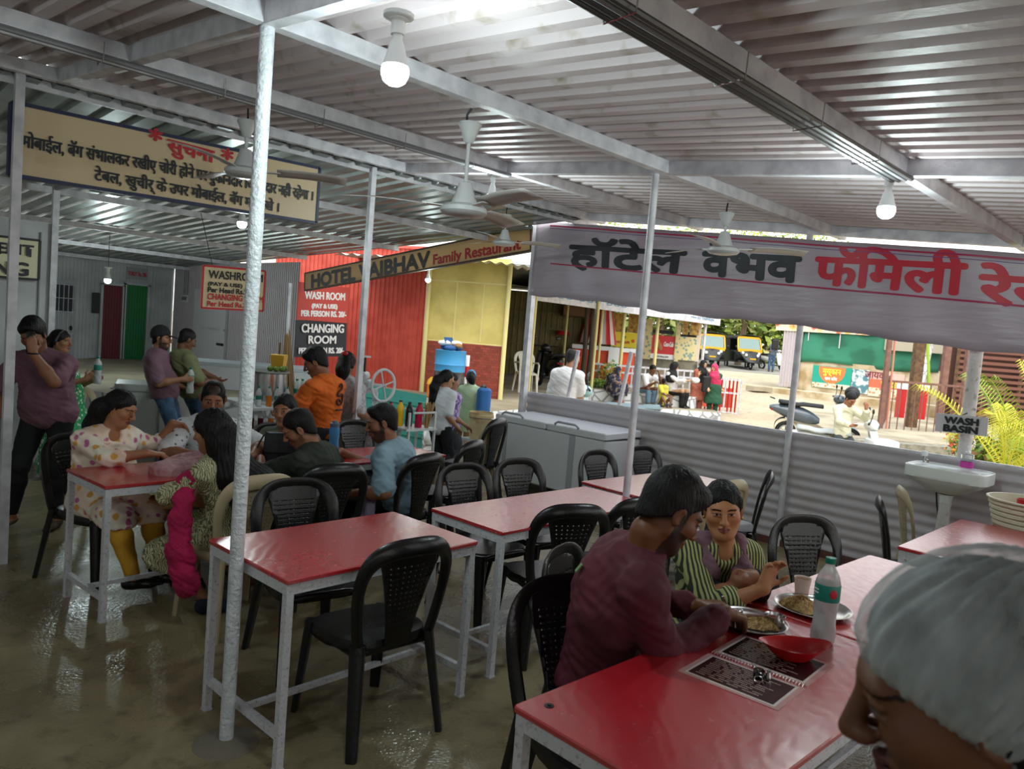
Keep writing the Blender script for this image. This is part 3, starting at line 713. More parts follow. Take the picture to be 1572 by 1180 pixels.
# ---------------------------------------------------------------- red tables
def lam_build(nt, N, L, b, v):
    n1 = tex(nt, 'Noise', v, 2.2, Detail=4); n2 = tex(nt, 'Noise', v, 26., Detail=3); w = tex(nt, 'Wave', mapping(nt, v, (1,1.6,1), (0,0,.5)), 5., Distortion=9., Detail=2)
    L.new(mixc(nt, ramp(nt, n1.outputs[0], .35, .7), '#ab1622', '#bd2029'), b.inputs['Base Color'])
    r = nt.nodes.new('ShaderNodeMapRange'); r.inputs[3].default_value = .17; r.inputs[4].default_value = .32; b.inputs['Coat Weight'].default_value = .5; b.inputs['Coat Roughness'].default_value = .24; b.inputs['Coat IOR'].default_value = 1.7; b.inputs['Specular IOR Level'].default_value = .8; b.inputs['IOR'].default_value = 1.7
    L.new(n2.outputs[0], r.inputs[0]); L.new(r.outputs[0], b.inputs['Roughness'])
    ad = N.new('ShaderNodeMath'); ad.operation = 'MULTIPLY_ADD'; L.new(w.outputs[1], ad.inputs[0]); ad.inputs[1].default_value = .25; L.new(n1.outputs[0], ad.inputs[2])
    bp = N.new('ShaderNodeBump'); bp.inputs['Strength'].default_value = .085; bp.inputs['Distance'].default_value = .02
    L.new(ad.outputs[0], bp.inputs['Height']); L.new(bp.outputs[0], b.inputs['Normal'])
laminate = nodes('red_rexine_top', lam_build, .22)
leg_paint = mat('speckled_white_frame_paint', '#cfcfd4', .4, col2='#8b8b90', cscale=70, cmix=(.55,.75), bump=.35, bscale=90)
def table(label, cx, cy, a, Lx, Wy, h=.76, m=leg_paint):
    a = radians(a); u = Vector((cos(a), sin(a), 0)); v = Vector((-sin(a), cos(a), 0)); c = Vector((cx,cy,0))+u*Lx/2+v*Wy/2
    t = thing('dining_table', label, 'table', tuple(c), a, 'red topped dining tables')
    hx, hy = Lx/2, Wy/2
    MB().rbox((0,0,h-.010), (Lx+.016, Wy+.016, .020), .014).build('table_top', laminate, t, 20)
    f = MB()
    for s in (-1, 1):
        f.box((0, s*(hy-.016), h-.042), (Lx, .03, .042)); f.box((s*(hx-.016), 0, h-.042), (.03, Wy-.062, .042))
    f.build('frame', m, t, 0)
    for sx in (-1, 1):
        for sy in (-1, 1):
            q = MB(); q.box((sx*(hx-.017), sy*(hy-.017), (h-.062)/2), (.031,.031,h-.062)); q.box((sx*(hx-.017), sy*(hy-.017), .004), (.037,.037,.008)); q.build('leg', m, t, 0)
        q = MB(); q.box((sx*(hx-.017), 0, .135), (.027, Wy-.065, .030)); q.build('end_rail', m, t, 0)
    q = MB(); q.box((0, 0, .128), (Lx-.062, .022, .024)); q.build('foot_rail', m, t, 0)
    return t
TA = table('red table nearest the camera with the open menu and red bowl', 1.44, .72, -1.0, 1.33, .60)
table('glaring table behind the water bottle, end to end with the nearest one', 2.80, .775, -1.5, 1.27, .60)
table('pinkish red table in front of the wash basin at the right edge', 4.46, .72, .2, 1.25, .60)
table('empty red table with the rough pole standing at its left end', 1.425, 2.51, 2.2, 1.0, .63)
table('empty red table with bright glare in the middle of the room', 2.65, 2.61, .9, 1.345, .54)
table('red table on the far side of the slim pole, before the partition', 4.10, 2.80, -1.5, 1.15, .50)
table('red table at the left with the pink quilted bag on it', 1.34, 4.32, 5.0, 1.04, .53)
table('red family table with the phone and the blue bottle', 2.43, 4.42, 2.5, 1.42, .50)
bolt = wthing('bolt_washer', 'dark bolt washer on the left corner of the nearest red table', 'bolt', (1.52,1.265,.76))
MB().lathe([(.013,.76),(.013,.762),(.005,.7625),(.005,.765)], (1.52,1.265,0), 16).build('washer', dark_metal, bolt)
# ---------------------------------------------------------------- things on the nearest table
TH = .7602
menu = _thing0('open_menu', 'open laminated menu with spiral spine lying under the red bowl', 'menu', (2.215,1.0,TH), 0)
E1 = Vector((2.03-2.01, .86-1.17, 0)); E1n = E1.normalized()                  # along the near edge (towards the camera right)
E2n = Vector((.985,.06,0)).normalized()
menu_dark = mat('menu_maroon_print', '#331013', .16); menu_black = mat('menu_black_print', '#241a1b', .13); lam_edge = mat('laminated_margin', '#d9cfcc', .15); lam_clear = mat('laminate_film', '#c79a98', .12)
A0 = Vector((2.01,1.175,TH)); 
def mpage(off, w, m, nm):
    o = A0-Vector(menu.location)+E2n*off; X = E1n; Y = E2n; Lh = .315
    def q(mb, i0, i1, j0, j1, z0, z1):
        P = [o+X*(Lh*i)+Y*(w*j)+Vector((0,0,z)) for z in (z0, z1) for (i, j) in ((i0,j0),(i1,j0),(i1,j1),(i0,j1))]
        mb.add(P, [(0,1,2,3),(4,7,6,5),(0,4,5,1),(1,5,6,2),(2,6,7,3),(3,7,4,0)]); return mb
    s = q(MB(), 0, 1, 0, 1, 0, .0016).build('page', lam_clear, menu, 0)
    q(MB(), .05, .95, .06, .95, .0016, .0020).build('page_border', lam_edge, s, 0)
    q(MB(), .075, .925, .10, .92, .0020, .0023).build('printed_area', m, s, 0)
    return s, o, X, Y, Lh
gold_print = mat('menu_text', '#a58f80', .3)
for off, w, m in ((0,.205,menu_dark),(.225,.235,menu_black)):
    s, o, X, Y, Lh = mpage(off, w, m, '')
    mb = MB(); rnd = random.Random(3+int(off*100))
    for r in range(11):
        yy = w*(.84-.066*r); x0 = .12+.03*rnd.random()
        for wd in range(4):
            x1 = x0+.08+.09*rnd.random()
            if r % 4 == 0: x1 = x0+.10
            if x1 > .88: break
            k = x0
            while k < x1:                                        # short strokes standing for small illegible print
                P = [o+X*(Lh*kk)+Y*(yy+dy)+Vector((0,0,.0025)) for kk, dy in ((k,0),(k+.011,0),(k+.011,.0052+.003*rnd.random()),(k,.0052))]
                mb.add(P, [(0,1,2,3)]); k += .0165
            x0 = x1+.04
    mb.build('menu_text', gold_print, s, 0)
sp = MB()
for k in range(30):
    c = A0-Vector(menu.location)+E2n*.215+E1n*(.315*(.03+.94*k/29))
    sp.tube([c+E2n*(.010*cos(a))+Vector((0,0,.003+.006*max(0,sin(a)))) for a in [pi*i/5 for i in range(6)]], .0012, 5)
sp.build('spiral_spine', steel, menu, 40)
bowl = _thing0('serving_bowl', 'red boat shaped plastic bowl on the menu beside the water bottle', 'bowl', (2.42,.995,TH+.0026), radians(-38))
pr_ = [(.040,.0),(.046,.002),(.062,.018),(.078,.036),(.086,.047),(.0885,.0475),(.083,.044),(.072,.034),(.056,.017),(.040,.006),(.0,.005)]
def bowlf(u, v):
    i = v*(len(pr_)-1); k = min(int(i), len(pr_)-2); f = i-k; r = pr_[k][0]*(1-f)+pr_[k+1][0]*f; z = pr_[k][1]*(1-f)+pr_[k+1][1]*f
    a = 2*pi*u; e = 1+.34*(r/.0885)*abs(cos(a))**3
    return (r*e*cos(a)*1.05, r*sin(a)*.86, z+(.012*abs(cos(a))**4)*(z/.047))
b_ = MB(); b_.grid(bowlf, 48, 24, closed_u=True); b_.add([bowlf(i/48,0) for i in range(48)], [tuple(range(47,-1,-1))]); b_.build('bowl_body', red_pl, bowl, 60)
key = _thing0('car_key', 'black key fob with a metal key ring lying on the menu', 'key', (2.19,1.0,TH+.0026), radians(25))
MB().rbox((0,0,.009), (.062,.034,.016), .016).build('fob', mat('glossy_black','#0c0c0d',.12), key, 60)
MB().tube([(-.033+.012*cos(a)-.01,.012*sin(a),.008+.005*cos(a)) for a in [2*pi*i/14 for i in range(14)]], .0018, 6, closed=True).build('key_ring', steel, key)
MB().lathe([(.009,.0),(.011,.01),(.006,.022),(.007,.030),(.0,.034)], (-.012,-.028,0), 12).build('key_bell', steel, key)
MB().box((.055,.012,.003), (.06,.010,.003), .3).build('key_blade', steel, key, 0)
def plate(label, loc, r=.125):
    t = _thing0('steel_plate', label, 'plate', loc, 0)
    MB().lathe([(r*.72,0),(r*.80,.002),(r*.9,.014),(r*.98,.020),(r,.0195),(r*.99,.018),(r*.90,.011),(r*.78,.0035),(r*.5,.003),(0,.003)], (0,0,0), 44, cap1=False).build('plate_body', steel, t, 50)
    return t
P1 = (2.585,1.235,TH); P2 = (2.955,1.16,TH)
plate('steel plate the maroon diner is eating from, with a small bowl on it', P1, .135)
plate('steel plate of fried rice behind the water bottle', P2, .145)
rice_m = mat('fried_rice', '#b8965c', .6, col2='#8a6a36', cscale=60, bump=.6, bscale=120)
def rice(label, loc, r, h, seed):
    rn = random.Random(seed); t = wthing('rice_helping', label, 'rice', loc)
    def f(u, v):
        a = 2*pi*u; rr = r*v*(1+.14*sin(3*a+seed)+.08*sin(7*a)); z = h*(1-v**1.7)+.006*sin(9*a+5*v)*(1-v)+.001
        return (loc[0]+rr*cos(a), loc[1]+rr*sin(a), loc[2]+.004+max(0,z))
    mb = MB(); mb.grid(f, 40, 12, closed_u=True)
    for k in range(260):
        a = rn.random()*2*pi; v = sqrt(rn.random())*.97; p = Vector(f(a/2/pi, v)); d = Vector((rn.gauss(0,1),rn.gauss(0,1),rn.gauss(0,.5))).normalized()*.0042
        mb.cyl(p-d, p+d, .0011, n=5)
    o = mb.build('grains', rice_m, t, 60); o['kind'] = 'stuff'
    return t
rice('heap of fried rice on the plate behind the water bottle', (2.935,1.20,TH+.001), .075, .042, 2)
rice('small heap of rice under the fingers of the maroon diner', (2.60,1.20,TH+.001), .06, .022, 5)
kat = _thing0('steel_bowl', 'small steel bowl of red curry standing on the maroon diner\'s plate', 'bowl', (2.655,1.175,TH+.004), 0)
MB().lathe([(.026,0),(.032,.003),(.036,.03),(.038,.036),(.0365,.037),(.034,.03),(.030,.006),(0,.005)], (0,0,0), 28, cap1=False).build('bowl_body', steel, kat, 50)
MB().lathe([(.0335,.024),(.0,.026)], (0,0,0), 20, cap0=False, cap1=False).build('curry', mat('curry','#7a2a16',.3), kat, 60)
spn = _thing0('spoon', 'steel spoon standing up in the far steel plate near the striped sleeve', 'spoon', (2.62,1.33,TH+.008), 0)
MB().tube([(.03,-.01,.002),(.0,.0,.004),(-.02,.012,.03),(-.035,.022,.062)], [.005,.003,.003,.006], 8, flat=.45).build('handle', steel, spn); MB().ell((.04,-.014,.003), (.018,.012,.003)).build('spoon_bowl', steel, spn)
cup = _thing0('paper_cup', 'small paper cup of milky tea beside the plate of fried rice', 'cup', (3.10,1.27,TH), 0)
MB().lathe([(.024,0),(.026,.001),(.034,.072),(.0355,.075),(.033,.074),(.0325,.066)], (0,0,0), 24, cap1=False).build('cup_wall', mat('paper_cup','#d9c9c2',.6), cup, 50)
MB().lathe([(.0325,.066),(0,.066)], (0,0,0), 20, cap0=False, cap1=False).build('tea', mat('milk_tea','#8a6243',.3), cup, 60)
green_cap = mat('green_cap', '#0b7f66', .4); green_lab = mat('teal_label', '#147a6b', .4); water_m = mat('bottle_water', '#e6ecea', .03, trans=.97, ior=1.2)
pet = mat('pet_plastic', '#f4f8f7', .14, trans=.55, ior=1.2)
def water_bottle(label, loc, s=1., rz=0., liquid=None, group=None, full=True):
    t = _thing0('water_bottle', label, 'bottle', loc, rz, group)
    prof = [(.030,0),(.037,.003),(.040,.012),(.0405,.05),(.037,.085),(.0355,.105),(.0385,.125),(.0415,.145),(.0415,.20),(.040,.215),(.034,.235),(.022,.258),(.0145,.270),(.0145,.282)]
    n = 28
    def f(u, v):
        i = v*(len(prof)-1); k = min(int(i), len(prof)-2); q = i-k; r = prof[k][0]*(1-q)+prof[k+1][0]*q; z = prof[k][1]*(1-q)+prof[k+1][1]*q
        a = 2*pi*u
        if .02 < z < .13: r += .0014*sin(4*a+z*70)
        return (r*s*cos(a), r*s*sin(a), z*s)
    b = MB(); b.grid(f, 40, 60, closed_u=True); b.add([f(i/40,0) for i in range(40)], [tuple(range(39,-1,-1))])
    b.build('bottle_body', pet, t, 60)
    MB().lathe([(.0160,.276),(.0175,.278),(.0175,.296),(.0165,.299),(0,.299)], (0,0,0), 22, cap1=False).build('cap', green_cap, t) if s == 1. else MB().lathe([(.0165*s,.276*s),(.0175*s,.278*s),(.0175*s,.296*s),(.0,.299*s)], (0,0,0), 14, cap1=False).build('cap', green_cap, t)
    MB().lathe([(.0418*s,.150*s),(.0424*s,.152*s),(.0424*s,.205*s),(.0415*s,.207*s)], (0,0,0), 36, cap0=False, cap1=False).build('label_band', green_lab, t)
    if full or liquid: MB().lathe([(.030*s,.003*s),(.036*s,.006*s),(.0385*s,.014*s),(.0385*s,.05*s),(.035*s,.085*s),(.034*s,.105*s),(.0365*s,.125*s),(.0395*s,.145*s),(.0395*s,.185*s),(0,.186*s)], (0,0,0), 28, cap1=False).build('liquid', liquid or mat('water_fill','#e6eaea',.3,trans=.25,ior=1.2), t)
    return t
wbt = water_bottle('large clear water bottle with teal label and green cap on the nearest red table', (2.66,1.0,TH), 1.02, radians(200))
bl = MB()
for k in range(16):
    a0 = radians(-70+4.2*(k % 8)); z = .17+.012*(k//8)
    bl.box((.0437*cos(a0), .0437*sin(a0), z+.01), (.0006,.0022,.005), a0)
for r in range(4):
    for k in range(7):
        a0 = radians(-100+6*k); bl.box((.0436*cos(a0), .0436*sin(a0), .160+.010*r), (.0006,.0030,.0034), a0)
bl.build('label_print', white_sign, wbt, 0)
MB().ell((.0428*cos(radians(30)), .0428*sin(radians(30)), .183), (.003,.014,.016), R=Matrix.Rotation(radians(30),3,'Z')).build('label_emblem', red_paint, wbt)
# ---------------------------------------------------------------- family tables: bag, phone, handbag, blue bottle
quilt = nodes('pink_quilted_cloth', lambda nt, N, L, b, v: (L.new(mixc(nt, ramp(nt, tex(nt,'Noise',v,8.).outputs[0],.4,.7), '#b98a8e', '#a9787e'), b.inputs['Base Color']),
    L.new((lambda bp, vo: (L.new(vo.outputs[0], bp.inputs['Height']), bp.inputs['Strength'].__setattr__('default_value', .8), bp.inputs['Distance'].__setattr__('default_value', .012), bp.outputs[0])[-1])(N.new('ShaderNodeBump'), tex(nt,'Voronoi',v,26.)), b.inputs['Normal'])), .7)
bag = _thing0('quilted_bag', 'soft pink quilted bag slumped on the left red table', 'bag', (1.87,4.56,TH), radians(8))
def bagf(u, v):
    a = 2*pi*u; c, q = cos(a), sin(a); z = v
    r = (1-.35*max(0,v-.6)/.4) if v < 1 else .6
    x = .22*abs(c)**.7*(1 if c > 0 else -1)*(1-.18*v*v); y = .13*abs(q)**.7*(1 if q > 0 else -1)*(1-.62*v**2)
    zz = .118*sin(min(1,v*1.02)*pi/2)+.014*sin(3*a+4*v)*v+.010*sin(11*x+9*v)
    return (x+.03*v*c, y-.02*v, zz*(.75+.25*c))
b_ = MB(); b_.grid(bagf, 56, 20, closed_u=True); b_.add([bagf(i/56,1) for i in range(56)], [tuple(range(56))]); b_.add([bagf(i/56,0) for i in range(56)], [tuple(range(55,-1,-1))]); b_.build('bag_body', quilt, bag, 80)
MB().tube([(.17,-.04,.08),(.21,-.09,.05),(.235,-.13,.008),(.245,-.17,-.03),(.25,-.175,-.16),(.252,-.17,-.22)], .005, 6).build('chain_strap', mat('brass','#8d6c38',.35,metal=.9), bag)
ph = _thing0('mobile_phone', 'dark mobile phone lying flat on the family table', 'phone', (2.50,4.50,.7604), radians(60)); MB().rbox((0,0,.0045), (.075,.155,.009), .012).build('phone_body', mat('glossy_black','#0c0c0d',.12), ph, 60); MB().rbox((0,0,.0094), (.068,.146,.0012), .009).build('screen', mat('phone_screen','#181a20',.05), ph, 60)
hb = _thing0('handbag', 'small black leather handbag standing on the family table in front of a woman', 'handbag', (2.56,4.70,TH), radians(-35))
leather = mat('black_leather', '#17171a', .45, bump=.3, bscale=80)
def hbf(u, v):
    a = 2*pi*u; c, q = cos(a), sin(a); return (.125*abs(c)**.45*(1 if c > 0 else -1)*(1-.10*v), .05*abs(q)**.6*(1 if q > 0 else -1)*(1-.3*v), .19*v+.004*sin(4*a)*v)
b_ = MB(); b_.grid(hbf, 40, 10, closed_u=True); b_.add([hbf(i/40,1) for i in range(40)], [tuple(range(40))]); b_.add([hbf(i/40,0) for i in range(40)], [tuple(range(39,-1,-1))]); b_.build('bag_body', leather, hb, 60)
MB().rbox((0,-.046,.12), (.22,.016,.13), .006, R=Matrix.Rotation(radians(-8),3,'X')).build('flap', leather, hb); MB().tube([(-.12,0,.17),(-.15,-.03,.1),(-.17,-.06,.03),(-.15,-.09,.008),(-.08,-.1,.006)], .006, 6).build('strap', leather, hb); MB().box((.06,-.058,.06), (.03,.003,.008)).build('metal_badge', steel, hb, 0); MB().tube([(-.1,0,.19),(0,0,.193),(.1,0,.19)], .004, 6).build('zip', mat('brass','#8d6c38',.35,metal=.9), hb)
bb = _thing0('sports_bottle', 'translucent blue sports bottle on the family table', 'bottle', (3.05,4.83,TH), 0)
blue_pet = mat('blue_bottle_plastic', '#5fa4e0', .2, trans=.35, ior=1.2)
MB().lathe([(.034,0),(.038,.004),(.038,.05),(.035,.075),(.035,.11),(.038,.135),(.038,.18),(.034,.195)], (0,0,0), 28).build('bottle_body', blue_pet, bb, 50); MB().lathe([(.034,.195),(.035,.20),(.035,.222),(.024,.228),(.022,.24),(.0,.241)], (0,0,0), 24, cap1=False).build('cap', mat('grey_blue_cap','#56677a',.45), bb)
# ---------------------------------------------------------------- wash basin corner
ceramic = mat('white_ceramic', '#d3d8d4', .15, spec=.6)
ws_ = wthing('wash_basin', 'white ceramic wash basin on a whitewashed pipe in front of the tin partition', 'wash basin', (6.44,1.62,0))
def basin_f(x0, x1, yh, z):
    return None
def bas(u, v):
    # outer shell from the underside up over the rim and down into the bowl
    a = 2*pi*u; c, q = cos(a), sin(a); ex = .42
    X = abs(c)**ex*(1 if c > 0 else -1); Y = abs(q)**ex*(1 if q > 0 else -1)
    pr = [(.30,-.20),(.55,-.175),(.86,-.115),(.97,-.09),(1.0,-.085),(1.0,-.005),(.985,.0),(.94,.0),(.91,-.012),(.86,-.018),(.74,-.022),(.62,-.05),(.45,-.085),(.2,-.10),(0.02,-.102)]
    i = v*(len(pr)-1); k = min(int(i), len(pr)-2); f = i-k; r = pr[k][0]*(1-f)+pr[k+1][0]*f; z = pr[k][1]*(1-f)+pr[k+1][1]*f
    rnd = min(1, max(0, (r-.35)/.5)) if (v < .3 or v > .6) else 1
    X = X*rnd+c*(1-rnd); Y = Y*rnd+q*(1-rnd)
    sh = .0 if v < .55 else -.03*(1-r)
    return (6.45+sh+.20*r*X*(1 if X < 0 or v < .3 else 1.), 1.62+.285*r*Y, 1.005+z)
MB().grid(bas, 64, 44, closed_u=True).build('bowl', ceramic, ws_, 50)
MB().lathe([(.055,.80),(.05,.79),(.042,.74),(.046,.735)], (6.44,1.62,0), 20).build('drain_collar', ceramic, ws_)
MB().lathe([(.045,.74),(.04,.70),(.052,.3),(.06,.0)], (6.44,1.62,0), 20).build('pedestal_pipe', MATS['chipped_whitewash'], ws_)
for y in (1.41, 1.83): MB().box((6.55,y,.905), (.26,.03,.03)).build('bracket', dark_metal, ws_, 0)
for y in (1.565,1.60,1.65): MB().ell((6.49,y,.957), (.004,.006,.006)).build('overflow_hole', black_pl, ws_)
MB().tube([(6.52,1.72,.86),(6.53,1.70,.7),(6.50,1.66,.55),(6.50,1.64,.42)], .006, 6).build('drain_hose', dark_metal, ws_)
tp = wthing('water_tap', 'chrome pillar tap with white knob on the left of the wash basin', 'tap', (6.58,1.84,1.0))
MB().lathe([(.018,1.0),(.018,1.004),(.012,1.01),(.012,1.05)], (6.58,1.84,0), 16).build('tap_body', steel, tp); MB().tube([(6.58,1.84,1.025),(6.53,1.81,1.03),(6.50,1.79,1.025),(6.495,1.787,1.012)], .009, 8).build('spout', steel, tp); MB().lathe([(.02,1.05),(.022,1.055),(.022,1.085),(.02,1.09)], (6.58,1.84,0), 16).build('knob', bulb_white, tp)
sd = wthing('soap_dispenser', 'clear pump bottle of pink soap on the ledge right of the chipped post', 'soap dispenser', (6.60,1.545,1.0))
pink = mat('pink_soap', '#f45cc8', .3, trans=.5, ior=1.2)
MB().rbox((6.60,1.545,1.062), (.05,.085,.105), .012).build('bottle_body', clear_pl, sd); MB().rbox((6.60,1.545,1.034), (.054,.089,.052), .012).build('liquid', pink, sd)
MB().lathe([(.016,1.115),(.018,1.118),(.018,1.13),(.006,1.14),(.006,1.165),(.012,1.168),(.012,1.18),(0,1.182)], (6.60,1.545,0), 14, cap1=False).build('pump', bulb_white, sd)
st = wthing('plastic_stool', 'red plastic stool carrying the ribbed water tub at the right edge', 'stool', (6.07,.99,0))
MB().rbox((6.07,.99,.70), (.40,.44,.03), .05).build('seat', red_pl, st)
for sx in (-1,1):
    for sy in (-1,1): MB().cyl((6.07+.15*sx,.99+.17*sy,.69),(6.07+.18*sx,.99+.20*sy,0), .022, .016, n=8).build('leg', red_pl, st)
tub = wthing('water_tub', 'cream ribbed plastic tub holding a red mug at the right edge', 'tub', (6.07,1.0,.716))
pr2 = [(.20,.716),(.215,.72)]
for k in range(5): pr2 += [(.222+.008*k,.735+.034*k),(.229+.008*k,.742+.034*k),(.229+.008*k,.757+.034*k),(.222+.008*k,.763+.034*k)]
pr2 += [(.262,.905),(.275,.908),(.275,.918),(.258,.918),(.245,.85),(.21,.735),(0,.73)]
MB().lathe(pr2, (6.07,1.0,0), 40, cap1=False).build('tub_wall', mat('cream_plastic','#c7bfa8',.45), tub, 30)
mug = wthing('plastic_mug', 'red plastic mug hanging over the rim of the cream tub', 'mug', (5.98,1.0,.86))
MB().lathe([(.055,.845),(.058,.85),(.066,.93),(.063,.93),(.054,.853),(0,.852)], (5.99,1.02,0), 22, cap1=False, R=None).build('mug_body', red_pl, mug)
MB().tube([(5.93,1.0,.925),(5.86,.965,.935),(5.80,.935,.93),(5.785,.928,.90),(5.782,.926,.84),(5.785,.928,.80)], .012, 8, flat=1.6).build('handle', red_pl, mug)
# ---------------------------------------------------------------- freezers
frz = wthing('chest_freezer', 'grey white two lid chest freezer against the tin partition', 'freezer', (6.3,5.36,0))
fz_m = mat('freezer_enamel', '#c2c3c6', .35, bump=.05); fz_side = mat('freezer_side_enamel', '#b7c4cd', .35)
MB().rbox((6.31,5.37,.445), (.60,1.60,.62), .03).build('cabinet', fz_m, frz)
for y0, y1 in ((5.38,6.17),(4.57,5.375)):
    l = MB(); l.rbox((6.31,(y0+y1)/2,.80), (.62,y1-y0-.006,.075), .02, R=Matrix.Rotation(radians(-1.5),3,'Y')); o = l.build('lid', fz_m, frz)
    yc = (y0+y1)/2+.12
    MB().tube([(6.02,yc-.16,.80),(6.005,yc-.16,.842),(6.005,yc-.12,.865),(6.005,yc+.12,.865),(6.005,yc+.16,.842),(6.02,yc+.16,.80)], .013, 8).build('lid_handle', mat('grey_trim','#9a9ca0',.4), o)
MB().box((6.31,5.37,.762), (.606,1.604,.008)).build('lid_seal', dark_metal, frz, 0)
MB().box((6.005,5.0,.45), (.012,.07,.60)).build('front_strip', mat('grey_trim','#9a9ca0',.4), frz, 0); MB().box((6.004,5.98,.45), (.012,.045,.62)).build('lock_strip', mat('grey_trim','#9a9ca0',.4), frz, 0)
MB().ell((5.995,5.99,.74), (.014,.02,.026)).build('padlock', dark_metal, frz)
MB().tube([(5.995,5.99,.72),(5.99,5.985,.66),(5.99,5.99,.60)], .006, 6).build('lock_chain', dark_metal, frz)
for x in (6.06,6.56):
    for y in (4.65,6.09): MB().cyl((x,y,0),(x,y,.14), .025, n=10).build('foot', dark_metal, frz)
wf = _thing0('chest_freezer', 'large plain white chest freezer by the corrugated washroom wall', 'freezer', (5.75,11.75,0), radians(-40))
wfm = mat('white_enamel_bright', '#dfe4e8', .35)
MB().rbox((0,0,.44), (2.25,.72,.84), .03).build('cabinet', wfm, wf); MB().rbox((0,.02,.89), (2.27,.76,.07), .02).build('lid', mat('lid_blue_white','#cdd8e0',.3), wf)
for x in (-1.12,1.12): MB().box((x,-.05,.95), (.05,.72,.05)).build('lid_rail', wfm, wf, 0)
for x in (-1.0,1.0):
    for y in (-.28,.28): MB().cyl((x,y,0),(x,y,.03),.03,n=8).build('foot', dark_metal, wf)
cl = _thing0('ice_box', 'small white lidded cold box with a latch behind the man in the cap', 'cold box', (3.62,9.75,0), radians(-20))
MB().rbox((0,0,.35), (1.0,.60,.68), .02).build('cabinet', mat('cold_box_enamel','#bfc3c2',.4), cl); MB().rbox((0,0,.735), (1.03,.63,.09), .02).build('lid', mat('cold_box_enamel','#bfc3c2',.4), cl); MB().box((-.1,-.32,.68), (.05,.03,.14)).build('latch', steel, cl, 0); MB().tube([(-.53,-.05,.70),(-.56,-.05,.70),(-.56,.05,.70),(-.53,.05,.70)], .012, 6).build('side_handle', steel, cl); MB().box((-.02,-.305,.34), (.015,.01,.6)).build('edge_strip', steel, cl, 0)
# ---------------------------------------------------------------- juice stall
stl = wthing('drinks_rack', 'white metal rack of drink bottles and the big steel pot at the juice stall', 'rack', (3.55,6.62,0))
rackm = mat('rack_white', '#c9ccce', .4)
def rk(x0, x1, y0, y1, z): MB().box(((x0+x1)/2,(y0+y1)/2,z-.012), (x1-x0,y1-y0,.024)).build('shelf', rackm, stl, 0)
rk(3.12,3.95,6.35,6.95,.70); rk(3.12,3.95,6.35,6.62,.90); rk(3.12,3.95,6.62,6.95,.93)
for x in (3.14,3.93):
    for y in (6.37,6.93): MB().box((x,y,.46), (.03,.03,.92)).build('leg', rackm, stl, 0)
MB().box((3.535,6.93,.4), (.78,.02,.5)).build('back_panel', rackm, stl, 0)
pot = wthing('steel_pot', 'large steel cooking pot at the juice stall with limes on its lid', 'pot', (3.50,6.78,.93))
MB().lathe([(.17,.93),(.178,.935),(.178,1.185),(.195,1.19),(.197,1.195),(.19,1.20),(.05,1.21),(0,1.21)], (3.50,6.78,0), 36, cap1=False).build('pot_wall', steel, pot, 40)
MB().lathe([(.19,1.195),(.205,1.2),(.205,1.208),(.19,1.212),(0,1.212)], (3.50,6.78,0), 36, cap1=False).build('lid', mat('dull_aluminium','#9c9d9a',.45,metal=.9), pot, 40)
lime = mat('lime_skin', '#5f7a2a', .45, bump=.2)
for k, (x, y) in enumerate(((3.50,6.62),(3.56,6.62),(3.46,6.66),(3.62,6.68))):
    o = MB().ell((0,0,0), (.030,.028,.026)).build('lime', lime, None); o.location = (x, y, 1.212+.026)
    tag(o, ['green lime on the pot lid, middle of the front row','green lime on the pot lid right of the middle one','green lime at the left of the pot lid','brownish lime at the right of the pot lid'][k], 'lime', 'limes on the pot lid')
yb_ = wthing('plastic_basket', 'yellow plastic container behind the limes on the steel pot', 'container', (3.66,6.86,1.212))
MB().lathe([(.065,1.212),(.075,1.22),(.092,1.335),(.094,1.36),(.085,1.365),(.0,1.365)], (3.64,6.84,0), 4, cap1=False).build('container_wall', mat('yellow_plastic','#dba92f',.4), yb_, 30); MB().box((3.64,6.84,1.42), (.014,.014,.12)).build('spoon_handle', wood, yb_, 0)
liq = {'orange': mat('orange_drink','#d9731c',.25), 'red': mat('red_drink','#c4141f',.25), 'dark': mat('cola_drink','#1c1416',.2), 'wine': mat('wine_drink','#4d0d1c',.2), 'yellow': mat('yellow_drink','#e0b415',.25), 'green': mat('green_drink','#2f6b34',.25), 'clear': mat('water_fill','#e6eaea',.3,trans=.25,ior=1.2), 'pink': mat('pink_drink','#b5123e',.25)}
def sm_bottle(label, loc, col, s=.62, grp='small drink bottles on the front shelf'):
    t = _thing0('drink_bottle', label, 'bottle', loc, 0, grp)
    MB().lathe([(.036*s,.0),(.040*s,.004*s),(.040*s,.14*s)], (0,0,0), 14).build('drink', liq[col], t); MB().lathe([(.041*s,.14*s),(.041*s,.20*s),(.022*s,.25*s),(.0145*s,.265*s),(.0145*s,.28*s)], (0,0,0), 14, cap0=False).build('bottle_neck', pet, t)
    MB().lathe([(.018*s,.274*s),(.018*s,.298*s),(0,.30*s)], (0,0,0), 12, cap1=False).build('cap', green_cap, t); MB().lathe([(.0425*s,.10*s),(.0425*s,.16*s)], (0,0,0), 14, cap0=False, cap1=False).build('label_band', green_lab if col in ('clear','dark','green') else liq[col], t)
for k, (x, c, lab) in enumerate(((3.20,'dark','leftmost small bottle on the front shelf, dark with a green cap'),(3.27,'clear','small clear bottle second from the pole on the front shelf'),(3.36,'orange','small bottle half full of orange drink on the front shelf'),(3.43,'clear','small clear bottle with a green label right of the orange one'),(3.52,'clear','small clear bottle nearest the woman with the handbag'))): sm_bottle(lab, (x, 6.50-.25*(x-3.2), .902), c)
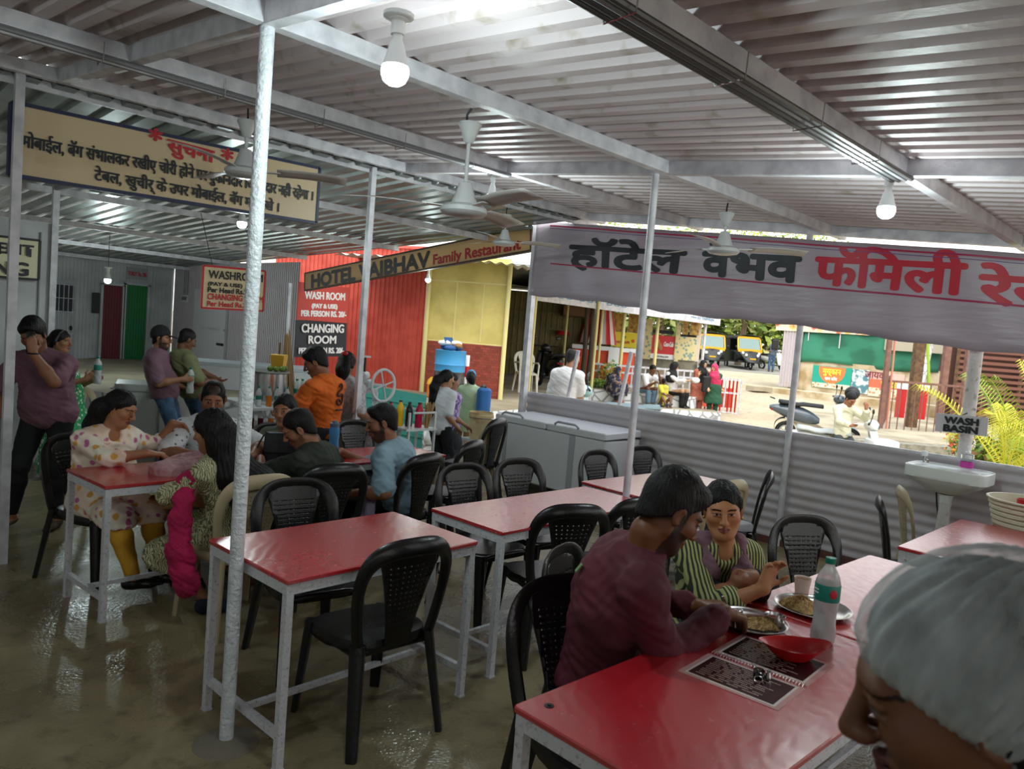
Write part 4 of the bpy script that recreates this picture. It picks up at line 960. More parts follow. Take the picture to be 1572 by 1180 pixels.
for k, (x, c, lab) in enumerate(((3.78,'clear','small clear bottle peeping out left of the red drink'),(3.84,'red','bottle of bright red drink left of the orange shirt'),(3.92,'dark','bottle of dark cola next to the orange shirt'))): sm_bottle(lab, (x-.02, 6.68, .932), c, .7, 'drink bottles beside the steel pot')
for k, (x, c, lab) in enumerate(((3.20,'wine','dark red bottle on the lower shelf nearest the rough pole'),(3.28,'wine','second dark red bottle on the lower shelf'),(3.37,'orange','tall bottle of orange drink on the lower shelf'),(3.46,'dark','tall bottle of cola on the lower shelf'))): sm_bottle(lab, (x, 6.46-.25*(x-3.2), .702), c, .60, 'drink bottles on the lower shelf')
jt = wthing('juice_table', 'white metal table carrying the sugarcane press', 'table', (4.05,5.98,0))
MB().box((4.08,5.95,.80), (.50,.55,.03)).build('table_top', rackm, jt, 0)
for x in (3.86,4.30):
    for y in (5.70,6.20): MB().box((x,y,.395), (.03,.03,.79)).build('leg', rackm, jt, 0)
jm = wthing('sugarcane_press', 'white cast iron sugarcane press with a big hand wheel', 'juice press', (4.05,5.97,.815))
pm = mat('press_white', '#c5c8cb', .4)
cx_, cy_ = 4.05, 5.97
for s in (-1,1):
    a_ = MB(); q0 = Vector((.60,-.80,0))*.13*s
    a_.bar((cx_+q0.x,cy_+q0.y,.815),(cx_+q0.x,cy_+q0.y,1.10), .05, .03); a_.build('side_frame', pm, jm, 0)
    for k in range(4): MB().tube([(cx_+q0.x+.045*cos(a)*.5-.03,cy_+q0.y+.03*cos(a),.87+.06*k+.025*sin(a)) for a in [2*pi*i/10 for i in range(10)]], .006, 5, closed=True).build('frame_scroll', pm, jm)
MB().box((cx_,cy_,1.11), (.16,.24,.03), radians(36)).build('press_bed', pm, jm, 0)
for k, (dx, dz, r) in enumerate(((-.04,1.18,.045),(.045,1.17,.045),(0,1.245,.04))):
    c = Vector((cx_+dx*.6,cy_-dx*.8,dz)); ax = Vector((.7,.71,0)); MB().cyl(c-ax*.10, c+ax*.10, r, n=18).build('roller', pm, jm); MB().cyl(c-ax*.125, c-ax*.10, r*.5, n=14).build('roller_hub', steel, jm)
MB().cyl((cx_,cy_,1.27),(cx_,cy_,1.42), .012, n=10).build('adjusting_screw', dark_metal, jm); MB().cyl((cx_,cy_,1.42),(cx_,cy_,1.435), .055, n=20).build('screw_wheel', pm, jm)
wc = Vector((4.17,5.82,1.17)); wx = Vector((.60,-.80,0)); fr = Vector((.80,.60,0)).normalized()
side = Vector((.705,-.705,0))
MB().tube([wc+side*(.095*cos(a))+Vector((.05*cos(a),.05*cos(a),.15*sin(a))) for a in [2*pi*i/36 for i in range(36)]], .014, 8, closed=True).build('hand_wheel', pm, jm)
for k in range(4):
    a = 2*pi*k/4+.3; MB().bar(wc, wc+side*(.093*cos(a))+Vector((.05*cos(a),.05*cos(a),.148*sin(a))), .02, .01).build('wheel_spoke', pm, jm, 0)
MB().cyl(wc-Vector((.1,-.1,0))*.9, wc+Vector((.02,-.02,0)), .014, n=8).build('wheel_axle', pm, jm)
gl = wthing('juice_glass', 'plastic cup of orange juice standing under the sugarcane press', 'cup', (3.98,5.98,.815)); MB().lathe([(.025,.815),(.034,.90),(.032,.90),(.024,.82)], (3.98,5.86,0), 14).build('cup_wall', clear_pl, gl); MB().lathe([(.025,.818),(.031,.875)], (3.98,5.86,0), 14).build('juice', liq['yellow'], gl)
br2 = wthing('bottle_rack', 'small white rack of syrup bottles and straws beside the sugarcane press', 'rack', (4.36,5.60,0))
MB().box((4.36,5.58,.80), (.36,.30,.02)).build('shelf', rackm, br2, 0)
MB().tube([(4.24,5.42,.96),(4.50,5.42,.96),(4.52,5.62,.96),(4.36,5.74,.96)], .010, 6).build('guard_rail', rackm, br2)
for x, y in ((4.22,5.45),(4.52,5.45),(4.22,5.72),(4.52,5.72)): MB().box((x,y,.48), (.02,.02,.96)).build('leg', rackm, br2, 0)
def syrup(label, x, y, c, h):
    t = _thing0('syrup_bottle', label, 'bottle', (x,y,.811), 0, 'syrup bottles beside the press')
    MB().lathe([(.030,0),(.034,.005),(.034,h*.62),(.028,h*.78),(.014,h*.9),(.014,h*.95)], (0,0,0), 16).build('bottle_body', liq[c], t); MB().lathe([(.017,h*.94),(.017,h),(0,h)], (0,0,0), 12, cap1=False).build('cap', mat('dark_cap','#232426',.4), t)
syrup('red and white syrup bottle nearest the press', 4.20,5.72,'red',.22); syrup('bright yellow syrup bottle beside the press', 4.26,5.65,'yellow',.24); syrup('black syrup bottle between the yellow and pink ones', 4.32,5.59,'dark',.23); syrup('crimson syrup bottle next to the straws', 4.38,5.52,'pink',.235)
stg = wthing('straw_bundle', 'bundle of brown sugarcane sticks standing right of the syrup bottles', 'sugarcane', (4.45,5.47,.811)); rn = random.Random(2)
for k in range(14):
    a = rn.random()*6.28; r = .03*rn.random(); MB().cyl((4.44+r*cos(a)*.5,5.47+r*sin(a)*.5,.812),(4.44+r*cos(a)*2.2,5.47+r*sin(a)*2.2,1.03+.03*rn.random()), .006, n=6).build('cane_stick', mat('cane','#a07f52',.6), stg)
brm = wthing('grass_broom', 'tall grass broom leaning beside the orange shirt', 'broom', (4.35,7.95,0))
b_ = MB(); rn = random.Random(4); top = Vector((4.30,7.92,1.62))
for k in range(70):
    a = rn.random()*6.28; r = sqrt(rn.random()); b_.cyl(top-Vector((0,0,.3))+Vector((.02*r*cos(a),.02*r*sin(a),.3*rn.random())), Vector((4.34+.11*r*cos(a),7.90+.11*r*sin(a),.62+.12*rn.random())), .008, .004, n=5, cap=False)
o = b_.build('bristles', mat('dry_grass','#8f7350',.9), brm, 60); o['kind'] = 'stuff'
MB().cyl((4.30,7.92,1.50),(4.295,7.92,2.12), .022, n=8).build('handle', white_paint, brm); MB().box((4.36,7.9,.31), (.1,.1,.62)).build('stand_block', wood, brm, 0)
# bucket, low stand and paint tin by the street opening
ls = wthing('low_stand', 'low grey stand under the paint bucket by the street opening', 'stand', (6.3,6.75,0))
MB().box((6.32,6.74,.42), (.34,.34,.03)).build('stand_top', rackm, ls, 0)
for x in (6.18,6.46):
    for y in (6.60,6.88): MB().box((x,y,.20), (.025,.025,.41)).build('leg', rackm, ls, 0)
bk = wthing('paint_bucket', 'stained cream paint bucket on a low stand left of the chest freezer', 'bucket', (6.32,6.74,.435))
MB().lathe([(.125,.435),(.13,.44),(.148,.70),(.155,.705),(.155,.735),(.148,.74),(.150,.765),(.14,.765),(.122,.45),(0,.45)], (6.32,6.74,0), 30, cap1=False).build('bucket_wall', mat('stained_cream','#cdb98a',.5,col2='#a9702f',cscale=5,cmix=(.5,.7)), bk, 40)
MB().tube([(6.32+.157*cos(a),6.74+.157*sin(a),.70-.0*sin(a)) for a in [pi*.75+pi*i/12 for i in range(13)]], .004, 5).build('bail_handle', steel, bk)
tin = wthing('paint_tin', 'small red and white tin on the floor under the bucket stand', 'tin', (6.12,6.42,0)); MB().lathe([(.07,0),(.072,.004),(.072,.10)], (6.12,6.42,0), 20).build('tin_wall', bulb_white, tin); MB().lathe([(.072,.10),(.073,.12),(.073,.17),(.07,.175)], (6.12,6.42,0), 20).build('tin_band', red_pl, tin)
# ---------------------------------------------------------------- people: each body is one continuous implicit surface
V3 = lambda *a: np.array(a, dtype=np.float64)
def unit(v): v = np.asarray(v, float); return v/max(1e-9, np.linalg.norm(v))
class Field:
    def __init__(s, lo, hi, h, fine=()):
        s.ax = []
        for k in range(3):
            pts = [lo[k]]; x = lo[k]
            while x < hi[k]:
                st = h
                for (a, b, hh) in fine:
                    if a[k]-h < x < b[k]: st = min(st, hh)
                x += st; pts.append(x)
            s.ax.append(np.array(pts, dtype=np.float32))
        s.D = np.full([len(a) for a in s.ax], 1.0, dtype=np.float32)
    def reg(s, lo, hi, m):
        sl = []
        for k in range(3):
            i = np.searchsorted(s.ax[k], lo[k]-m); j = np.searchsorted(s.ax[k], hi[k]+m); sl.append(slice(max(0,i-1), min(len(s.ax[k]), j+1)))
        return tuple(sl)
    def P(s, sl): return np.meshgrid(s.ax[0][sl[0]], s.ax[1][sl[1]], s.ax[2][sl[2]], indexing='ij', sparse=True)
    def comb(s, sl, d, k, op):
        A = s.D[sl]
        if op == 'u':
            if k > 0: h = np.maximum(k-np.abs(A-d), 0)/k; s.D[sl] = np.minimum(A, d)-h*h*k*.25
            else: s.D[sl] = np.minimum(A, d)
        else:                                     # cut away
            d = -d
            if k > 0: h = np.maximum(k-np.abs(A-d), 0)/k; s.D[sl] = np.maximum(A, d)+h*h*k*.25
            else: s.D[sl] = np.maximum(A, d)
    def cone(s, a, b, ra, rb, k=.02, op='u', flat=None, fd=1.):
        a = np.asarray(a, float); b = np.asarray(b, float); R = max(ra, rb)*max(1., fd)
        sl = s.reg(np.minimum(a,b)-R, np.maximum(a,b)+R, k+.03)
        if any(q.stop-q.start < 1 for q in sl): return
        X, Y, Z = s.P(sl); ba = b-a; L2 = max(1e-9, ba@ba)
        px, py, pz = X-a[0], Y-a[1], Z-a[2]
        t = np.clip((px*ba[0]+py*ba[1]+pz*ba[2])/L2, 0, 1)
        qx, qy, qz = px-t*ba[0], py-t*ba[1], pz-t*ba[2]
        d2 = qx*qx+qy*qy+qz*qz
        if flat is not None:                     # squash (fd<1) or widen the section along one axis
            f = unit(flat); c = qx*f[0]+qy*f[1]+qz*f[2]; d2 = d2-c*c+(c/fd)**2
            d = (np.sqrt(d2)-(ra+(rb-ra)*t))*min(1., (1+fd)/2 if fd < 1 else 1.)
        else: d = np.sqrt(d2)-(ra+(rb-ra)*t)
        s.comb(sl, d.astype(np.float32), k, op)
    def ell(s, c, r, fr=None, k=.02, op='u'):
        c = np.asarray(c, float); r = np.asarray(r, float); m = r.max()
        sl = s.reg(c-m, c+m, k+.03)
        if any(q.stop-q.start < 1 for q in sl): return
        X, Y, Z = s.P(sl); p = (X-c[0], Y-c[1], Z-c[2])
        if fr is None: q = p
        else: q = tuple(p[0]*f[0]+p[1]*f[1]+p[2]*f[2] for f in fr)
        k0 = np.sqrt((q[0]/r[0])**2+(q[1]/r[1])**2+(q[2]/r[2])**2); k1 = np.sqrt((q[0]/r[0]**2)**2+(q[1]/r[1]**2)**2+(q[2]/r[2]**2)**2)+1e-6
        s.comb(sl, (k0*(k0-1)/k1).astype(np.float32), k, op)
    def clip(s, p, n, k=.0):                     # keep the side n points away from
        n = unit(n); sl = (slice(None),)*3; X, Y, Z = s.P(sl); d = ((X-p[0])*n[0]+(Y-p[1])*n[1]+(Z-p[2])*n[2]).astype(np.float32)
        A = s.D
        if k > 0: h = np.maximum(k-np.abs(A-d), 0)/k; s.D = np.maximum(A, d)+h*h*k*.25
        else: s.D = np.maximum(A, d)
    def wrinkle(s, amp, f=28., seed=0., vdir=None):
        X, Y, Z = s.P((slice(None),)*3); f1 = f*1.25
        w = np.sin(f1*(X*.8+Y*.3+Z*.55)+2.2*np.sin(f1*.45*(Z-X*.5)+seed))+np.sin(f1*.8*(Y*.9-Z*.65+X*.2)+1.7*np.sin(f1*.5*(X+Y)+seed*2))+.5*np.sin(f1*2.1*(Z*.8+X*.4-Y*.5)+seed)
        w = w+.55*np.sin(f1*2.9*(X*.35-Z*.8+Y*.6)+2.5*np.sin(f1*1.1*(Z+X)+seed))+.35*np.sin(f1*4.3*(Z*.9+Y*.5)+3*np.sin(f1*1.3*(X-Y)))
        near = np.abs(s.D) < .05
        s.D = np.where(near, s.D+(amp*.45*w).astype(np.float32), s.D)
    def strands(s, c, amp, n=46, seed=0., up=(0,0,1)):
        X, Y, Z = s.P((slice(None),)*3); a = np.arctan2(Y-c[1], X-c[0])
        w = np.sin(n*a+3*np.sin(14*Z+seed))+.6*np.sin(n*1.9*a+20*Z+seed)+.5*np.sin(60*Z+9*a)
        s.D = np.where(np.abs(s.D) < .05, s.D+(amp*.5*w).astype(np.float32), s.D)
    def mesh(s):
        D = s.D; D[0]=np.maximum(D[0],1e-3); D[-1]=np.maximum(D[-1],1e-3); D[:,0]=np.maximum(D[:,0],1e-3); D[:,-1]=np.maximum(D[:,-1],1e-3); D[:,:,0]=np.maximum(D[:,:,0],1e-3); D[:,:,-1]=np.maximum(D[:,:,-1],1e-3)
        S = D < 0
        nx, ny, nz = D.shape
        cnt = np.zeros((nx-1,ny-1,nz-1), np.int8)
        for i in (0,1):
            for j in (0,1):
                for k in (0,1): cnt += S[i:nx-1+i, j:ny-1+j, k:nz-1+k]
        ci = np.argwhere((cnt > 0) & (cnt < 8)); 
        if len(ci) == 0: return np.zeros((0,3)), np.zeros((0,4), int)
        idx = -np.ones((nx-1,ny-1,nz-1), np.int64); idx[ci[:,0],ci[:,1],ci[:,2]] = np.arange(len(ci))
        acc = np.zeros((len(ci),3)); n = np.zeros(len(ci))
        G = [a.astype(np.float64) for a in s.ax]
        corners = [(i,j,k) for i in (0,1) for j in (0,1) for k in (0,1)]
        for a in corners:
            for ax in range(3):
                if a[ax]: continue
                b = list(a); b[ax] = 1
                da = D[ci[:,0]+a[0], ci[:,1]+a[1], ci[:,2]+a[2]].astype(np.float64); db = D[ci[:,0]+b[0], ci[:,1]+b[1], ci[:,2]+b[2]].astype(np.float64)
                m = (da < 0) != (db < 0)
                t = np.where(m, da/np.where(m, da-db, 1), 0)
                for q in range(3):
                    g0 = G[q][ci[:,q]+a[q]]; g1 = G[q][ci[:,q]+b[q]]
                    acc[:,q] += np.where(m, g0+t*(g1-g0), 0)
                n += m
        V = acc/n[:,None]; F = []
        for ax in range(3):
            o1, o2 = [(1,2),(2,0),(0,1)][ax]
            A = S; sl0 = [slice(None)]*3; sl1 = [slice(None)]*3; sl0[ax] = slice(0,-1); sl1[ax] = slice(1,None)
            e = A[tuple(sl0)] != A[tuple(sl1)]
            E = np.argwhere(e); ok = (E[:,o1] > 0) & (E[:,o2] > 0) & (E[:,o1] < D.shape[o1]-1) & (E[:,o2] < D.shape[o2]-1); E = E[ok]
            def at(d1, d2):
                q = E.copy(); q[:,o1] -= d1; q[:,o2] -= d2; return idx[q[:,0],q[:,1],q[:,2]]
            Q = np.stack([at(1,1), at(0,1), at(0,0), at(1,0)], 1)
            ins = A[E[:,0],E[:,1],E[:,2]]
            Q[~ins] = Q[~ins][:,::-1]; F.append(Q)
        return V, np.concatenate(F)
def field_obj(name, fld, m, parent, origin, colour=None, smooth_it=1):
    V, F = fld.mesh()
    if len(V) == 0: return None
    me = bpy.data.meshes.new(name); W = V-np.asarray(origin)
    me.vertices.add(len(W)); me.vertices.foreach_set('co', W.astype(np.float32).ravel())
    me.loops.add(F.size); me.loops.foreach_set('vertex_index', F.astype(np.int32).ravel())
    me.polygons.add(len(F)); me.polygons.foreach_set('loop_start', np.arange(0, F.size, 4, dtype=np.int32)); me.polygons.foreach_set('loop_total', np.full(len(F), 4, np.int32))
    me.update(calc_edges=True)
    me.polygons.foreach_set('use_smooth', [True]*len(F))
    me.materials.append(m)
    if colour is not None:
        C = colour(V); at = me.color_attributes.new('Col', 'FLOAT_COLOR', 'POINT'); at.data.foreach_set('color', np.concatenate([C, np.ones((len(C),1))], 1).astype(np.float32).ravel())
    o = bpy.data.objects.new(name, me); COL.objects.link(o); o.parent = parent
    return o
skin_m = mat('skin', '#8a5a3e', .48, attr='Col', spec=.4)
def skinmat(): return skin_m
hair_m = mat('black_hair', '#0f0c0c', .55, spec=.3, bump=.6, bscale=110, stretch=(1,1,.25))
hair_g = mat('greying_hair', '#262324', .6, spec=.3, bump=.5, bscale=110)
def cloth(name, col, col2=None, **kw): return mat(name, col, kw.pop('rough', .82), col2=col2, cscale=kw.pop('cscale', 5.), bump=kw.pop('bump', .25), bscale=kw.pop('bscale', 220), **kw)
def yawF(a): a = radians(a); return V3(cos(a), sin(a), 0), V3(sin(a), -cos(a), 0)
class Body:
    """Joints in world space. F faces forward, R is the person's right."""
    def __init__(s, pelvis, head, yaw, face, pitch=0., roll=0., h=1.65, w=1., fat=1., female=False, sh_yaw=None):
        s.k = h/1.70; k = s.k; s.w = w; s.fat = fat; s.female = female
        s.pel = V3(*pelvis); s.head = V3(*head); s.F, s.R = yawF(yaw); s.U = V3(0,0,1)
        sF, sR = yawF(yaw if sh_yaw is None else sh_yaw); s.sF, s.sR = sF, sR
        fF, fR = yawF(face); p = radians(pitch); s.hF = fF*cos(p)+V3(0,0,1)*sin(p); up = -fF*sin(p)+V3(0,0,1)*cos(p)
        r = radians(roll); s.hR = fR*cos(r)+up*sin(r); s.hU = np.cross(s.hR, s.hF)
        s.neck = s.head-s.hU*.115*k-s.hF*.028*k            # base of the skull
        to = s.neck-s.pel; s.sp = unit(to)
        s.c7 = s.neck-unit(to*.6+V3(0,0,1)*.2)*.075*k
        L = np.linalg.norm(s.c7-s.pel)
        bow = -s.sF*.035*k
        s.chest = s.pel+(s.c7-s.pel)*.66+bow; s.waist = s.pel+(s.c7-s.pel)*.33+bow*.4
        shw = (.165 if not female else .145)*k*w
        cu = unit(s.c7-s.chest)
        s.sh = {1: s.c7-cu*.055*k+sR*shw, -1: s.c7-cu*.055*k-sR*shw}
        s.hip = {1: s.pel+s.R*.085*k-V3(0,0,.02*k), -1: s.pel-s.R*.085*k-V3(0,0,.02*k)}
        s.arm = {}; s.leg = {}
        s.ua, s.fa, s.th, s.sn = .285*k, .245*k, .41*k, .40*k
    def ik(s, a, t, l1, l2, hint):
        d = t-a; L = np.linalg.norm(d); mx = (l1+l2)*.995
        if L > mx: t = a+d*(mx/L); d = t-a; L = mx
        x = (l1*l1-l2*l2+L*L)/(2*L); hh = sqrt(max(1e-6, l1*l1-x*x)); u = d/L; hn = np.asarray(hint, float); hn = unit(hn-u*(hn@u))
        return a+u*x+hn*hh, t
    def set_arm(s, sd, wrist, hint, hand=None, curl=.5, palm=None, spread=.0, thumb=.5):
        e, wv = s.ik(s.sh[sd], V3(*wrist), s.ua, s.fa, hint); s.arm[sd] = dict(e=e, w=wv, dir=unit(V3(*hand)) if hand is not None else unit(wv-e), curl=curl, palm=palm, spread=spread, thumb=thumb)
    def rel(s, f, r, u): return s.F*f*s.k+s.R*r*s.k+V3(0,0,u*s.k)
    def set_leg(s, sd, ankle, hint, toe=None):
        kn, an = s.ik(s.hip[sd], V3(*ankle), s.th, s.sn, hint); s.leg[sd] = dict(k=kn, a=an, t=unit(V3(*toe)) if toe is not None else s.F)
    def sit(s, floor=0., spread=.10, fwd=.0):
        for sd in (1,-1):
            an = s.hip[sd]+s.F*(.38*s.k+fwd)+s.R*sd*spread*.6; an[2] = floor+.07*s.k; s.set_leg(sd, an, s.F*.5+V3(0,0,1)+s.R*sd*.25)
    def stand(s, floor=0., step=0., turn=0.):
        for sd in (1,-1):
            an = s.hip[sd]+s.F*step*sd+s.R*sd*.015; an[2] = floor+.075*s.k; s.set_leg(sd, an, s.F)
    # --- geometry
    def torso(s, f, i=0., lo=True, hi=True, k=.06):
        K = s.k; w = s.w; ft = s.fat; R, Fv = s.sR, s.sF
        rw = lambda v: v*K*w
        f.ell(s.pel+V3(0,0,.0), (rw(.165)*ft**.5+i, .125*K*ft+i, .13*K+i), (s.R, s.F, s.U), k)
        sp = unit(s.chest-s.pel); fr = (unit(R-sp*(R@sp)), np.cross(sp, unit(R-sp*(R@sp))), sp)
        f.ell(s.waist, (rw(.140)*ft+i, .108*K*ft+i, .17*K+i), fr, k)
        f.ell(s.chest, (rw(.158)*(.5+.5*ft)+i, .112*K*(.6+.4*ft)+i, .19*K+i), fr, k)
        if s.female:
            for sd in (1,-1): f.ell(s.chest+R*sd*.068*K+Fv*.075*K+sp*.0, (.062*K+i,.062*K+i,.062*K+i), None, .04)
        for sd in (1,-1):
            f.cone(s.c7-sp*.02*K, s.sh[sd], .060*K+i, .062*K+i, k)
        return fr
    def belly(s, f, i, r): f.ell(s.waist+s.F*.05*s.k-V3(0,0,.03), (r*s.k+i,)*3, None, .06)
    def arms(s, f, i=0., upto=2., sides=(1,-1), k=.025, cuff=0.):
        K = s.k
        for sd in sides:
            a = s.arm.get(sd)
            if not a: continue
            sh, e, w = s.sh[sd], a['e'], a['w']; g = (.9+.1*s.fat)*(.92 if s.female else 1.)
            if upto <= 1.: 
                q = sh+(e-sh)*upto; f.cone(sh, q, .058*K*g+i, (.058-.013*upto)*K*g+i+cuff, k)
            else:
                f.cone(sh, e, .056*K*g+i, .043*K*g+i, k)
                t = upto-1; m = e+(w-e)*min(.35,t)
                f.cone(e, m, .043*K*g+i, .042*K*g+i, k)
                if t > .35: f.cone(m, e+(w-e)*t, .042*K*g+i, (.042-.015*(t-.35)/.65)*K*g+i+cuff, k)
    def hands(s, f, h, sides=(1,-1)):
        K = s.k*(1. if not s.female else .92)
        for sd in sides:
            a = s.arm.get(sd)
            if not a: continue
            w = a['w']; D = a['dir']; N = unit(a['palm']) if a['palm'] is not None else unit(np.cross(D, s.R*sd))
            N = unit(N-D*(N@D)); T = np.cross(D, N)*sd        # N: out of the palm, T: towards the thumb
            T = unit(T)
            kn = w+D*.088*K
            f.cone(w, w+D*.03*K, .026*K, .028*K, .02, flat=N, fd=.75)
            f.cone(w+D*.03*K, kn, .030*K, .036*K, .015, flat=N, fd=.48)
            f.cone(w+D*.035*K+T*.012*K, kn+T*.016*K-D*.006*K, .020*K, .017*K, .012, flat=N, fd=.7)
            f.cone(w+D*.035*K-T*.014*K, kn-T*.022*K-D*.010*K, .020*K, .014*K, .012, flat=N, fd=.7)
            for q, (off, ln, dr) in enumerate(((.028,.074,.000),(.0095,.082,.004),(-.0095,.076,.001),(-.027,.060,-.008))):
                base = kn+T*off*K+D*(dr-.006)*K; cu = a['curl']*(1+.10*q); d = unit(D+T*off*(2.+14*a['spread'])); p = base; r = (.0093-.0006*(q == 3))*K
                ang = cu*.55
                for L, dc in ((.44,.0),(.31,.95),(.25,.7)):
                    ang += dc*cu; dd = d*cos(ang)+N*sin(ang); p2 = p+dd*ln*L*K; f.cone(p, p2, r, r*.93, .004); p = p2; r *= .93
            tb = w+D*.028*K+T*.026*K; t1 = unit(D*.65+T*.75+N*.25*a['thumb']*2); p1 = tb+t1*.042*K; t2 = unit(D*.9+T*.15+N*(.3+.7*a['thumb'])); 
            f.cone(tb-T*.008*K, p1, .0145*K, .0112*K, .010); f.cone(p1, p1+t2*.030*K, .0108*K, .0095*K, .005); f.cone(p1+t2*.030*K, p1+t2*.030*K+unit(t2+N*.3*a['thumb'])*.018*K, .0095*K, .0082*K, .004)
    def legs(s, f, i=0., upto=2., k=.035, flare=0., g=1.):
        K = s.k; g = g*(.85+.15*s.fat)
        for sd in (1,-1):
            l = s.leg.get(sd)
            if not l: continue
            h, kn, an = s.hip[sd], l['k'], l['a']
            if upto <= 1: f.cone(h, h+(kn-h)*upto, .088*K*g+i, (.088-.03*upto)*K*g+i+flare, k)
            else:
                f.cone(h, kn, .088*K*g+i, .058*K*g+i, k); t = upto-1; m = kn+(an-kn)*min(t,.3)
                f.cone(kn, m, .057*K*g+i, .056*K*g+i, k)
                if t > .3: f.cone(m, kn+(an-kn)*t, .056*K*g+i, (.056-.022*(t-.3)/.7)*K*g+i+flare, k)
    fs = (1,-1)
    def feet(s, f, i=0.):
        K = s.k
        for sd in s.fs:
            l = s.leg.get(sd)
            if not l: continue
            an, t = l['a'], l['t']; t = unit(t-V3(0,0,t[2])) ; z = V3(0,0,1)
            f.cone(an, an-z*.03*K, .036*K+i, .036*K+i, .02); f.cone(an-z*.038*K-t*.035*K, an-z*.045*K+t*.10*K, .031*K+i, .030*K+i, .02)
            f.cone(an-z*.045*K+t*.10*K, an-z*.052*K+t*.165*K, .036*K+i, .020*K+i, .02, flat=z, fd=.62)
    def face(s, f, fine=True, jaw=1., ear=True, openm=False, nose=1.):
        K = s.k*1.02; C = s.head; F, R, U = s.hF, s.hR, s.hU; fr = (R, F, U)
        at = lambda r, q, u: C+R*r*K+F*q*K+U*u*K
        f.ell(at(0,-.014,.030), (.073*K,.093*K,.084*K), fr, .03)
        f.ell(at(0,.022,-.030), (.061*K*jaw,.066*K,.086*K), fr, .03)
        f.ell(at(0,.058,-.096), (.026*K*jaw,.026*K,.020*K), fr, .035)
        for sd in (1,-1):
            f.cone(at(sd*.050*jaw,-.004,-.055), at(sd*.020,.056,-.098), .018*K, .017*K, .035)
            f.ell(at(sd*.041,.056,-.022), (.024*K,.022*K,.020*K), fr, .03)
        f.ell(at(0,.078,.026), (.052*K,.016*K,.013*K), fr, .022)
        if fine:
            for sd in (1,-1):
                f.ell(at(sd*.031,.098,.004), (.018*K,.016*K,.011*K), fr, .014, 'cut')
                f.ell(at(sd*.031,.0785,.004), (.0125*K,.0125*K,.0125*K), fr, .003)
                f.cone(at(sd*.017,.0885,.010), at(sd*.045,.080,.009), .0042*K, .0034*K, .005); f.cone(at(sd*.019,.088,-.004), at(sd*.044,.081,-.004), .0032*K, .0028*K, .004)
        n = nose
        f.cone(at(0,.088,.016), at(0,.116*n**.5,-.028), .0085*K, .0120*K, .012); 
        for sd in (1,-1): f.ell(at(sd*.0125*n,.103,-.033), (.0085*K,.012*K,.0085*K), fr, .010)
        if fine:
            f.cone(at(-.020,.084,-.0600), at(0,.0955,-.0575), .0040*K, .0062*K, .006); f.cone(at(0,.0955,-.0575), at(.020,.084,-.0600), .0062*K, .0040*K, .006)
            f.cone(at(-.016,.085,-.0685), at(0,.0945,-.0705), .0045*K, .0072*K, .006); f.cone(at(0,.0945,-.0705), at(.016,.085,-.0685), .0072*K, .0045*K, .006)
            f.cone(at(-.024,.090,-.0640), at(.024,.090,-.0640), .0022*K, .0022*K, .002, 'cut') if not openm else None
        if ear:
            for sd in (1,-1):
                e = at(sd*.075,-.008,-.004); ef = (unit(R*sd*.9-F*.35), unit(F*.9+R*sd*.35), U)
                f.ell(e, (.0085*K,.019*K,.031*K), ef, .010)
                if fine: f.ell(e+R*sd*.009*K+F*.004*K, (.006*K,.010*K,.018*K), ef, .006, 'cut')
        f.cone(s.c7-unit(s.neck-s.c7)*.02*K, s.neck+U*.02*K, (.056 if not s.female else .047)*K, (.054 if not s.female else .045)*K, .03)
        f.cone(s.c7+s.sF*.02*K, at(0,.012,-.07), (.050 if not s.female else .042)*K, .040*K, .03)
    def colour(s, base, lip=None, beard=0., brow='#1a1210', moustache=False, iris='#2a1a12', bindi=False, fine=True, sclera=1.):
        K = s.k*1.02; bc = np.array(srgb(base)); lc = np.array(srgb(lip)) if lip else bc*np.array([.82,.62,.60]); br = np.array(srgb(brow))
        def f(V):
            C = np.tile(bc, (len(V),1)); d = V-s.head; r = d@s.hR/K; q = d@s.hF/K; u = d@s.hU/K
            n = .5+.5*np.sin(V[:,0]*37+np.sin(V[:,2]*31)*2)*np.sin(V[:,1]*41+1.3); C *= (.95+.10*n)[:,None]
            hl = getattr(s, 'hl', None)
            if hl:
                e_ = hl[0]*q+hl[1]*u-hl[2]; wd = np.where(q > .03, .005, .026); m = np.clip(1-e_/wd, 0, 1)*(u > -.105)*(np.linalg.norm(d, axis=1) < .16*K)*(~((np.abs(r) > .069) & (np.abs(u) < .042))); m = (m*.9)[:,None]; C = C*(1-m)+br*m
            hd = (np.abs(r) < .09) & (np.abs(u) < .13) & (q > 0)
            blush = np.exp(-((np.abs(r)-.040)/.020)**2-((u+.028)/.018)**2)*hd*.14; C[:,1] *= 1-blush; C[:,2] *= 1-blush
            if beard:
                m = hd & (u < -.040) & (u > -.135) & (q > -.02) & ~((np.abs(r) < .026) & (u > -.079) & (u < -.0545) & (q > .08)); side = (np.abs(r) > .035) | (u < -.078)
                mm = m & side; C[mm] = C[mm]*(1-beard)+br*beard
                mm = hd & (np.abs(r) > .050) & (u > -.07) & (u < .01) & (q > -.01) & (q < .028); C[mm] = C[mm]*(1-beard)+br*beard
            if beard or moustache:
                b2 = max(beard, .75 if moustache else 0); mm = hd & (u > -.0565) & (u < -.041) & (np.abs(r) < .030) & (q > .078); C[mm] = C[mm]*(1-b2)+br*b2
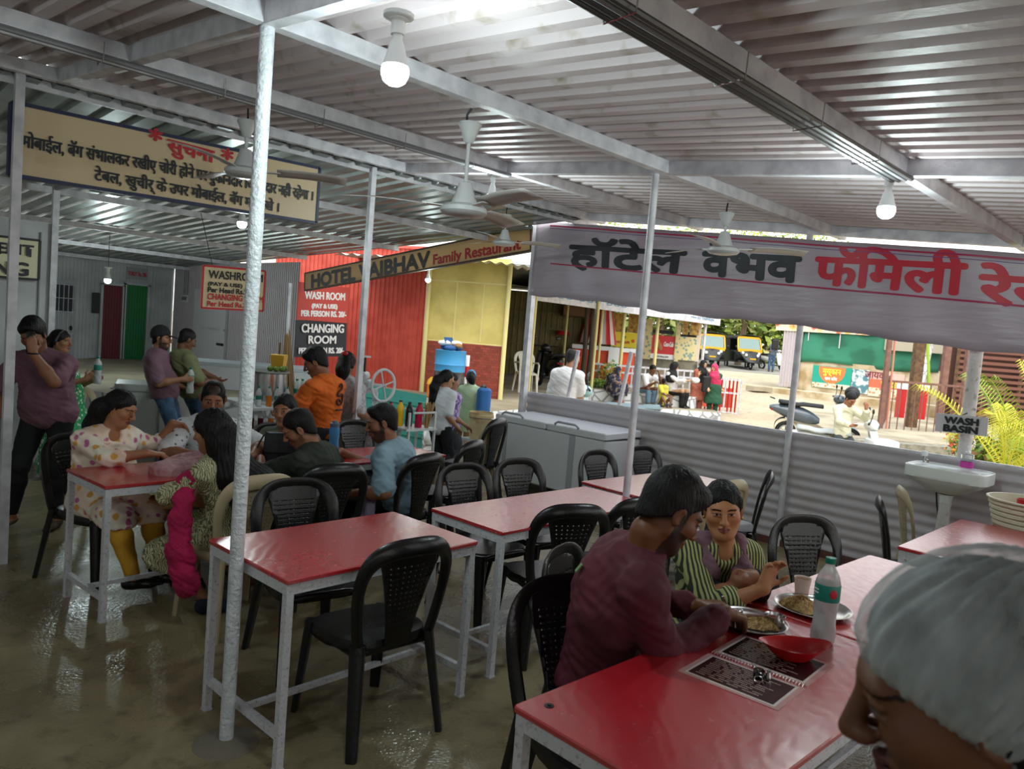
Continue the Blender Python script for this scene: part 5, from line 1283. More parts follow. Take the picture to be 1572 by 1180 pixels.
            if fine:
                wl = .026*(1-((u+.0642)/.0135)**2); m = hd & (u > -.0775) & (u < -.052) & (np.abs(r) < np.maximum(wl,0)) & (q > .078); C[m] = lc
                m = hd & (np.abs(u+.0642) < .0016) & (np.abs(r) < .024) & (q > .075); C[m] = lc*.35
                for sd in (1,-1):
                    rr = r-sd*.031; e = hd & ((rr/.0130)**2+((u-.0035)/.0046)**2 < 1) & (q > .076) & (q < .0945); C[e] = np.array([.46,.42,.38])*sclera
                    e2 = e & ((rr/.0056)**2+((u-.0035)/.0060)**2 < 1); C[e2] = np.array(srgb(iris)); e3 = e & (u > .0065); C[e3] = br*.6
                    e4 = hd & ((rr/.0165)**2+((u-.0035)/.0076)**2 < 1) & ~((rr/.0130)**2+((u-.0035)/.0046)**2 < 1) & (q > .072) & (u > .003); C[e4] = C[e4]*.35
                    arch = .0245-.18*(rr-sd*.002)**2/.02*1.0; e5 = hd & (np.abs(rr-sd*.003) < .021) & (np.abs(u-arch) < .0040-.06*np.abs(rr)) & (q > .055); C[e5] = br
            else:
                for sd in (1,-1):
                    rr = r-sd*.031; e = hd & ((rr/.016)**2+((u-.004)/.010)**2 < 1) & (q > .06); C[e] = C[e]*.25
                m = hd & (np.abs(u-.026) < .006) & (np.abs(r) < .052) & (np.abs(r) > .010) & (q > .05); C[m] = C[m]*.3
                m = hd & (np.abs(u+.064) < .009) & (np.abs(r) < .022) & (q > .075); C[m] = lc
            if bindi: m = hd & ((r/.005)**2+((u-.03)/.005)**2 < 1); C[m] = np.array(srgb('#5a0f18'))
            return C
        return f
    def bounds(s, pad=.12, low=None):
        pts = [s.pel, s.head+V3(0,0,.08), s.head-s.F*.1, s.sh[1], s.sh[-1], s.chest]
        for a in s.arm.values(): pts += [a['e'], a['w'], a['w']+a['dir']*.17]
        for l in s.leg.values(): pts += [l['k'], l['a'], l['a']+l['t']*.16-V3(0,0,.05)]
        pts = np.array(pts); return pts.min(0)-pad, pts.max(0)+pad
    def cap(s, f, grow=.010, plane=(1.0,-1.0,.020), k=.02, top=0., back=.0):
        # close hair cap over the skull, cut along a hair line: keep points with a*q+b*u < c
        K = s.k*1.02; C = s.head; F, R, U = s.hF, s.hR, s.hU
        f.ell(C-F*.016*K+U*.040*K, ((.0735+grow*.7)*K,(.093+grow*.85+back)*K,(.079+grow+top)*K), (R,F,U), k)
    def capcut(s, f, a, b, c):
        K = s.k*1.02; n = s.hF*a+s.hU*b; L = np.linalg.norm(n); f.clip(s.head+n/L*(c*K/L), n, .012)
def finish(t, o): return o
PEOPLE = {}
def person(label, B, skin, h=.007, fine_face=True, tops=(), group=None, colour_kw=None, hair=None, base=None, hands=True, hand_sides=(1,-1), feet=True, face_kw=None, bodylegs=True, lo=None, fh=None):
    """body mesh; garments are (name, material, builder(field), voxel)"""
    o0 = tuple(base if base is not None else (B.pel[0], B.pel[1], 0.))
    t = _thing0('person', label, 'person', o0, 0., group)
    lo_, hi_ = B.bounds(); fine = []
    if fh:
        fine.append((B.head-.15, B.head+.15, fh))
        for sd in hand_sides:
            if sd in B.arm and hands: a = B.arm[sd]; c = a['w']+a['dir']*.08; fine.append((c-.12, c+.12, max(fh, .0035)))
    f = Field(lo_, hi_, h, fine)
    B.torso(f, -.004); B.arms(f, 0.); B.face(f, fine_face, **(face_kw or {}))
    if bodylegs: B.legs(f, -.004)
    if feet: B.feet(f, -.002)
    if hands: B.hands(f, h, hand_sides)
    field_obj('body', f, skin_m, t, o0, B.colour(skin, fine=fine_face, **(colour_kw or {})))
    for nm, m, fn, hh in tops:
        if nm in ('shoes', 'shoe', 'flats', 'sandals'):
            for sd in (1,-1):
                l = B.leg[sd]; q = l['a']+l['t']*.05; B.fs = (sd,); g = Field(q-.2, q+.2, hh); fn(g); field_obj('sandal' if nm == 'sandals' else 'shoe', g, m, t, o0)
            B.fs = (1,-1); continue
        g = Field(lo_-.08, hi_+.08, hh); fn(g); field_obj(nm, g, m, t, o0)
    return t
# ---------------------------------------------------------------- clothing helpers
def shirt(B, i=.012, sleeve=.62, hem=-.06, wr=.006, cuff=.010, belly=0., seed=1., collar=True, sides=(1,-1), neck=.0):
    def fn(g):
        B.torso(g, i); B.arms(g, i, sleeve, sides, cuff=cuff)
        if belly: B.belly(g, i, belly)
        g.clip(B.pel+V3(0,0,hem), (0,0,-1), .01)
        if wr: g.wrinkle(wr, 26., seed)
        K = B.k; ax = unit(B.neck-B.c7)
        if collar:
            for q in range(10):
                a = 2*pi*q/10; a2 = 2*pi*(q+1)/10; u = unit(np.cross(ax, B.sR)); v = B.sR
                p = lambda a_: B.c7+ax*(.018+.012*cos(a_-pi))*K+(u*cos(a_)*-.056+v*sin(a_)*.060)*K+B.sF*.012*K
                g.cone(p(a), p(a2), .015*K, .015*K, .012)
        g.cone(B.neck-ax*.03*K+B.sF*.02*K, B.neck+ax*.1*K, .047*K, .06*K, .01, 'cut')
        if neck: g.ell(B.c7+B.sF*.085*K+V3(0,0,-.02), (neck*K,)*3, None, .015, 'cut')
    return fn
def trousers(B, i=.010, upto=1.93, top=-.04, wr=.004, flare=.010, seed=2., g_=1.):
    def fn(g):
        K = B.k; g.ell(B.pel, (.165*K*B.w*B.fat**.5+i-.010, .125*K*B.fat+i-.010, .13*K+i), (B.R, B.F, B.U), .05)
        B.legs(g, i, upto, flare=flare, g=g_); g.clip(B.pel+V3(0,0,top+.06), (0,0,1), .01)
        if wr: g.wrinkle(wr, 24., seed)
    return fn
def skirt(B, i=.012, sleeve=.7, hem=.35, wr=.005, flare=.0, seed=3., belly=0., neck=.05, cuff=.01):
    """knee length tunic or dress; hem is the height of the lower edge"""
    def fn(g):
        K = B.k; B.torso(g, i); B.arms(g, i, sleeve, cuff=cuff)
        if belly: B.belly(g, i, belly)
        for sd in (1,-1):
            l = B.leg.get(sd)
            if l is None: continue
            kn = l['k']; g.cone(B.hip[sd], kn, .105*K*B.fat**.5+i, .09*K+i+flare, .09)
            if hem < kn[2]-.05: g.cone(kn, kn+(l['a']-kn)*.9, .09*K+i+flare, .085*K+i+flare*1.6, .09)
        g.clip(V3(0,0,hem), (0,0,-1), .01)
        if wr: g.wrinkle(wr, 22., seed)
        ax = unit(B.neck-B.c7); g.cone(B.neck-ax*.03*K+B.sF*.02*K, B.neck+ax*.1*K, .045*K, .06*K, .01, 'cut')
        if neck: g.ell(B.c7+B.sF*.085*K+V3(0,0,-.01), (neck*K,)*3, None, .015, 'cut')
    return fn
def shoes(B, i=.008):
    return lambda g: (B.feet(g, i), g.clip(B.leg[1]['a']+V3(0,0,.005), (0,0,1), .005) if 1 in B.leg else None)
def short_hair(B, grow=.012, cut=(1.0,-1.0,.016), top=.008, amp=.004, n=46, back=0., quiff=0., seed=0., bald=None, burn=True):
    B.hl = cut
    def fn(g):
        K = B.k*1.02; F, R, U = B.hF, B.hR, B.hU
        B.cap(g, grow, top=top, back=back); g.ell(B.head+(-F*.037-U*.040)*K, (.057*K,.0625*K,.066*K), (R,F,U), .035); B.capcut(g, *cut)
        g.ell(B.head+(F*.112-U*.006)*K, (.068*K,.060*K,.080*K), (R,F,U), .010, 'cut')
        if bald: g.ell(B.head+(F*bald[0]+U*bald[1])*K, (bald[2]*K,bald[3]*K,bald[4]*K), (R,F,U), .012, 'cut')
        if quiff:
            for q in range(-3,4): g.ell(B.head+(F*(.058-.004*q*q*.5)+U*(.098-.0025*q*q)+R*.016*q)*K, (.016*K+quiff*.3,.026*K+quiff*.3,.014*K+quiff*.8), (R,F,U), .02)
        if burn:
            for sd in (1,-1): g.cone(B.head+(R*sd*.070+F*.012+U*.03)*K, B.head+(R*sd*.070+F*.010-U*.012)*K, .010*K, .007*K, .01)
        g.strands(B.head, amp, n, seed)
    return fn
def long_hair(B, pts, rad, grow=.010, cut=(1.0,-.85,.030), amp=.004, top=.0, seed=0., side=True, n=46, part=True, flat=None):
    def fn(g):
        K = B.k*1.02; F, R, U = B.hF, B.hR, B.hU
        B.cap(g, grow, top=top); B.capcut(g, cut[0], cut[1], cut[2]+.022); g.ell(B.head+(F*.112-U*.022)*K, (.061*K,.085*K,.088*K), (R,F,U), .012, 'cut')
        if side:
            for sd in (1,-1): g.cone(B.head+(R*sd*.062+F*.02+U*.045)*K, B.head+(R*sd*.070-F*.03-U*.03)*K, .018*K, .018*K, .02)
        if part: g.cone(B.head+(F*.075+U*.105)*K, B.head+(-F*.02+U*.13)*K, .004, .004, .008, 'cut')
        for (a, b, ra, rb) in zip(pts[:-1], pts[1:], rad[:-1], rad[1:]): g.cone(V3(*a), V3(*b), ra, rb, .03, flat=flat, fd=.7)
        g.strands(B.head, amp, n, seed)
    return fn
def head_scarf(B, grow=.022, drape=.30, seed=0., back=None, wide=.0):
    def fn(g):
        K = B.k*1.02; F, R, U = B.hF, B.hR, B.hU
        g.ell(B.head-F*.012*K+U*.012*K, ((.078+grow)*K,(.096+grow)*K,(.112+grow)*K), (R,F,U), .02)
        g.cone(B.head-U*.09*K, B.c7+B.sF*.03-V3(0,0,.05), .085*K, (.13+wide)*K, .05); g.ell(B.c7-V3(0,0,drape*.4), ((.21+wide)*K,.135*K,drape*.75*K), (B.sR,B.sF,V3(0,0,1)), .05)
        g.ell(B.head+(F*.095-U*.012)*K, (.052*K,.075*K,.074*K), (R,F,U), .012, 'cut')
        g.clip(B.c7-V3(0,0,drape), (0,0,-1), .02); g.wrinkle(.006, 24., seed)
    return fn
def earrings(B, t, m):
    for sd in (1,-1):
        c = B.head+(B.hR*sd*.081-B.hF*.004-B.hU*.040)*B.k; o = MB().ell(c-np.array(t.location), (.006,.006,.008)).build('earring', m, t)
gold = mat('gold', '#c39a3c', .3, metal=1.)
# ---------------------------------------------------------------- foreground diners
B = Body((2.22,1.66,.52), (2.155,1.345,1.205), -48, -30, -30, 0, 1.80, 1.08, 1.05, sh_yaw=-42)
B.ua *= 1.04; B.fa *= 1.08; B.set_arm(1, (2.375,1.235,.850), (-1,.35,-.9), hand=(.84,-.06,-.30), curl=.55, palm=(.2,-.1,-1), thumb=.7)
B.set_arm(-1, (2.47,1.40,.80), (.5,.3,-.6), hand=(.7,-.4,0), curl=.4, palm=(0,0,-1))
B.sit(0., .12)
maroon = nodes('maroon_shirt_cloth', lambda nt, N, L, b, v: L.new(mixc(nt, ramp(nt, tex(nt,'Noise',v,3.).outputs[0],.35,.7), '#4b1322', '#5c1a2b'), b.inputs['Base Color']), .8)
jeans_d = cloth('dark_trousers_cloth', '#1a1b20'); jeans_b = cloth('blue_denim', '#2f4561', '#4a6583', cscale=9.)
t = person('person in a maroon shirt leaning over a steel plate at the nearest table', B, '#6d4229', .0065, fh=.0038, colour_kw=dict(beard=.85), tops=[
    ('shirt', maroon, shirt(B, .014, 1.84, -.02, .007, .006, seed=2.), .0065),
    ('trousers', jeans_d, trousers(B), .012), ('shoes', black_pl, shoes(B), .012),
    ('hair', hair_m, short_hair(B, .009, (1.0,-1.25,-.004), .016, .0022, 57, quiff=.012), .0042)])
ck = B.c7-B.sF*.105+B.sR*.05-np.array(t.location)
mb = MB(); nrm = Vector(-B.sF*.8+V3(0,0,.6)).normalized(); rx = Vector(B.sR); uy = nrm.cross(rx)
Rm = Matrix((rx, uy, nrm)).transposed(); bp = B.chest-B.sF*.128+B.sR*.045+V3(0,0,.115)-np.array(t.location)
mb.box(bp, (.022,.034,.004), R=Rm); mb.build('back_badge', mat('green_thread','#6f8f5a',.7), t, 0)
# woman in stripes
B = Body((3.03,1.66,.50), (2.83,1.52,1.10), 232, 214, -6, -6, 1.58, .98, 1.02, female=True)
B.set_arm(1, (2.775,1.285,.845), (-.5,.1,-.9), hand=(.35,-.10,.93), curl=.55, palm=(-.4,-.8,.2), thumb=.6)
B.set_arm(-1, (2.86,1.37,.80), (.6,-.1,-.8), hand=(-.6,-.5,.1), curl=.5, palm=(-.3,.4,.8))
B.sit(0., .08)
def stripe_build(nt, N, L, b, v):
    w = tex(nt, 'Wave', mapping(nt, v, (1,1,.25), (0,0,.6)), 21., Distortion=1.2, Detail=1); L.new(mixc(nt, ramp(nt, w.outputs[1], .45, .6), '#a9ac72', '#2d3324'), b.inputs['Base Color'])
striped = nodes('green_striped_cotton', stripe_build, .85); mauve = cloth('mauve_dupatta', '#7d5f6b', '#6c505c', bump=.4, bscale=90)
hp = [B.head-B.hF*.085, B.head-B.hF*.12-V3(0,0,.04), B.head-B.hF*.11-V3(0,0,.16), B.head-B.hF*.09-V3(0,0,.30)]
def dupatta(g):
    K = B.k
    for sd in (1,-1):
        p = [B.c7-B.sF*.055+V3(0,0,.015), B.c7+B.sR*sd*.075+V3(0,0,.022), B.chest+B.sR*sd*.075+B.sF*.145+V3(0,0,.05), B.chest+B.sR*sd*.06+B.sF*.155-V3(0,0,.12), B.waist+B.sR*sd*.07+B.sF*.15-V3(0,0,.02)]
        for q in range(4): g.cone(p[q], p[q+1], .032+.006*q, .036+.006*q, .03, flat=B.sF if q > 1 else None, fd=.5)
    g.wrinkle(.007, 40., 3.)
t = person('person in a green striped top and mauve scarf facing the camera beside the maroon diner', B, '#b37d58', .0065, fh=.0034, colour_kw=dict(lip='#8f4f44'), tops=[
    ('tunic', striped, skirt(B, .012, 1.38, .40, .005, .02, neck=.04, cuff=.012), .0065), ('leggings', jeans_d, trousers(B, .004, 1.9), .012),
    ('scarf', mauve, dupatta, .006),
    ('hair', hair_m, long_hair(B, hp, [.05,.055,.05,.03], .007, (1.0,-.62,.050), .003), .0042)])
earrings(B, t, gold)
# baby asleep on her lap
bo = (2.90,1.42,.70)
t = _thing0('person', 'sleeping baby with dark hair lying behind the paper cup beside the striped sleeve', 'person', bo, 0.)
f = Field(V3(2.62,1.22,.66), V3(3.1,1.72,1.0), .0045); hc = V3(2.85,1.385,.815); ax = unit(V3(.55,-.42,.28)); upv = unit(V3(-.05,-.15,1)); fd_ = unit(upv-ax*(upv@ax)); rr_ = np.cross(fd_, ax)
H = lambda r, q, u: hc+rr_*r+fd_*q+ax*u
f.ell(H(0,-.012,.018), (.058,.070,.064), (rr_,fd_,ax), .02); f.ell(H(0,.018,-.022), (.047,.048,.055), (rr_,fd_,ax), .025); f.ell(H(0,.055,-.050), (.018,.014,.012), (rr_,fd_,ax), .02)
f.cone(H(0,.058,.0), H(0,.075,-.022), .006, .009, .01); f.ell(H(0,.064,-.038), (.014,.006,.006), (rr_,fd_,ax), .006)
for sd in (1,-1): f.ell(H(sd*.028,.045,-.025), (.02,.02,.02), (rr_,fd_,ax), .02); f.ell(H(sd*.056,-.012,-.004), (.008,.014,.02), (rr_,fd_,ax), .008)
f.cone(H(0,-.005,-.05), H(0,-.02,-.10), .03, .034, .02); f.cone(H(0,-.02,-.12), H(0,-.03,-.24), .062, .06, .03); f.cone(H(.07,.0,-.12), H(.075,.05,-.17), .022, .018, .02)
def bcol(V):
    C = np.tile(np.array(srgb('#8a5a40')), (len(V),1)); d = V-hc; r = d@rr_; q = d@fd_; u = d@ax
    for sd in (1,-1): m = (np.abs(r-sd*.022) < .011) & (np.abs(u-.003+.0*r) < .0022) & (q > .03); C[m] = .03
    m = (np.abs(r) < .013) & (np.abs(u+.038) < .006) & (q > .05); C[m] = np.array(srgb('#7a4038')); return C
field_obj('body', f, skin_m, t, bo, bcol)
g = Field(hc-.11, hc+.11, .004); g.ell(H(0,-.016,.022), (.064,.076,.069), (rr_,fd_,ax), .01); n_ = unit(fd_*1.-ax*.9); g.clip(hc+n_*.004, n_, .01); g.strands(hc, .003, 30); field_obj('hair', g, hair_m, t, bo)
g = Field(V3(2.55,1.25,.64), V3(2.95,1.8,.92), .006); g.cone(H(0,-.03,-.11), H(0,-.05,-.25), .066, .06, .03); g.cone(H(.075,.0,-.12), H(.075,.045,-.15), .03, .028, .02); g.wrinkle(.005, 40.); field_obj('wrap', g, cloth('navy_baby_cloth','#15171f','#22344f',cscale=12.), t, bo)
# woman in the hair net, very near the camera
HC = (.797,.160,1.455)
B = Body((.93,.06,.86), HC, 112, 110, -20, 3, 1.62, 1.0, 1.05, female=True)
B.head = V3(*HC)
B.set_arm(1, (1.02,.46,.95), (-.1,-.1,-1), curl=.4); B.set_arm(-1, (.62,.38,.9), (-.4,0,-1), curl=.4); B.stand(0.)
def net(g):
    K = B.k*1.02; F, R, U = B.hF, B.hR, B.hU
    g.ell(B.head-F*.022*K+U*.034*K, (.096*K,.118*K,.098*K), (R,F,U), .02); g.ell(B.head-F*.075*K-U*.03*K, (.08*K,.075*K,.085*K), (R,F,U), .05)
    n = unit(F*1.0-U*1.02); g.clip(B.head+n*(.022*K), n, .012)
    X, Y, Z = g.P((slice(None),)*3); r = (X-B.head[0])*R[0]+(Y-B.head[1])*R[1]+(Z-B.head[2])*R[2]; q = (X-B.head[0])*F[0]+(Y-B.head[1])*F[1]+(Z-B.head[2])*F[2]; u = (X-B.head[0])*U[0]+(Y-B.head[1])*U[1]+(Z-B.head[2])*U[2]
    a = np.arctan2(q+u*.9, r*1.0+.0*u); s_ = q-u
    w = np.sin(26*a+5*np.sin(18*s_))*np.clip(.3-s_*3,.15,1)+.6*np.sin(44*a+12*s_)+.5*np.sin(70*r+30*u)
    g.D = np.where(np.abs(g.D) < .05, g.D+(.0024*w).astype(np.float32), g.D)
def net_build(nt, N, L, b, v):
    n1 = tex(nt, 'Noise', mapping(nt, v, (1,1,.35), (.5,.3,.4)), 34., Detail=5); n2 = tex(nt, 'Noise', v, 7., Detail=3)
    b.inputs['Base Color'].default_value = (.56,.61,.61,1); b.inputs['Roughness'].default_value = .75
    r = nt.nodes.new('ShaderNodeMapRange'); r.inputs[1].default_value = .3; r.inputs[2].default_value = .7; r.inputs[3].default_value = .25; r.inputs[4].default_value = .80
    ad = N.new('ShaderNodeMath'); ad.operation = 'MULTIPLY_ADD'; L.new(n1.outputs[0], ad.inputs[0]); ad.inputs[1].default_value = .6; 
    m2 = N.new('ShaderNodeMath'); m2.operation = 'MULTIPLY'; L.new(n2.outputs[0], m2.inputs[0]); m2.inputs[1].default_value = .4; L.new(m2.outputs[0], ad.inputs[2])
    L.new(ad.outputs[0], r.inputs[0]); L.new(r.outputs[0], b.inputs['Alpha'])
gauze = nodes('white_hair_net_gauze', net_build, .7)
def rim(g):
    K = B.k*1.02; F, R, U = B.hF, B.hR, B.hU; n = unit(F*1.0-U*1.02); m = unit(F*1.02+U*1.0)
    c = B.head-F*.022*K+U*.034*K
    P_ = []
    for q in range(28):
        a = 2*pi*q/28; d = m*cos(a)*.118*K+R*sin(a)*.097*K
        p = B.head+n*.02*K+m*((-.022+.034)*.7*K)+d*.93; P_.append(p)
    for q in range(28): g.cone(P_[q], P_[(q+1) % 28], .0050, .0050, .004)
t = person('person wearing a white gauze hair net, in profile very close at the right edge', B, '#6b4530', .012, fh=.0026, colour_kw=dict(lip='#5e3430', sclera=.25), hands=True, tops=[
    ('hair', hair_m, long_hair(B, [B.head-B.hF*.06, B.head-B.hF*.10-V3(0,0,.05)], [.06,.06], .006, (1.0,-.9,.026), .003), .004),
    ('hair_net', gauze, net, .0034),
    ('tunic', cloth('navy_tunic','#14161f','#1c2030'), skirt(B, .014, 1.3, .30, .005, .03), .009), ('trousers', jeans_d, trousers(B, .006), .014)])
# ---------------------------------------------------------------- the family at the far tables
def put(label, B, skin, **kw): return person(label, B, skin, **kw)
# man on the phone
B = Body((1.58,6.44,.88), (1.455,6.44,1.455), 232, 236, -28, -6, 1.66, 1.12, 1.12, sh_yaw=226)
B.set_arm(-1, (1.40,6.19,1.335), (.55,-.3,-1.), hand=(-.10,.10,.95), curl=.8, palm=(-.2,.9,0), thumb=.6)
B.set_arm(1, (1.28,6.42,.86), (-.5,.3,-.4), curl=.5)
B.set_leg(-1, (1.635,6.36,.075), B.F, (-.6,-.75,0)); B.set_leg(1, (1.37,6.50,.10), B.F)
mauve_polo = cloth('mauve_polo_cloth', '#77525f', '#6a4754'); black_cl = cloth('black_trousers_cloth', '#121215')
t = put('person in a mauve polo and black trousers walking with a phone held to the face', B, '#8a5c42', h=.008, fh=.0045, hand_sides=(-1,), colour_kw=dict(beard=.4), tops=[
    ('shirt', mauve_polo, shirt(B, .016, .80, -.13, .008, .012, belly=.135, seed=4.), .008), ('trousers', black_cl, trousers(B, .010, 1.9, top=-.10, flare=.0), .010),
    ('sandals', cloth('brown_sandal_leather','#4a352a'), lambda g: (B.feet(g, .004), [g.clip(B.leg[s]['a']-V3(0,0,.035), (0,0,1)) for s in (1,)]), .009), ('hair', hair_m, short_hair(B, .016, (1.0,-1.1,.010), .012, .003, 50, quiff=.014), .006)])
pc = B.arm[-1]['w']+B.arm[-1]['dir']*.06-np.array(t.location)
o = wthing('mobile_phone', 'dark mobile phone held to the face of the man in the mauve polo', 'phone', tuple(B.arm[-1]['w']+B.arm[-1]['dir']*.07)); MB().rbox(np.array(o.location)+V3(.0,.035,.01), (.075,.010,.15), .008, radians(35)).build('phone_body', MATS['glossy_black'], o, 60)
MB().tube([B.arm[-1]['w']-np.array(t.location)+.034*(V3(cos(a),sin(a),0)) for a in [2*pi*i/14 for i in range(14)]], .006, 6, closed=True).build('wrist_band', dark_metal, t)
# woman in the green dress
B = Body((2.16,8.28,.82), (2.10,8.27,1.325), -50, -42, -4, 0, 1.50, .98, 1.02, female=True)
B.set_arm(1, (2.26,8.02,.98), (-.5,-.2,-1), hand=(.55,-.2,.5), curl=.7, palm=(.3,.5,.3)); B.set_arm(-1, (2.38,8.2,.95), (.2,.4,-1), hand=(.3,-.6,.1), curl=.6); B.stand(0.)
green_fl = nodes('green_flower_print', lambda nt, N, L, b, v: L.new(mixc(nt, ramp(nt, tex(nt,'Voronoi',mapping(nt, v, (1,1,.8)),34.).outputs[0],.30,.42), '#dfe9dc', '#2f9a5c'), b.inputs['Base Color']), .85)
hp = [B.head-B.hF*.07, B.head-B.hF*.12-V3(0,0,.05), B.head-B.hF*.12-V3(0,0,.12)]
t = put('person in a long green and white flower print dress holding a water bottle', B, '#94674c', h=.008, fh=.0055, tops=[
    ('dress', green_fl, skirt(B, .014, .9, .03, .008, .055, neck=.05), .009), ('hair', hair_m, long_hair(B, hp, [.05,.06,.03], .010, (1.0,-.7,.035), .003), .007)])
MB().tube([B.head-np.array(t.location)+(B.hR*.092*cos(a)+(B.hU*.112+B.hF*.03)*sin(a)) for a in [pi*i/14 for i in range(15)]], .007, 6).build('hair_band', clear_pl, t)
water_bottle('clear water bottle in the hands of the woman in the green dress', (2.36,8.0,.94), .9)
# woman in the floral tunic
B = Body((1.58,5.16,.50), (1.63,5.045,1.085), -72, -50, -20, 5, 1.54, 1.12, 1.18, female=True, sh_yaw=-80)
B.set_arm(1, (1.70,4.75,.845), (-1,-.2,-.5), hand=(.9,-.15,-.1), curl=.35, palm=(0,0,-1)); B.set_arm(-1, (2.00,5.16,.965), (.4,.3,-.3), hand=(.8,.2,-.4), curl=.5, palm=(-.3,-.5,-.5))
B.set_leg(1, (1.62,4.66,.11), B.F*.6+V3(0,0,1)+B.R*.3, (.9,-.2,0)); B.set_leg(-1, (1.80,4.72,.10), B.F*.5+V3(0,0,1), (.8,-.5,0))
def floral_build(nt, N, L, b, v):
    v1 = tex(nt, 'Voronoi', v, 17.); n1 = tex(nt, 'Noise', v, 26., Detail=4); n2 = tex(nt, 'Noise', v, 5.)
    d = N.new('ShaderNodeMath'); d.operation = 'MULTIPLY_ADD'; L.new(n1.outputs[0], d.inputs[0]); d.inputs[1].default_value = .45; L.new(v1.outputs[0], d.inputs[2])
    blob = ramp(nt, d.outputs[0], .50, .40)
    r = N.new('ShaderNodeValToRGB'); L.new(d.outputs[0], r.inputs[0]); e = r.color_ramp.elements; e[0].position = .50; e[0].color = (1,1,1,1); e[1].position = .62; e[1].color = (0,0,0,1)
    sp = N.new('ShaderNodeSeparateXYZ'); L.new(v1.outputs['Color'], sp.inputs[0])
    petal = mixc(nt, ramp(nt, sp.outputs[0], .45, .55), '#c0648f', '#d9a04b')
    base = mixc(nt, ramp(nt, n2.outputs[0], .4, .65), '#efe4d4', '#e3c2ac')
    L.new(mixc(nt, r.outputs[0], base, petal), b.inputs['Base Color'])
floral = nodes('floral_print_cotton', floral_build, .85); mustard = cloth('mustard_leggings', '#c9952a', '#b98524')
hp = [B.head-B.hF*.06, B.head-B.hF*.12-V3(0,0,.06), B.head-B.hF*.17-V3(0,0,.18), B.head-B.hF*.20-V3(0,0,.36), B.head-B.hF*.20-V3(0,0,.52)]
def anklecut(g): g.clip(V3(0,0,.13), (0,0,-1), .01)
t = put('person in a pink and yellow floral tunic and mustard leggings at the left red table', B, '#a06c4e', h=.0065, fh=.0042, colour_kw=dict(bindi=True, lip='#86433c'), tops=[
    ('tunic', floral, skirt(B, .018, 1.30, .40, .009, .0, neck=.045, cuff=.02, belly=.15), .007), ('leggings', mustard, trousers(B, .008, 1.9, flare=0.), .009), ('flats', black_pl, lambda g: (B.feet(g, .007), g.clip(V3(0,0,.10), (0,0,1))), .008),
    ('hair', hair_m, long_hair(B, hp, [.06,.075,.07,.06,.03], .009, (1.0,-.75,.036), .003), .0055)])
earrings(B, t, gold)
# man in the dotted shirt
B = Body((2.30,5.28,.52), (2.245,5.115,1.135), -110, -112, -14, 4, 1.66, 1., 1.0)
B.set_arm(1, (2.03,4.86,.80), (-1,.2,-.6), hand=(.5,-.6,0), curl=.4, palm=(0,0,-1)); B.set_arm(-1, (2.35,4.70,.80), (1,-.6,-.3), hand=(-.6,-.3,0), curl=.4, palm=(0,0,-1)); B.sit()
dots = nodes('white_dotted_shirt', lambda nt, N, L, b, v: L.new(mixc(nt, ramp(nt, tex(nt,'Voronoi',mapping(nt, v, (1,1,1), (.4,.5,.3)),24., Randomness=.25).outputs[0],.20,.26), '#5d5d66', '#d3d3d6'), b.inputs['Base Color']), .85)
t = put('person with thinning hair in a white dotted shirt behind the quilted bag', B, '#8c5c42', h=.0065, fh=.004, colour_kw=dict(moustache=True, beard=.25), face_kw=dict(jaw=.92), tops=[
    ('shirt', dots, shirt(B, .014, .85, -.05, .008, .012, seed=6.), .0065), ('trousers', jeans_d, trousers(B), .012),
    ('hair', hair_m, short_hair(B, .006, (1.0,-.8,.030), .000, .0018, 60, bald=(.075,.095,.06,.06,.032)), .0045)])
for sd in (1,-1): o = MB().ell(B.head+B.hR*sd*.083-B.hF*.012-np.array(t.location)+V3(0,0,.005), (.010,.016,.026)).build('ear_rim', mat('ear_skin','#85573e',.5), t)
# woman with very long hair, back to the camera
B = Body((1.97,4.14,.50), (1.80,4.10,1.075), 118, 122, -14, 0, 1.56, 1., 1.0, female=True)
B.set_arm(1, (2.14,4.42,.80), (.8,-.3,-.6), hand=(-.3,.9,0), curl=.5); B.set_arm(-1, (1.72,4.36,.72), (-.8,-.3,-.4), hand=(.4,.9,0), curl=.5)
B.set_leg(1, (1.93,4.50,.08), B.F*.6+V3(0,0,1)); B.set_leg(-1, (1.86,4.16,.08), B.F*.7+V3(0,0,1)-B.R*.2, (.7,-.2,0))
olive_pr = nodes('olive_leaf_print', lambda nt, N, L, b, v: L.new(mixc(nt, ramp(nt, tex(nt,'Wave',v,30., Distortion=11., Detail=2).outputs[1],.3,.65), '#6a6848', '#c3be98'), b.inputs['Base Color']), .85)
hb_ = -B.sF
hp = [B.head-B.hF*.05, B.head-B.hF*.10-V3(0,0,.08), B.c7-B.sF*.10-V3(0,0,.06), B.chest-B.sF*.165, B.waist-B.sF*.19, B.pel-B.sF*.19-V3(0,0,.02), B.pel-B.sF*.17-V3(0,0,.12)]
t = put('person with waist long black hair seen from behind, in an olive leaf print dress', B, '#9a6a4e', h=.0075, fine_face=False, tops=[
    ('dress', olive_pr, skirt(B, .014, 1.35, .24, .009, -.01, neck=0, cuff=.03), .008), ('shoe', cloth('navy_slip_on','#1b2130'), lambda g: (B.feet(g, .010), g.clip(V3(0,0,.10), (0,0,1))), .008),
    ('hair', hair_m, long_hair(B, hp, [.085,.10,.12,.135,.13,.10,.03], .020, (1.0,-.7,.030), .005, part=False, n=64), .0065)])
MB().rbox(B.head-B.hF*.118+V3(0,0,.012)-np.array(t.location), (.05,.02,.03), .008, radians(30)).build('hair_clip', dark_metal, t)
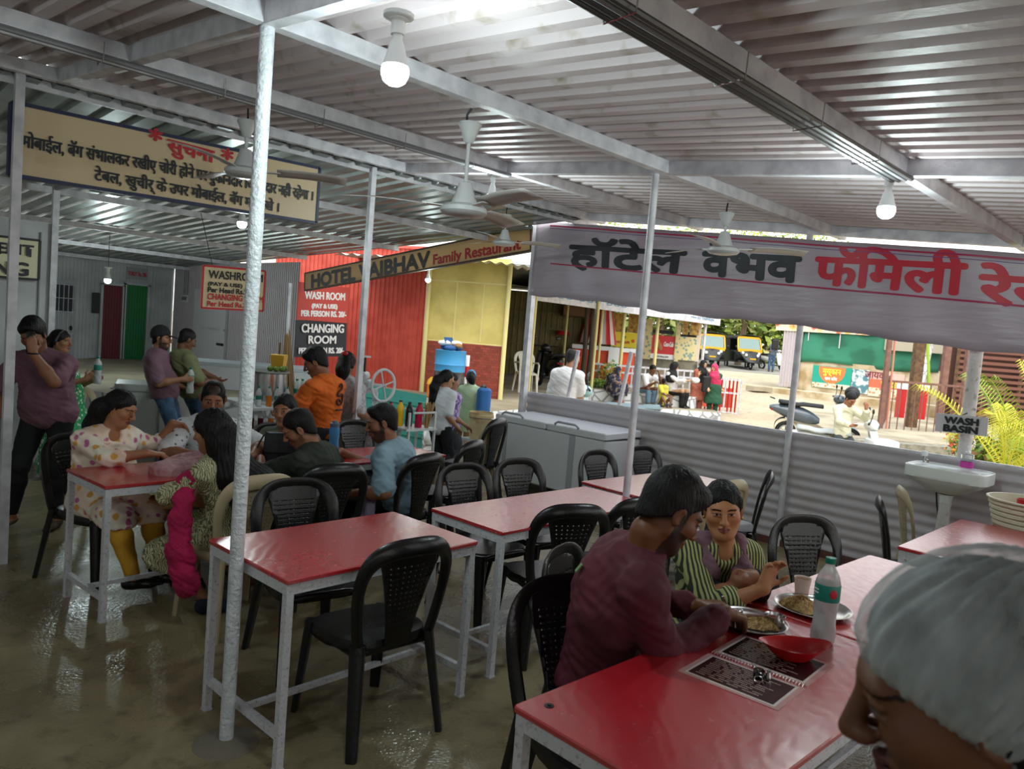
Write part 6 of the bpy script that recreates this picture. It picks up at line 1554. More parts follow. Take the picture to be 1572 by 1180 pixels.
magenta = cloth('magenta_scarf_cloth', '#b3174f', '#93103f', bump=.5, bscale=60)
def mscarf(g):
    P_ = [B.sh[-1]+V3(-.06,.02,-.02), V3(1.66,4.08,.78), V3(1.62,4.02,.60), V3(1.62,3.98,.44), V3(1.64,3.96,.28)]
    for q in range(4): g.cone(P_[q], P_[q+1], .04+.012*q, .045+.012*q, .03, flat=V3(.8,.5,0), fd=.6)
    g.wrinkle(.012, 34., 2.)
sc = _thing0('scarf', 'magenta scarf hanging down beside the beige chair of the long haired woman', 'scarf', (1.64,4.0,.25), 0.); g = Field(V3(1.4,3.75,.18), V3(1.95,4.4,1.1), .007); mscarf(g); field_obj('scarf_cloth', g, magenta, sc, (1.64,4.0,.25))
# child's bare foot and cuff resting on her lap
fo = (1.70,4.50,.50); t = _thing0('person', 'small child on the lap of the long haired woman, only a bare foot showing', 'person', fo, 0.)
g = Field(V3(1.5,4.3,.4), V3(2.05,4.75,.95), .005); g.cone((1.78,4.40,.60),(1.72,4.48,.575), .028,.022,.02); g.cone((1.715,4.485,.575),(1.665,4.545,.60), .022,.020,.02, flat=V3(.5,.3,.8), fd=.7)
for q in range(5): g.cone((1.668+.008*q-.012,4.543+.008*q-.012,.60+.004*q),(1.658+.008*q-.012,4.556+.008*q-.012,.612+.003*q), .0075-.0005*q,.006,.004)
g.cone((1.80,4.38,.62),(1.90,4.30,.66), .05,.06,.03); g.ell((1.93,4.36,.80),(.055,.06,.065),None,.03); g.cone((1.9,4.3,.66),(1.93,4.34,.76),.06,.04,.04)
field_obj('body', g, skin_m, t, fo, lambda V: np.tile(np.array(srgb('#9c6d50')), (len(V),1)))
g = Field(V3(1.6,4.2,.5), V3(2.1,4.6,.78), .006); g.cone((1.765,4.415,.60),(1.80,4.385,.615), .036,.042,.02); g.wrinkle(.003,50.); field_obj('cuff', g, cloth('lime_child_cuff','#b9c46a'), t, fo)
# woman with the handbag
B = Body((2.95,5.20,.50), (2.735,5.005,1.06), 226, 218, -2, -7, 1.58, 1.08, 1.1, female=True)
B.set_arm(1, (2.62,4.80,.80), (-.8,.5,-.6), hand=(.4,-.6,0), curl=.4, palm=(0,0,-1)); B.set_arm(-1, (2.95,4.78,.80), (.7,.2,-.6), hand=(-.7,-.4,0), curl=.4); B.sit()
hp = [B.head-B.hF*.06, B.head-B.hF*.10-V3(0,0,.08), B.head-B.hF*.10-B.hR*.03-V3(0,0,.18), B.head-B.hF*.09-B.hR*.05-V3(0,0,.26)]
t = put('person in a grey green top sitting behind the black handbag, looking at the camera', B, '#a06e52', h=.0065, fh=.004, colour_kw=dict(lip='#7e443c'), tops=[
    ('top', cloth('grey_green_knit','#6b6f5c','#5d614f'), shirt(B, .014, 1.6, -.05, .007, .008, seed=3., collar=False, neck=.06), .007), ('trousers', jeans_d, trousers(B), .012),
    ('hair', hair_m, long_hair(B, hp, [.07,.085,.075,.05], .012, (1.0,-.72,.034), .003), .0055)])
earrings(B, t, MATS['bulb_housing'])
# man in the dark green polo, head bent
B = Body((2.55,4.22,.52), (2.475,4.335,1.035), 112, 146, -32, 6, 1.66, 1.1, 1.1, sh_yaw=118)
B.set_arm(-1, (2.36,4.60,.80), (-.8,-.3,-.6), hand=(.4,.7,0), curl=.5); B.set_arm(1, (2.72,4.62,.80), (.8,-.2,-.6), hand=(-.4,.8,0), curl=.5); B.sit()
olive_polo = cloth('dark_green_polo_cloth', '#2b3026', '#23271f')
t = put('person in a dark green polo with a white sleeve stripe, head bent down', B, '#8f6046', h=.0065, fh=.0042, hand_sides=(1,), colour_kw=dict(beard=.3), tops=[
    ('shirt', olive_polo, shirt(B, .015, .85, -.06, .008, .014, seed=7.), .0065), ('trousers', jeans_d, trousers(B), .012),
    ('hair', hair_m, short_hair(B, .009, (1.0,-1.05,.010), .003, .0018, 60), .005)])
s0, e0 = B.sh[-1], B.arm[-1]['e']
g = Field(np.minimum(s0,e0)-.12, np.maximum(s0,e0)+.12, .006); g.cone(s0+(e0-s0)*.48, s0+(e0-s0)*.64, .075, .073, .01); d_ = unit(e0-s0); g.clip(s0+(e0-s0)*.46, -d_); g.clip(s0+(e0-s0)*.62, d_); field_obj('sleeve_stripe', g, mat('white_cloth','#cfcfcf',.85), t, tuple(t.location))
# man in the pale blue polo
B = Body((3.26,4.27,.52), (3.125,4.345,1.055), 128, 150, -14, 0, 1.72, 1.1, 1.12, sh_yaw=122)
B.set_arm(-1, (2.82,4.22,.60), (-.6,-.5,-.8), hand=(-.6,.6,-.1), curl=.5); B.set_arm(1, (2.98,4.62,.81), (.3,.4,-.8), hand=(-.9,.1,0), curl=.5, palm=(0,0,-1)); B.sit()
blue_polo = cloth('pale_blue_polo_cloth', '#8aa4b1', '#7e98a6')
t = put('person in a pale blue polo in profile, sitting with the back to the camera', B, '#8a5b42', h=.0065, fh=.0042, colour_kw=dict(beard=.75), tops=[
    ('shirt', blue_polo, shirt(B, .015, .88, -.14, .008, .014, seed=9., belly=.12), .0065), ('trousers', black_cl, trousers(B), .011),
    ('hair', hair_m, short_hair(B, .009, (1.0,-1.2,.004), .006, .0016, 70, quiff=.006), .005)])
cl = _thing0('handkerchief', 'lilac cloth hanging from the lap of the man in pale blue', 'cloth', (2.85,4.12,.38), 0.); g = Field(V3(2.65,3.9,.3), V3(3.1,4.35,.75), .006); g.cone((2.9,4.14,.60),(2.86,4.10,.42), .06,.075,.03, flat=V3(.7,.7,0), fd=.25); g.wrinkle(.008,45.); field_obj('cloth_body', g, cloth('lilac_cloth','#8d7f98'), cl, (2.85,4.12,.38))
# ---------------------------------------------------------------- people standing in the courtyard
denim = jeans_b
B = Body((3.15,8.40,.82), (3.115,8.47,1.395), -32, -38, -4, 0, 1.62, 1.05, 1.05)
B.set_arm(1, (3.22,8.12,.985), (-.8,-.1,-.9), hand=(.8,-.3,.1), curl=1.0, palm=(.3,.5,-.1)); B.set_arm(-1, (3.40,8.5,.86), (0,.5,-1), curl=.4); B.stand(0.)
t = put('person in a black cap and mauve polo holding a water bottle in the courtyard', B, '#9a6c50', h=.008, fh=.0055, colour_kw=dict(beard=.85), tops=[
    ('shirt', cloth('dusty_mauve_polo','#7a5a68','#6d4f5c'), shirt(B, .022, .85, -.07, .006, .010, seed=5., belly=.11), .008), ('jeans', denim, trousers(B, .012, 1.92), .010), ('shoes', black_pl, shoes(B), .012),
    ('hair', hair_m, short_hair(B, .006, (1.0,-1.1,.008), .0, .002, 50), .007),
    ('cap', cloth('black_cap_cloth','#17171a'), lambda g: (B.cap(g, .020, top=.012), B.capcut(g, .35, -1.0, -.022), g.cone(B.head+(B.hF*.09+B.hU*.040)*B.k, B.head+(B.hF*.155+B.hU*.028)*B.k, .055*B.k, .045*B.k, .012, flat=B.hU, fd=.12)), .006)])
MB().tube([B.sh[-1]*.5+B.sh[1]*.5-B.sF*.12+V3(0,0,-.0)-np.array(t.location), B.sh[1]-np.array(t.location)+V3(0,0,.05), B.chest+B.sF*.14-np.array(t.location), B.waist-B.sR*.10+B.sF*.15-np.array(t.location), B.pel-B.R*.20-np.array(t.location)+V3(0,0,.06)], .012, 6).build('bag_strap', leather, t)
sb = wthing('sling_bag', 'black sling bag at the hip of the man in the black cap', 'bag', tuple(B.pel-B.R*.24+B.F*.03-V3(0,0,.06))); MB().rbox(np.array(sb.location)+V3(0,0,.06), (.09,.20,.22), .03, radians(-32)).build('bag_body', leather, sb)
water_bottle('small water bottle gripped by the man in the black cap', tuple(B.arm[1]['w']+B.arm[1]['dir']*.075+V3(.02,.03,-.16)), .95)
B = Body((3.56,8.62,.82), (3.45,8.62,1.385), 5, 2, -22, 0, 1.64, 1.08, 1.12)
B.set_arm(1, (3.70,8.42,.95), (-.2,-.6,-.9), hand=(.8,.1,-.3), curl=.4, palm=(0,0,-1)); B.set_arm(-1, (3.85,8.75,.95), (0,.5,-1), curl=.4); B.stand(0.)
t = put('person in an olive T-shirt and blue jeans bending over the white freezer', B, '#6b4632', h=.009, fine_face=False, tops=[
    ('shirt', cloth('olive_tshirt_cloth','#7c7f5a','#6f724e'), shirt(B, .022, .80, -.09, .007, .012, seed=8., belly=.12), .009), ('jeans', denim, trousers(B, .013, 1.92), .010), ('shoes', black_pl, shoes(B), .012), ('hair', hair_m, short_hair(B, .008, (1.0,-1.2,.004), .004, .002, 50), .007)])
# man in orange at the juice stall
B = Body((3.50,5.72,.82), (3.375,5.71,1.375), 128, 140, -28, 0, 1.62, 1.0, 1.0, sh_yaw=112)
B.set_arm(-1, (3.20,5.92,.88), (-.8,-.5,-.8), hand=(.2,.9,0), curl=.5); B.set_arm(1, (3.55,6.05,.92), (.6,.1,-1), hand=(-.3,.9,0), curl=.5); B.stand(0.)
orange = cloth('orange_tshirt_cloth', '#d9671c', '#c75a14')
t = put('person in an orange polo with a dark print on the back at the juice stall', B, '#7d5239', h=.0075, fh=.005, tops=[
    ('shirt', orange, shirt(B, .016, .82, -.10, .009, .016, seed=1.5), .007), ('trousers', jeans_d, trousers(B), .012), ('shoes', black_pl, shoes(B), .014),
    ('hair', hair_m, short_hair(B, .014, (1.0,-1.15,.010), .012, .0025, 55, quiff=.006), .006)])
# dark back print as thin raised strokes that follow the shirt
dark_print = mat('dark_back_print', '#4d2a1e', .8)
bo_ = B.chest-np.array(t.location); bk_ = -B.sF; rt_ = B.sR
def onback(x, z): return bo_+rt_*x+V3(0,0,z)+bk_*(.132-.9*x*x)
mb = MB()
for pts in ([(-.01,.10),(.012,.125),(.03,.10),(.018,.075),(-.012,.06),(-.028,.03),(0,.02)],[(0,.02),(.035,.035),(.045,.0),(.03,-.045),(-.005,-.055),(-.03,-.035),(-.022,-.01),(.004,-.012),(.012,-.03)],[(-.035,-.10),(-.02,-.098),(.0,-.10),(.02,-.098),(.038,-.10)]):
    pts3 = catmull([V3(a, b, 0) for a, b in pts], 5); mb.tube([onback(p.x, p.y) for p in pts3], .009, 6)
mb.build('back_print', dark_print, t, 60)
# woman with the red hair tie behind the post
B = Body((4.00,5.98,.80), (3.87,6.00,1.345), 30, 40, -20, 0, 1.55, .95, 1.0, female=True); B.set_arm(1, (4.05,5.80,.86), (-.3,-.6,-.9), curl=.5); B.set_arm(-1, (4.15,6.2,.9), (0,.5,-1), curl=.5); B.stand(0.)
hp = [B.head-B.hF*.07, B.head-B.hF*.11-V3(0,0,.08), B.head-B.hF*.10-V3(0,0,.30)]
t = put('person with a red hair tie half hidden by the square post at the juice press', B, '#8f6248', h=.010, fine_face=False, tops=[('tunic', cloth('pale_striped_tunic','#b9b2b4','#8f888c',cscale=40.), skirt(B, .014, .9, .35, .005, .02), .010), ('trousers', jeans_d, trousers(B), .014), ('hair', hair_m, long_hair(B, hp, [.06,.06,.04], .012, (1.0,-.7,.03), .004), .008)])
MB().ell(B.head-B.hF*.10+B.hU*.07-np.array(t.location), (.03,.03,.025)).build('hair_tie', red_pl, t)
# ---------------------------------------------------------------- the street outside: lateral and depth along a street frame turned 45 degrees
def S(lat, dep, z=0.): return Vector((.70711*(lat+dep), .70711*(dep-lat), z))
RS = Matrix.Rotation(radians(-45), 3, 'Z')
def sbox(mb, lat, dep, z, d, rz=0.): return mb.box(S(lat,dep,z), d, R=Matrix.Rotation(radians(-45)+rz, 3, 'Z'))
def sthing(name, label, cat, lat, dep, z, group=None): return wthing(name, label, cat, tuple(S(lat,dep,z)), group)
GZ = lambda dep: -.02 if dep < 20 else -.02+(min(dep,44)-20)*.052
rubble = nodes('whitewashed_rubble', lambda nt, N, L, b, v: (lambda vo, n: (L.new(mixc(nt, ramp(nt, vo.outputs[0], .02, .10), '#8a8b8d', '#dfe2e4'), b.inputs['Base Color']),))(tex(nt,'Voronoi',v,3.6,feature='DISTANCE_TO_EDGE'), None), .9)
stone_top = mat('terrace_concrete', '#a69c86', .9, col2='#857b67', cscale=1.2, bump=.4, bscale=20)
edge = [(-5.5,10.3),(-2.4,10.45),(-1.15,10.72),(-.37,11.72),(.6,13.2),(1.5,16.0),(2.2,19.62),(4.9,19.62),(5.25,20.6),(5.3,31.),(-9,31.),(-9,12.)]
mb = MB(); n_ = len(edge); P = [S(a,b,.5) for a,b in edge]+[S(a,b,-.05) for a,b in edge]; mb.add(P, [tuple(range(n_))]); mb.cur = 1
mb.add(P, [(i,(i+1)%n_,n_+(i+1)%n_,n_+i) for i in range(n_)]); struct(mb.build('floor_terrace', [stone_top, rubble], smooth=0))
mb = MB(); P = [S(a,b,.20) for a,b in ((1.7,18.7),(5.4,18.9),(5.45,19.8),(1.9,19.8))]+[S(a,b,-.05) for a,b in ((1.7,18.7),(5.4,18.9),(5.45,19.8),(1.9,19.8))]; mb.add(P, [(0,1,2,3)]); mb.cur = 1; mb.add(P, [(i,(i+1)%4,4+(i+1)%4,4+i) for i in range(4)]); struct(mb.build('floor_step', [stone_top, rubble], smooth=0))
# rubble boulders bulging out of the wall near the girls
rn = random.Random(9); rw = sthing('rubble_wall', 'whitewashed rubble stone wall behind the three girls', 'wall', -.9, 10.9, 0.)
for k in range(46):
    f = rn.random(); a = edge[1+int(f*4)]; b2 = edge[2+int(f*4)]; g = f*4-int(f*4); la, de = a[0]+(b2[0]-a[0])*g, a[1]+(b2[1]-a[1])*g
    r = .07+.08*rn.random(); MB().ell(S(la+.02, de-.02, .06+.42*rn.random()), (r*1.25,r*.75,r*.8), 9, 6, R=Matrix.Rotation(rn.random()*3,3,'Z')).build('stone', rubble, rw, 80)
# red tin shed and yellow shed
red_tin = mat('red_tin_sheet', '#c9594a', .55, col2='#b84b3e', cscale=4., bump=.1)
rs = sthing('red_tin_shed', 'red corrugated tin shed wall behind the hotel name board', 'shed', -3.0, 15.0, .5)
Lp, Rp = (-1.66,14.62), (-.13,14.28)
mb = MB(); corrugated(mb, 0, 3.6, .10, .022, lambda u, w, t: S(-1.72-u*.93-w*.3, 14.66+u*.36-w, .5+2.75*t), 2, 'box'); mb.build('tin_wall', red_tin, rs, 20)
MB().bar(S(-1.72,14.62,3.26), S(-5.1,15.9,3.26), .06, .05).build('top_rail', red_tin, rs, 0)
yellow_w = mat('yellow_board_wall', '#d3c476', .6, col2='#c2b266', cscale=3., bump=.1); ypole = mat('pale_yellow_paint', '#d8cf8f', .5)
ys = sthing('yellow_shed', 'yellow boarded shed with a red brick base behind the barrel', 'shed', -.9, 14.6, .5)
def along(a, b, t): return (a[0]+(b[0]-a[0])*t, a[1]+(b[1]-a[1])*t)
mb = MB(); p0, p1 = S(*Lp), S(*Rp); dx = (p1-p0).normalized(); nrm = Vector((dx.y,-dx.x,0)); Ry = Matrix((dx, -nrm, Vector((0,0,1)))).transposed(); Lw = (p1-p0).length
mb.box((p0+p1)/2+Vector((0,0,2.33)), (Lw,.06,1.62), R=Ry); mb.build('board_wall', yellow_w, ys, 0)
mb = MB()
for t in (.36,.70): mb.box(p0+dx*Lw*t+Vector((0,0,2.1))+nrm*.035, (.02,.012,1.1), R=Ry)
mb.box((p0+p1)/2+Vector((0,0,2.66))+nrm*.035, (Lw,.014,.03), R=Ry); mb.box((p0+p1)/2+Vector((0,0,1.50))+nrm*.04, (Lw,.03,.05), R=Ry); mb.build('batten', ypole, ys, 0)
def brick_build(nt, N, L, b, v):
    br = N.new('ShaderNodeTexBrick'); L.new(mapping(nt, v, (1,1,1), (radians(90),0,radians(0))), br.inputs['Vector']); br.inputs['Scale'].default_value = 5.2; br.inputs['Color1'].default_value = (*srgb('#9a4535'),1); br.inputs['Color2'].default_value = (*srgb('#7f3529'),1); br.inputs['Mortar'].default_value = (*srgb('#5d3a30'),1); br.inputs['Mortar Size'].default_value = .02
    L.new(br.outputs[0], b.inputs['Base Color'])
brick = nodes('red_brick', brick_build, .9)
bk_o = _thing0('brick_base', None, None); COL.objects.unlink(bk_o); bpy.data.objects.remove(bk_o)
mb = MB(); mb.box((0,0,.5), (Lw,.12,1.0)); o = mb.build('brick_base', brick, None, 0); o.parent = ys; o.matrix_local = Matrix.Translation((p0+p1)/2+Vector((0,0,.5))-Vector(ys.location)) @ Ry.to_4x4()
for a, lab in ((Lp,'left'),(Rp,'right')): MB().cyl(S(a[0],a[1]-.08,.5), S(a[0],a[1]-.08,3.1), .045, n=12).build('corner_pole', ypole, ys)
tiles = mat('pale_roof_sheet', '#c9c8c2', .6, bump=.3, bscale=10); mb = MB(); corrugated(mb, 0, 5.4, .2, .04, lambda u, w, t: S(-3.2+u, 13.3+t*5, 2.96+(u*-.0)+w+.32*t+.12*(2.6-u if u < 2.6 else u-2.6)*-.25), 2, 'sine'); mb.build('roof', tiles, ys, 40)
# barrel with odds and ends
bl_ = sthing('oil_barrel', 'blue and black oil barrel standing against the red brick base', 'barrel', -1.06, 13.45, .5)
bpaint = mat('blue_barrel_paint', '#3f93c8', .5, bump=.15); c = S(-1.06,13.45,0)
MB().lathe([(.27,.5),(.275,.52),(.272,.78),(.283,.80),(.272,.82),(.272,1.0)], c, 28).build('lower_drum', mat('black_barrel_paint','#2c2d2f',.6,col2='#57584f',cscale=8), bl_); MB().lathe([(.273,1.0),(.273,1.10),(.283,1.12),(.273,1.14),(.273,1.36),(.28,1.37),(.27,1.375),(0,1.36)], c, 28, cap0=False, cap1=False).build('upper_drum', bpaint, bl_, 35)
jn = sthing('scrap_bundle', 'bundle of blue netting and rags piled on the oil barrel', 'scrap', -1.06, 13.45, 1.37); rn = random.Random(3)
for k in range(7): MB().ell(c+Vector((.13*cos(k*1.3),.13*sin(k*1.3),1.42+.04*(k%3))), (.13,.08,.05), 10, 6, R=Matrix.Rotation(k,3,'Z')).build('rag', [mat('net_blue','#2f5689',.8),mat('rag_brown','#8d6a44',.9),bulb_white][k%3], jn, 80)
for k in range(12): MB().cyl(c+Vector((-.15+.025*k,-.02+.01*k,1.50)), c+Vector((-.17+.025*k,.02+.01*k,1.60)), .008, n=5).build('comb_tooth', mat('net_blue','#2f5689',.8), jn)
bol = sthing('marker_post', 'short red and white striped marker post beside the oil barrel', 'post', -.78, 13.75, .5)
for k in range(4): MB().cyl(S(-.78,13.75,.5+.2*k), S(-.78,13.75,.7+.2*k), .05, n=12).build('band', [red_pl, bulb_white][k%2], bol)
bin_ = sthing('dust_bin', 'small orange lidded dustbin on the terrace left of the barrel', 'bin', -1.34, 13.5, .5); MB().rbox(S(-1.34,13.5,.62), (.20,.18,.24), .03, radians(-45)).build('bin_body', mat('orange_plastic','#d8761f',.45), bin_); MB().lathe([(.12,.74),(.10,.82),(.05,.87),(0,.875)], S(-1.34,13.5,0), 14, cap1=False).build('lid', mat('yellow_plastic','#dba92f',.4), bin_)
# teal sheets with sticks
teal = mat('teal_tin_sheet', '#5fd0c0', .45, bump=.08)
tl = sthing('tin_sheet', 'turquoise ribbed tin sheet leaning by the juice stall', 'tin sheet', -1.45, 9.2, .0)
mb = MB(); corrugated(mb, 0, .98, .19, .03, lambda u, w, t: S(-1.98+.98*t+.10*(.98-u)*0, 9.55-.15*t-w-.25*(1-u), .02+u*.98-.08*t), 2, 'box'); mb.build('sheet', teal, tl, 20)
MB().bar(S(-1.5,9.75,0), S(-1.5,9.62,.9), .05, .05).build('prop', wood, tl, 0)
rn = random.Random(12)
stp = sthing('stick_pile', 'loose brown sticks and scrap lying on top of the wall behind the turquoise sheet', 'sticks', -1.5, 10.9, .5)
for k in range(9): a = S(-1.95+.1*k, 11.25, .52+.03*rn.random()); MB().cyl(a, a+Vector((.25*rn.random()-.1, -.3-.2*rn.random(), .08+.12*rn.random())), .015, n=6).build('stick', wood, stp)
# open shed behind: ribbed back wall, poles, chair, motorcycle
ribbed = mat('olive_ribbed_wall', '#8a8050', .6, col2='#756c42', cscale=2.)
os_ = sthing('open_shed', 'open shed with olive ribbed back walls right of the yellow shed', 'shed', 1.3, 22., .5)
mb = MB(); corrugated(mb, -.4, 3.1, .17, .03, lambda u, w, t: S(u, 23.4-w, .5+2.6*t), 2, 'box'); mb.build('back_wall', ribbed, os_, 20)
mb = MB(); corrugated(mb, 15.5, 23.4, .17, .03, lambda u, w, t: S(-.45+w, u, .5+2.6*t), 2, 'box'); mb.build('side_wall', ribbed, os_, 20)
mb = MB(); mb.box(S(1.3,19.6,3.16), (4.2,8.2,.05), R=RS); mb.build('roof', galv, os_, 0)
for z in (1.0,1.5,2.0,2.5): MB().bar(S(-.3,23.3,z), S(3.0,23.3,z), .04, .04).build('wall_rail', ribbed, os_, 0)
for la, de in ((.45,16.4),(1.55,22.0),(2.1,19.),(2.45,21.)): MB().cyl(S(la,de,.5), S(la,de,3.14), .04, n=10).build('pole', ypole, os_)
rb2 = sthing('red_basin', 'red plastic basin hanging on the open shed wall', 'basin', 1.55, 23.2, 1.9); MB().lathe([(.28,0),(.22,.12),(0,.13)], S(1.55,23.2,1.85), 18, cap1=False, sy=.6).build('basin_body', red_pl, rb2)
bxo = sthing('cardboard_box', 'brown cardboard box on a shelf of the open shed', 'box', 1.9, 23.1, 2.45); sbox(MB(), 1.9,23.1,2.6,(.8,.3,.28)).build('box_body', mat('cardboard','#8a6a48',.8), bxo, 0); sbox(MB(), 1.9,23.15,2.44,(.9,.4,.03)).build('shelf', wood, bxo, 0)
wchair = make_chair('armchair', 'white plastic armchair with arms standing in the open shed', mat('white_plastic','#d8d6cc',.4), False); wchair['category'] = 'chair'; wchair.location = S(.38,16.6,.5); wchair.rotation_euler = (0,0,radians(150))
for sx in (-1,1): MB().tube([(.20*sx,.20,.05),(.215*sx,.21,.62),(.215*sx,.12,.66),(.21*sx,-.2,.64),(.20*sx,-.24,.62)], .017, 8, flat=1.3).build('arm', MATS['white_plastic'], wchair)
def wheel(mb_t, c, ax, r, w, parent, spokes=6, tm=rubber, rm=steel):
    c = Vector(c); ax = Vector(ax).normalized(); u = Vector((0,0,1)); v = ax.cross(u)
    MB().tube([c+u*(r*cos(a))+v*(r*sin(a)) for a in [2*pi*i/28 for i in range(28)]], w, 10, closed=True).build('tyre', tm, parent, 80)
    m = MB(); m.tube([c+u*(r*.72*cos(a))+v*(r*.72*sin(a)) for a in [2*pi*i/24 for i in range(24)]], w*.45, 6, closed=True)
    m.cyl(c-ax*w*.9, c+ax*w*.9, r*.18, n=12)
    for k in range(spokes): a = 2*pi*k/spokes; m.bar(c, c+u*(r*.72*cos(a))+v*(r*.72*sin(a)), w*.5, w*.35)
    m.build('wheel_rim', rm, parent, 40)
def scooter(label, lat, dep, z, rz, body, shield, seatc, mirror=True, style=0, name='scooter'):
    t = _thing0(name, label, name, tuple(S(lat,dep,z)), rz, None)
    for x in (-.62,.62): wheel(None, (x,0,.215), (0,1,0), .175, .042, t)
    m = MB()
    def bodyf(u, v):                                             # rear body shell, nose to tail
        x = -.98+1.0*v; e = max(.02, sin(pi*min(.999,.04+.93*v)))**.55; wd = .165*e*(1-.25*v); hgt = .165*e*(.75+.45*v); a = 2*pi*u
        return (x, wd*cos(a)*1.05, .70-.20*v**1.2+hgt*sin(a))
    m.grid(bodyf, 22, 16, closed_u=True); m.add([bodyf(i/22,0) for i in range(22)], [tuple(range(22))]); m.add([bodyf(i/22,1) for i in range(22)], [tuple(range(21,-1,-1))]); m.build('rear_body', body, t, 60)
    m = MB(); m.grid(lambda u, v: (-.80+.86*v, .155*(1-.25*v)*sin(pi*(u-.5)), .80-.03*v+.05*cos(pi*(u-.5))-(.02 if .3 < v < .5 else 0)), 12, 10); m.build('seat', seatc, t, 60, solid=.05)
    m = MB(); m.rbox((.22,0,.27), (.56,.30,.05), .06); m.build('foot_board', black_pl, t)
    def sh(u, v):
        z_ = .28+.62*v; wd = .20*(1-.25*abs(v-.45)); a = (u-.5)*pi*1.15; return (.50+.10*cos(a)-.16*v, wd*sin(a), z_)
    m = MB(); m.grid(sh, 16, 10); m.build('front_shield', shield, t, 60, solid=.03)
    m = MB(); m.grid(lambda u, v: (.62+.21*cos(pi*v)*1.0, .075*cos(2*pi*u)*1., .215+.21*sin(pi*v)+.02*sin(2*pi*u)), 8, 12, closed_u=True); m.build('front_mudguard', shield, t, 60)
    m = MB(); m.grid(lambda u, v: (-.66-.24*sin(pi*v*.5+.2)+.05, .075*cos(2*pi*u), .26+.24*cos(pi*v*.5)+.02*sin(2*pi*u)), 8, 8, closed_u=True); m.build('rear_mudguard', black_pl, t, 60)
    m = MB(); m.ell((.36,0,.98), (.12,.13,.10), 14, 8); m.build('headlamp_cowl', shield, t, 80)
    m = MB(); m.ell((.46,0,.97), (.03,.07,.05), 12, 8); m.build('headlamp', clear_pl, t, 80)
    m = MB(); m.tube([(.28,-.34,1.02),(.30,-.2,1.03),(.33,0,1.0),(.30,.2,1.03),(.28,.34,1.02)], .018, 8); m.cyl((.36,0,.95),(.60,0,.25), .03, n=10); m.build('handlebar', black_pl, t)
    if mirror:
        for s in (-1,1): m = MB(); m.tube([(.31,.22*s,1.03),(.33,.26*s,1.14),(.33,.29*s,1.19)], .008, 6); m.ell((.33,.31*s,1.23), (.02,.065,.045), 12, 8); m.build('mirror', black_pl, t)
    MB().ell((-.93,0,.66), (.03,.09,.035), 12, 6).build('tail_lamp', red_pl, t)
    MB().tube([(-.9,-.1,.88),(-.98,0,.90),(-.9,.1,.88)], .014, 6).build('grab_rail', black_pl, t)
    return t
scooter('dark motorcycle in shadow inside the open shed behind the white armchair', .95, 18.6, .5, radians(60), mat('black_gloss_paint','#161719',.2), MATS['black_gloss_paint'], rubber, name='motorcycle')
gloss_grey = mat('slate_scooter_paint', '#4a5560', .18, coat=.5); ivory = mat('ivory_scooter_paint', '#d6d8d6', .2, coat=.5)
scooter('dark grey scooter parked behind the boy in the cream shirt', 6.45, 15.5, -.02, radians(-60), gloss_grey, gloss_grey, rubber)
scooter('white scooter the boy in the cream shirt is sitting on', 5.75, 12.6, -.26, radians(-65), ivory, ivory, mat('grey_scooter_seat','#9aa0a0',.6))
scooter('pink and teal scooter beside the bald man in the white shirt', 1.55, 11.6, -.02, radians(128), mat('magenta_scooter_paint','#b8476f',.25), mat('teal_grey_scooter_paint','#8fb3b5',.25), mat('slate_scooter_seat','#5f7177',.6))
scooter('white motor scooter parked in front of the standing backpacker', 13.6, 39.2, GZ(39.2), radians(-100), ivory, ivory, rubber)
dbag = sthing('delivery_bag', 'white bag lying on the front of the boy\'s white scooter', 'bag', 6.2, 12.3, .33); MB().rbox(S(6.2,12.3,.46), (.42,.40,.12), .05, radians(-45)).build('bag_body', mat('white_bag','#dfe4e8',.6,bump=.3,bscale=20), dbag); MB().rbox(S(6.18,12.24,.36), (.36,.3,.14), .05, radians(-50)).build('bag_side', MATS['white_bag'], dbag)
# ---------------------------------------------------------------- veranda, tent stall, soft drink stall
fas = sthing('veranda_fascia', 'long white eave board with faded blue lettering above the snack stalls', 'fascia', 3.6, 21., 2.6)
fa, fb = S(.35,16.9,2.68), S(6.83,25.1,2.72); MB().bar(fa, fb, .05, .27).build('fascia_board', white_paint, fas, 0)
fdx = (fb-fa).normalized()
lettering('००० ००० ०००', 1, mat('faded_blue_paint','#5a8fb0',.6), fas, fa+fdx*.6+Vector((0,0,-.03))+Vector((fdx.y,-fdx.x,0))*.03, fdx, (0,0,1), .004, width=3.6, height=.07)
lettering('००० ।।। TAPHUN', 1, mat('faded_blue_paint','#5a8fb0',.6), fas, fa+fdx*8.2+Vector((0,0,-.02))+Vector((fdx.y,-fdx.x,0))*.03, fdx, (0,0,1), .004, width=1.7, height=.08)
mb = MB(); mb.add([fa+Vector((0,0,.12)), fb+Vector((0,0,.12)), S(4.6,27.,3.2), S(-.5,22.,3.2)], [(0,1,2,3)]); mb.build('veranda_roof', galv, fas, 0, solid=.03)
for la, de in ((3.1,21.2),(4.32,22.6),(6.25,24.6)): 
    t = sthing('veranda_pole', {3.1:'pale yellow veranda pole nearest the red and white tent',4.32:'pale yellow veranda pole in front of the red soft drink panel',6.25:'white veranda pole at the right end beside the auto rickshaws'}[la], 'pole', la, de, .4, 'veranda poles'); MB().cyl(S(la,de,.4 if la < 6 else GZ(de)), S(la,de,2.62), .05, n=10).build('shaft', ypole if la < 6 else white_paint, t)
tk_ = sthing('tree_trunks', 'pair of thin dark tree trunks in front of the red and white tent', 'tree', 2.05, 20.6, .5)
